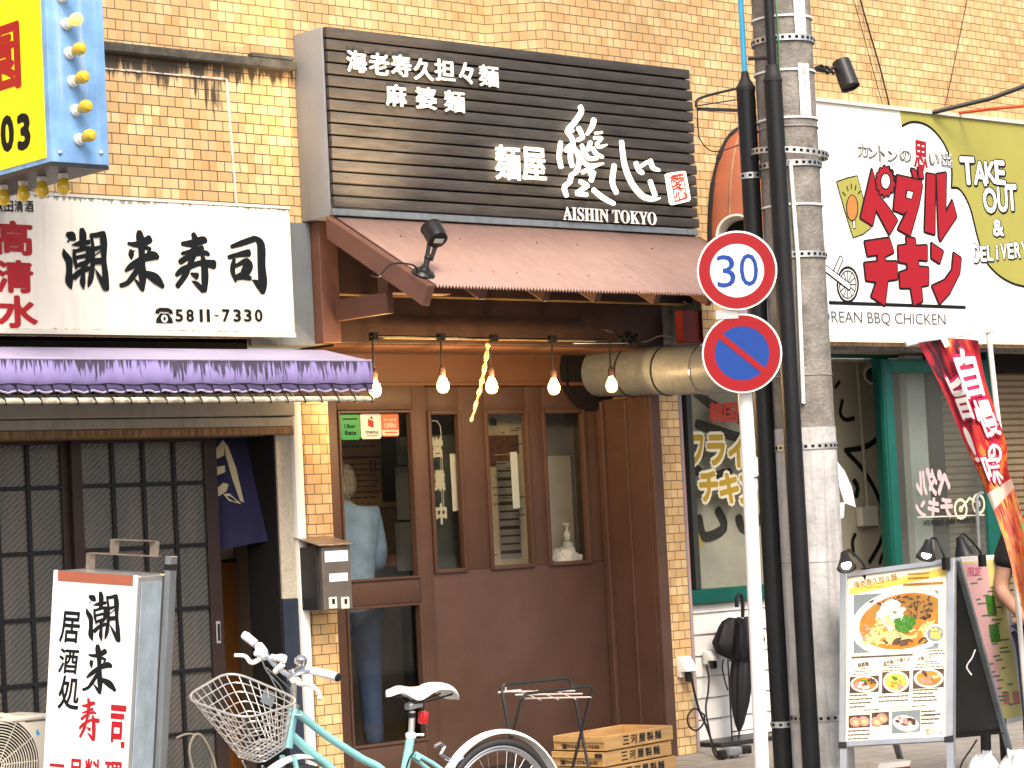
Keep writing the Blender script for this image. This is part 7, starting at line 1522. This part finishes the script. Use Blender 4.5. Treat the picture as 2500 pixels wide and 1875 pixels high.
fbar([(2308, 1800), (2331, 1795), (2331, 1812), (2308, 1814)], .0145, .018, 'frame_corner', M['darkmetal']); fbar([(2050, 1812), (2070, 1812), (2070, 1828), (2050, 1828)], .0145, .018, 'frame_corner', M['darkmetal'])
q = MB(); 
for (u, v, w_) in ((2061, 1826, 16), (2322, 1812, 16)):
    a, b = FP(u, v), FP(u, v + 60); d = (b - a).normalized(); e = a + d * ((a.z + .114) / -d.z if d.z < 0 else .3); q.bar(a, e, .035, .025, fq_.n)
q.build('leg', M['alu'], ab)
# poster print
M['p_orange'] = mat('print_orange', (.62, .20, .03), .4, var=.35, vscale=16); M['p_dark'] = mat('print_dark', (.09, .055, .035), .4, var=.5, vscale=30); M['p_green'] = mat('print_green', (.06, .20, .025), .4, var=.5, vscale=60); M['p_noodle'] = mat('print_noodle', (.72, .50, .22), .4, var=.25, vscale=25)
M['p_white'] = mat('print_white', (.78, .75, .70), .4, var=.05); M['p_grey'] = mat('print_greyblue', (.20, .235, .25), .4, var=.15); M['p_pink'] = mat('print_pink', (.60, .25, .20), .4, var=.3, vscale=20); M['p_text'] = mat('print_text', (.10, .085, .07), .5, var=0); M['p_brown'] = mat('print_brown', (.38, .19, .04), .5, var=.1); M['p_yellow'] = mat('print_yellow', (.76, .55, .10), .4, var=.1)
def clipq(pts, x0, x1, y0, y1): return [(min(max(a, x0), x1), min(max(b, y0), y1)) for a, b in pts]
def el(cx, cy, rx, ry, rot=0, n=30): c, s_ = math.cos(rot), math.sin(rot); return [(cx + rx * math.cos(t) * c - ry * math.sin(t) * s_, cy + rx * math.cos(t) * s_ + ry * math.sin(t) * c) for t in [2 * math.pi * k / n for k in range(n)]]
def pq(mb, pts, d): mb.poly([fq_.p(*q11(a, b), d) for a, b in pts])
def skew(pts): return [(a, b - (a - 388) * .055) for a, b in pts]
B = {k: MB() for k in ('orange', 'dark', 'green', 'noodle', 'white', 'grey', 'pink', 'text', 'brown', 'yellow')}
random.seed(21); X0, X1, Y0, Y1 = 388, 985, 440, 852
pq(B['yellow'], [(360, 395), (1040, 245), (1040, 300), (360, 440)], .0022)
pq(B['grey'], skew([(X0, Y0), (X1, Y0), (X1, Y1), (X0, Y1)]), .0026)
pq(B['white'], skew(clipq(el(735, 650, 370, 235, -.12), X0, X1, Y0, Y1)), .0030); pq(B['orange'], skew(clipq(el(745, 645, 320, 195, -.12), X0, X1, Y0, Y1)), .0034)
pq(B['brown'], skew(clipq(el(740, 560, 250, 90, -.12), X0, X1, Y0, Y1)), .0036)
def blobs(key, n, cx, cy, rx, ry, s0, s1, d, st=1.6, clip=True):
    for i in range(n):
        t = random.uniform(0, 6.28); r = math.sqrt(random.random()); a, b = cx + rx * r * math.cos(t), cy + ry * r * math.sin(t); s_ = random.uniform(s0, s1); pts = el(a, b, s_ * st, s_, random.uniform(-1, 1), 9)
        pq(B[key], skew(clipq(pts, X0, X1, Y0, Y1)) if clip else pts, d + i * 2e-6)
blobs('noodle', 60, 640, 740, 190, 60, 5, 11, .0040, 4.5); blobs('noodle', 30, 900, 730, 90, 60, 5, 9, .0040, 4.5); blobs('dark', 26, 720, 500, 220, 30, 4, 8, .0042, 2.2); blobs('dark', 50, 860, 575, 95, 70, 6, 14, .0044, 1.4); blobs('brown', 40, 850, 570, 90, 65, 4, 8, .0047, 1.5)
blobs('white', 70, 660, 590, 95, 95, 8, 18, .0050, 1.7); blobs('noodle', 20, 620, 650, 70, 50, 6, 10, .0053, 3.5); blobs('green', 80, 750, 665, 70, 55, 7, 15, .0056, 1.4); blobs('dark', 14, 780, 790, 180, 22, 6, 12, .0056, 3); blobs('pink', 8, 480, 720, 30, 60, 8, 14, .0056, 1.5)
pq(B['white'], el(965, 715, 70, 68), .0062); pq(B['grey'], el(965, 715, 58, 54), .0064); 
for i in range(18): pq(B['yellow'], el(965 + random.uniform(-38, 38), 715 + random.uniform(-34, 34), random.uniform(8, 15), random.uniform(5, 9), random.random()), .0066 + i * 2e-6)
def txt_(key, s_, a, b, w_, h_, off=.0, rot=.06, d=.0024):
    c = q11(a, b); W = q11(a + w_ / 2, b)[0] - q11(a - w_ / 2, b)[0]; H = q11(a, b - h_ / 2)[1] - q11(a, b + h_ / 2)[1]; put(B[key], s_, fq_, c[0], c[1], W, H, off=off, d=d, rot=rot)
def lines(a, b, w_, n, dy, th=6, key='text'):
    for i in range(n):
        x = a; 
        while x < a + w_ * random.uniform(.7, 1):
            l_ = random.uniform(10, 34); p, r = q11(x, b + i * dy - (x - a) * .05), q11(x + l_, b + i * dy - (x + l_ - a) * .05); stroke(B[key], fq_, [p, r], [th / 2.885 * .0026] * 2, .0024, smooth=False); x += l_ + 7
txt_('brown', '海老寿久担々麺', 540, 342, 310, 52, .02); lines(770, 295, 190, 1, 0, 10, 'brown'); lines(775, 325, 170, 1, 0, 12, 'brown'); lines(740, 370, 270, 1, 0, 15, 'brown'); lines(470, 388, 150, 1, 0, 4, 'brown')
lines(375, 882, 520, 1, 0, 12); lines(920, 835, 110, 2, 22, 7)
txt_('text', '麻婆麺', 455, 930, 80, 34, .03); txt_('text', '金色鶏の中華そば', 690, 905, 190, 32, .02); txt_('text', '冷製ジョニー', 910, 880, 150, 32, .02)
for a, b, w_ in ((420, 962, 80), (400, 980, 110), (385, 1000, 150), (595, 940, 170), (600, 955, 160), (590, 975, 180), (870, 912, 100), (830, 930, 170), (820, 952, 190)): lines(a, b, w_, 1, 0, 5)
def bowl(cx, cy, rx, ry, soup, tops):
    pq(B['dark'], [(cx - rx - 6, cy - ry + 8), (cx + rx + 4, cy - ry - 4), (cx + rx + 2, cy + ry - 4), (cx - rx - 8, cy + ry + 8)], .0026); pq(B['white'], el(cx, cy, rx, ry), .0030); pq(B[soup], el(cx, cy - 2, rx * .84, ry * .80), .0034)
    for key, n, dx, dy, r in tops:
        for i in range(n): pq(B[key], el(cx + dx + random.uniform(-r, r), cy + dy + random.uniform(-r, r) * .6, random.uniform(10, 20), random.uniform(7, 12), random.random(), 10), .0038 + (i + len(B[key].v)) * 1e-6)
bowl(465, 1068, 98, 58, 'orange', [('pink', 8, -40, 10, 30), ('white', 8, 0, 8, 35), ('dark', 8, 40, -10, 40), ('green', 3, 0, -22, 12)]); bowl(687, 1052, 92, 76, 'yellow', [('orange', 6, 0, 20, 45), ('pink', 4, 20, 25, 30), ('green', 5, -10, -28, 14)]); bowl(917, 1028, 104, 66, 'orange', [('dark', 4, -25, -35, 20), ('pink', 10, -10, 10, 45), ('noodle', 4, 55, -15, 18)])
lines(360, 1150, 150, 4, 27, 8); lines(565, 1160, 215, 2, 30, 8); lines(805, 1112, 180, 4, 25, 8)
txt_('text', 'トッピング', 400, 1258, 95, 26, .01); txt_('text', 'サイドメニュー', 720, 1232, 130, 26, .01); lines(460, 1252, 90, 1, 0, 6); lines(800, 1225, 100, 1, 0, 6)
for (x0, y0, x1, y1) in ((352, 1290, 503, 1378), (515, 1270, 637, 1362)): pq(B['dark'], [(x0, y0), (x1, y0 - 8), (x1, y1 - 6), (x0, y1)], .0026)
for cx, cy in ((400, 1335), (460, 1330), (550, 1335), (590, 1310)):
    pq(B['pink'], el(cx, cy, 40, 34, .4), .0031 + cx * 1e-6); pq(B['noodle'], el(cx + 4, cy + 4, 22, 16, .4), .0037 + cx * 1e-6)
pq(B['grey'], [(658, 1262), (857, 1248), (857, 1402), (658, 1418)], .0026); pq(B['white'], el(755, 1345, 92, 55, .2), .0030)
for i in range(16): pq(B['pink' if i % 2 else 'dark'], el(755 + random.uniform(-60, 60), 1335 + random.uniform(-32, 28), 18, 12, random.random(), 10), .0034 + i * 4e-6)
lines(865, 1262, 100, 4, 28, 9); lines(885, 1285, 110, 1, 0, 9); lines(350, 1400, 170, 3, 28, 8)
txt_('text', '愛心', 935, 1400, 85, 50, .0, .05); lines(905, 1443, 100, 1, 0, 5); pq(B['pink'], el(1003, 1412, 8, 10), .0026)
po = bpy.data.objects['poster']
for k in B: B[k].build(k + '_print', M['p_' + k], po)
# rear leaf of the A-frame
hl, hr = TL + fq_.n * -.03, TR + fq_.n * -.03; rbr = PD(2452, 1786, 12.72); rdir = (rbr - hr); rbl = hl + rdir; rn = (hr - hl).cross(rdir).normalized()
q = MB(); q.prism([hl.lerp(rbl, .02), hr.lerp(rbr, .02), rbr, rbl], rn * .008); q.build('panel', mat('dark_grey_panel', (.062, .066, .066), .5, var=.12, vscale=3), ab)
q = MB(); foot = hr + rdir * 1.28; foot = hr + rdir * ((hr.z + .113) / -rdir.z) if rdir.z < 0 else foot; ft2 = hl + (foot - hr); q.bar(hr, foot, .028, .03, fq_.x); q.build('leg', M['greymetal'], ab, bevel=.003); MB().bar(hl, ft2, .028, .03, fq_.x).build('leg', M['greymetal'], ab, bevel=.003); q = MB(); q.bar(rbl, rbr, .03, .02); q.build('rail', M['darkmetal'], ab)
q = MB(); q.tube([V(p) for p in catmull([tuple(PD(u, v, 12.36)) for u, v in [(2381, 1586), (2373, 1606), (2362, 1622), (2361, 1632), (2372, 1648)]], 8)], .004, 5); q.build('white_cord', M['white'], ab)
# clip lamps
def clip_lamp(u, v, d, aim, lab, lit=False):
    c = PD(u, v, d); aim = V(aim).normalized(); t = thing('clip_lamp', c, lab, 'lamp', 'black clip lamps on top of the menu boards')
    MB().lathe([(.012, -.075), (.02, -.07), (.024, -.045), (.046, .01), (.05, .02), (.047, .02), (.02, -.04)], c, aim, 20, caps=False).build('shade', M['black'], t)
    MB().ball(c + aim * .0, .026, 10).build('bulb', mat('lamp_lit', (.9, .85, .7), .3, var=0, emit=(1, .93, .75), estr=4.5) if lit else M['p_white'], t)
    q = MB(); q.tube([V(p) for p in catmull([tuple(c - aim * .07), tuple(c - aim * .09 + V((.045, 0, -.005))), tuple(c + V((.10, -.02, .0))), tuple(c + V((.12, -.02, -.05)))], 5)], .006, 6); q.obox(c + V((.12, -.02, -.055)), (.018, 0, 0), (0, .012, 0), (0, 0, .03)); q.build('arm', M['black'], t)
    if lit:
        ld = bpy.data.lights.new('clip_light', 'SPOT'); ld.energy = 9; ld.color = (1, .86, .6); ld.spot_size = R_(100); ld.spot_blend = .7; ld.shadow_soft_size = .03; lo = bpy.data.objects.new('clip_light', ld); COL.objects.link(lo); lo.location = c + aim * .04; lo.rotation_euler = aim.to_track_quat('-Z', 'Y').to_euler()
clip_lamp(2066, 1378, 12.28, (-.15, -.25, -.9) if False else fq_.n * .35 - fq_.z * .9 + fq_.x * .25, 'chrome and black clip lamp, lit, at the left top of the noodle poster', True)
clip_lamp(2262, 1352, 12.02, fq_.n * .3 - fq_.z * .9 - fq_.x * .1, 'black clip lamp pointing down at the right top of the noodle poster', True)
clip_lamp(2352, 1345, 12.3, (.2, -.1, -.95), 'black clip lamp hanging over the pink and yellow board')
# second board
tl2, tr2, br2, bl2 = PD(2343, 1372, 12.95), PD(2440, 1366, 13.05), PD(2506, 1752, 13.3), PD(2448, 1778, 13.15)
f2_ = quadfr(tl2, tr2, bl2); ye = thing('menu_board', V(((bl2.x + br2.x) / 2, (bl2.y + br2.y) / 2, 0)), 'pink and yellow handwritten menu board in a white frame behind the noodle poster board', 'menu board')
def Q2(u, v, d=0): return f2_.P(u, v, d)
def pan(pts, d0, d1, nm, m, par): q = MB(); q.prism([Q2(u, v, d0) for u, v in pts], f2_.n * (d1 - d0)); return q.build(nm, m, par)
pan([(2335, 1362), (2444, 1355), (2512, 1755), (2440, 1772)], -.02, 0, 'white_frame', M['white'], ye); sh2 = pan([(2340, 1372), (2436, 1366), (2498, 1745), (2436, 1760)], .0005, .002, 'yellow_sheet', mat('yellow_sheet', (.68, .62, .24), .6, var=.06), ye)
pan([(2350, 1375), (2408, 1372), (2434, 1560), (2448, 1755), (2428, 1758), (2395, 1560)], .0025, .003, 'pink_band', mat('pink_band', (.70, .42, .42), .6, var=.06), sh2)
q = MB(); random.seed(4)
for i in range(34):
    t = i / 34; u = 2372 + t * 62 + random.uniform(-10, 45) * (1 - .2 * t); v = 1405 + t * 335; a, b = f2_.px(u, v), f2_.px(u + random.uniform(8, 26), v - 2)
    if u < 2440 + 55 * t: stroke(q, f2_, [a, b], [.009, .009], .004 + i * 2e-6, smooth=False)
q.build('handwriting', mat('green_ink', (.10, .18, .12), .6, var=.2), sh2)
q = MB(); a = f2_.px(2378, 1395); put(q, '限定', f2_, a[0], a[1], .085, .05, d=.004, off=.01); q.build('pink_heading', mat('pink_ink', (.55, .06, .20), .6, var=0), sh2)
for u, v, w_, h_ in ((2404, 1455, 22, 50), (2412, 1525, 24, 44), (2445, 1690, 16, 30), (2470, 1688, 16, 32)):
    q = MB(); q.poly([Q2(u + a, v + b, .0036) for a, b in ((0, 0), (w_, -2), (w_ + h_ * .15, h_ - 2), (h_ * .15, h_))]); q.build('photo', M['p_pink'] if v > 1600 else M['p_green'], sh2)
q = MB()
for p in (bl2, br2): q.bar(p + V((0, 0, .05)), V((p.x, p.y, -.113)), .03, .03)
q.tube([V((PD(2405, 1850, 13.0).x, PD(2405, 1850, 13.0).y, -.113)), PD(2405, 1760, 13.0)], .028, 12); q.build('black_leg', M['black'], ye)
# banner
BN = 12.55
bn = thing('banner', PD(2420, 1500, BN), 'red and black vertical banner with white lettering, twisted on a white pole', 'banner')
def bann():
    m = mat('banner_cloth', (.4, .02, .03), .75, var=0); n = m.node_tree.nodes; l = m.node_tree.links; b = n['Principled BSDF']; at = n.new('ShaderNodeAttribute'); at.attribute_name = 'st'; sx = n.new('ShaderNodeSeparateXYZ'); l.new(at.outputs['Vector'], sx.inputs[0])
    ns = n.new('ShaderNodeTexNoise'); ns.inputs['Scale'].default_value = 6; ns.inputs['Detail'].default_value = 5; ns.inputs['Distortion'].default_value = 1.2; l.new(at.outputs['Vector'], ns.inputs[0])
    r1 = n.new('ShaderNodeValToRGB'); e = r1.color_ramp; cols = [(.0, (.02, .012, .02)), (.38, (.05, .012, .02)), (.47, (.38, .012, .03)), (.57, (.45, .03, .02)), (.66, (.75, .22, .04)), (1.0, (.8, .5, .2))]
    e.elements[0].position, e.elements[0].color = cols[0][0], (*cols[0][1], 1); e.elements[1].position, e.elements[1].color = 1, (*cols[-1][1], 1)
    for p, c in cols[1:-1]: x = e.elements.new(p); x.color = (*c, 1)
    ad = n.new('ShaderNodeMath'); ad.operation = 'MULTIPLY_ADD'; ad.inputs[1].default_value = .35; l.new(sx.outputs[1], ad.inputs[0]); l.new(ns.outputs[0], ad.inputs[2]); sb = n.new('ShaderNodeMath'); sb.operation = 'SUBTRACT'; sb.inputs[1].default_value = .06; l.new(ad.outputs[0], sb.inputs[0]); l.new(sb.outputs[0], r1.inputs[0])
    vo = n.new('ShaderNodeTexVoronoi'); vo.inputs['Scale'].default_value = 26; l.new(at.outputs['Vector'], vo.inputs[0]); r2 = n.new('ShaderNodeValToRGB'); e = r2.color_ramp; e.interpolation = 'CONSTANT'
    e.elements[0].position, e.elements[0].color = 0, (.55, .10, .06, 1); e.elements[1].position, e.elements[1].color = .78, (.30, .06, .05, 1)
    for p, c in ((.3, (.66, .26, .14)), (.5, (.75, .38, .10)), (.65, (.62, .18, .14))): x = e.elements.new(p); x.color = (*c, 1)
    l.new(vo.outputs['Color'], r2.inputs[0]); mx = n.new('ShaderNodeMix'); mx.data_type = 'RGBA'; gt = n.new('ShaderNodeMath'); gt.operation = 'GREATER_THAN'; gt.inputs[1].default_value = .55; l.new(sx.outputs[1], gt.inputs[0]); l.new(gt.outputs[0], mx.inputs[0]); l.new(r1.outputs[0], mx.inputs[6]); l.new(r2.outputs[0], mx.inputs[7])
    # green leek patch and pale bowl rim
    g1 = n.new('ShaderNodeVectorMath'); g1.operation = 'DISTANCE'; g1.inputs[1].default_value = (.62, .80, 0); l.new(at.outputs['Vector'], g1.inputs[0]); g2 = n.new('ShaderNodeMath'); g2.operation = 'LESS_THAN'; g2.inputs[1].default_value = .17; l.new(g1.outputs['Value'], g2.inputs[0]); m3 = n.new('ShaderNodeMath'); m3.operation = 'MULTIPLY'; vg = n.new('ShaderNodeMath'); vg.operation = 'GREATER_THAN'; vg.inputs[1].default_value = .33; l.new(vo.outputs['Color'], vg.inputs[0]); l.new(g2.outputs[0], m3.inputs[0]); l.new(vg.outputs[0], m3.inputs[1])
    m4 = n.new('ShaderNodeMix'); m4.data_type = 'RGBA'; l.new(m3.outputs[0], m4.inputs[0]); l.new(mx.outputs[2], m4.inputs[6]); m4.inputs[7].default_value = (.14, .30, .05, 1)
    c1 = n.new('ShaderNodeMath'); c1.operation = 'COMPARE'; c1.inputs[1].default_value = .535; c1.inputs[2].default_value = .022; l.new(sx.outputs[1], c1.inputs[0]); m5 = n.new('ShaderNodeMix'); m5.data_type = 'RGBA'; l.new(c1.outputs[0], m5.inputs[0]); l.new(m4.outputs[2], m5.inputs[6]); m5.inputs[7].default_value = (.66, .55, .46, 1); l.new(m5.outputs[2], b.inputs['Base Color']); return m
LE = [(2241, 838), (2298, 945), (2331, 1024), (2363, 1100), (2385, 1147), (2425, 1245), (2457, 1335), (2478, 1420), (2500, 1500), (2510, 1560)]
RE = [(2388, 831), (2404, 920), (2432, 1010), (2457, 1082), (2459, 1140), (2476, 1190), (2500, 1280), (2512, 1350), (2535, 1430), (2560, 1500)]
LE, RE = catmull(LE, 3), catmull(RE, 3); N = len(LE); Wn = 10
def BP(s_, i, off=0.0):
    a, b = LE[i], RE[i]; u, v = a[0] + (b[0] - a[0]) * s_, a[1] + (b[1] - a[1]) * s_ - (8 * math.sin(math.pi * s_) if i < 2 else 0); d = BN + .05 * math.sin(s_ * 7 + i * .25) * min(1, i / 4) + .10 * (s_ - .5) * math.sin(i * .18); return PD(u, v, d - off)
vs = []; st__ = []
for i in range(N):
    for j in range(Wn + 1): vs.append(BP(j / Wn, i)); st__.append((j / Wn * .6, i / (N - 1), 0))
me = bpy.data.meshes.new('cloth'); me.from_pydata([tuple(v) for v in vs], [], [[i * (Wn + 1) + j, i * (Wn + 1) + j + 1, (i + 1) * (Wn + 1) + j + 1, (i + 1) * (Wn + 1) + j] for i in range(N - 1) for j in range(Wn)])
at = me.attributes.new('st', 'FLOAT_VECTOR', 'POINT'); at.data.foreach_set('vector', [c for t in st__ for c in t]); me.materials.append(bann())
for p in me.polygons: p.use_smooth = True
o = bpy.data.objects.new('cloth', me); COL.objects.link(o); o.parent = bn; o.matrix_parent_inverse = WM[bn.name].inverted(); WM[o.name] = WM[bn.name]
def bglyph(mb, ch, sc_, tc_, w_, h_, off, lift):
    g, fs_g, x0, x1, y0, y1 = glyph(ch, off); base = []
    for x, y in g:
        s_ = sc_ + ((x - x0) / (x1 - x0) - .5) * w_; t = tc_ + (.5 - (y - y0) / (y1 - y0)) * h_; f_ = min(max(t * (N - 1), 0), N - 1.001); i = int(f_); a, b = BP(s_, i, lift), BP(s_, i + 1, lift); base.append(a.lerp(b, f_ - i))
    mb.add(base, fs_g)
for off, lift, nm, mt in ((.10, .02, 'letter_edge', mat('pink_edge', (.55, .02, .10), .7, var=0)), (.035, .028, 'white_lettering', M['p_white'])):
    q = MB()
    for ch, s_, t, w_, h_ in (('自', .68, .10, .40, .12), ('慢', .74, .235, .42, .12), ('の', .66, .375, .36, .09), ('旨', .33, .16, .30, .13), ('味', .50, .44, .50, .13), ('!', .14, .33, .10, .15)): [bglyph(q, ch, s_ + off * .36 * math.cos(k_) * (k_ < 7) , t + off * .11 * math.sin(k_) * (k_ < 7), w_, h_, 0.0, lift + k_ * .0002) for k_ in (0, .8, 1.6, 2.4, 3.1, 3.9, 4.7, 5.5, 7)]
    q.build(nm, mt, o)
q = MB(); q.tube([PD(2412, 800, BN + .08), PD(2432, 985, BN + .09), PD(2470, 1300, BN + .12), PD(2520, 1880, BN + .2)], .014, 10); q.build('pole', M['white'], bn)
q = MB(); q.tube([PD(2212, 840, BN - .06), PD(2235, 834, BN - .05), PD(2395, 812, BN + .05), PD(2432, 805, BN + .08)], .0085, 8); q.tube([PD(2212, 840, BN - .06), PD(2238, 834, BN - .05)], .016, 10); q.build('cross_bar', M['white'], bn)
q = MB()
for u0, v0, u1, v1 in ((2302, 822, 2314, 846), (2385, 812, 2400, 838)): q.bar(PD(u0, v0, BN - .03), PD(u1, v1, BN - .035), .03, .004, fwd)
q.build('loop', M['white'], bn)
# bags, carton and odds and ends under the boards
def bag_(u, v, d, w_, h_, lab, m, seed):
    c = PD(u, v, d); c.z = -.114; h_ += .114; random.seed(seed); n, mm = 22, 44; vs = []
    for i in range(n + 1):
        for j in range(mm):
            t = i / n; an = 2 * math.pi * j / mm; r = w_ * (math.sin(math.pi * min(.94, .18 + t * .82)) ** .55) * (1 + .10 * math.sin(3 * an + seed) + .035 * math.sin(7 * an + i * .35)); vs.append(c + V((r * math.cos(an), r * .7 * math.sin(an), h_ * t + (.02 * math.sin(3 * an + seed) + .008 * math.sin(8 * an)) * t)))
    q = MB(); q.add(vs, [[i * mm + j, i * mm + (j + 1) % mm, (i + 1) * mm + (j + 1) % mm, (i + 1) * mm + j] for i in range(n) for j in range(mm)] + [[n * mm + j for j in range(mm)]]); tag(q.build('plastic_bag', m, sharp=80), lab, 'bag', 'white bags under the menu boards'); return c
M['bag'] = mat('white_polythene', (.74, .75, .77), .35, var=.06)
bag_(2490, 1885, 12.35, .17, .20, 'white plastic bag at the bottom right corner, larger and nearer', M['bag'], 2); bag_(2405, 1890, 12.75, .13, .16, 'pale bluish plastic bag behind the rear leg of the menu board', mat('bluish_bag', (.50, .56, .62), .35, var=.1), 6)
c = PD(2150, 1860, 12.9); c = V((c.x, c.y, 0)); rc = thing('carton', c, 'red and white carton lying on the paving under the noodle poster board', 'carton')
q = MB(); q.prism([c + V((-.10, -.05, .002)), c + V((.12, -.10, .002)), c + V((.16, .02, .002)), c + V((-.06, .07, .002))], (0, 0, .10)); q.build('red_body', M['signred'], rc, bevel=.004); q = MB(); q.prism([c + V((-.08, -.04, .103)), c + V((.12, -.09, .103)), c + V((.15, .015, .103)), c + V((-.05, .06, .103))], (0.02, 0, .028)); q.build('white_flap', M['white'], rc)
tag(MB().tube([V(p) for p in catmull([tuple(PD(u, v, 12.6)) for u, v in [(2385, 1806), (2370, 1830), (2350, 1860), (2340, 1890)]], 4)], .005, 5).build('floor_cable', M['black']), 'thin dark cable hanging down under the rear of the menu board', 'cable')
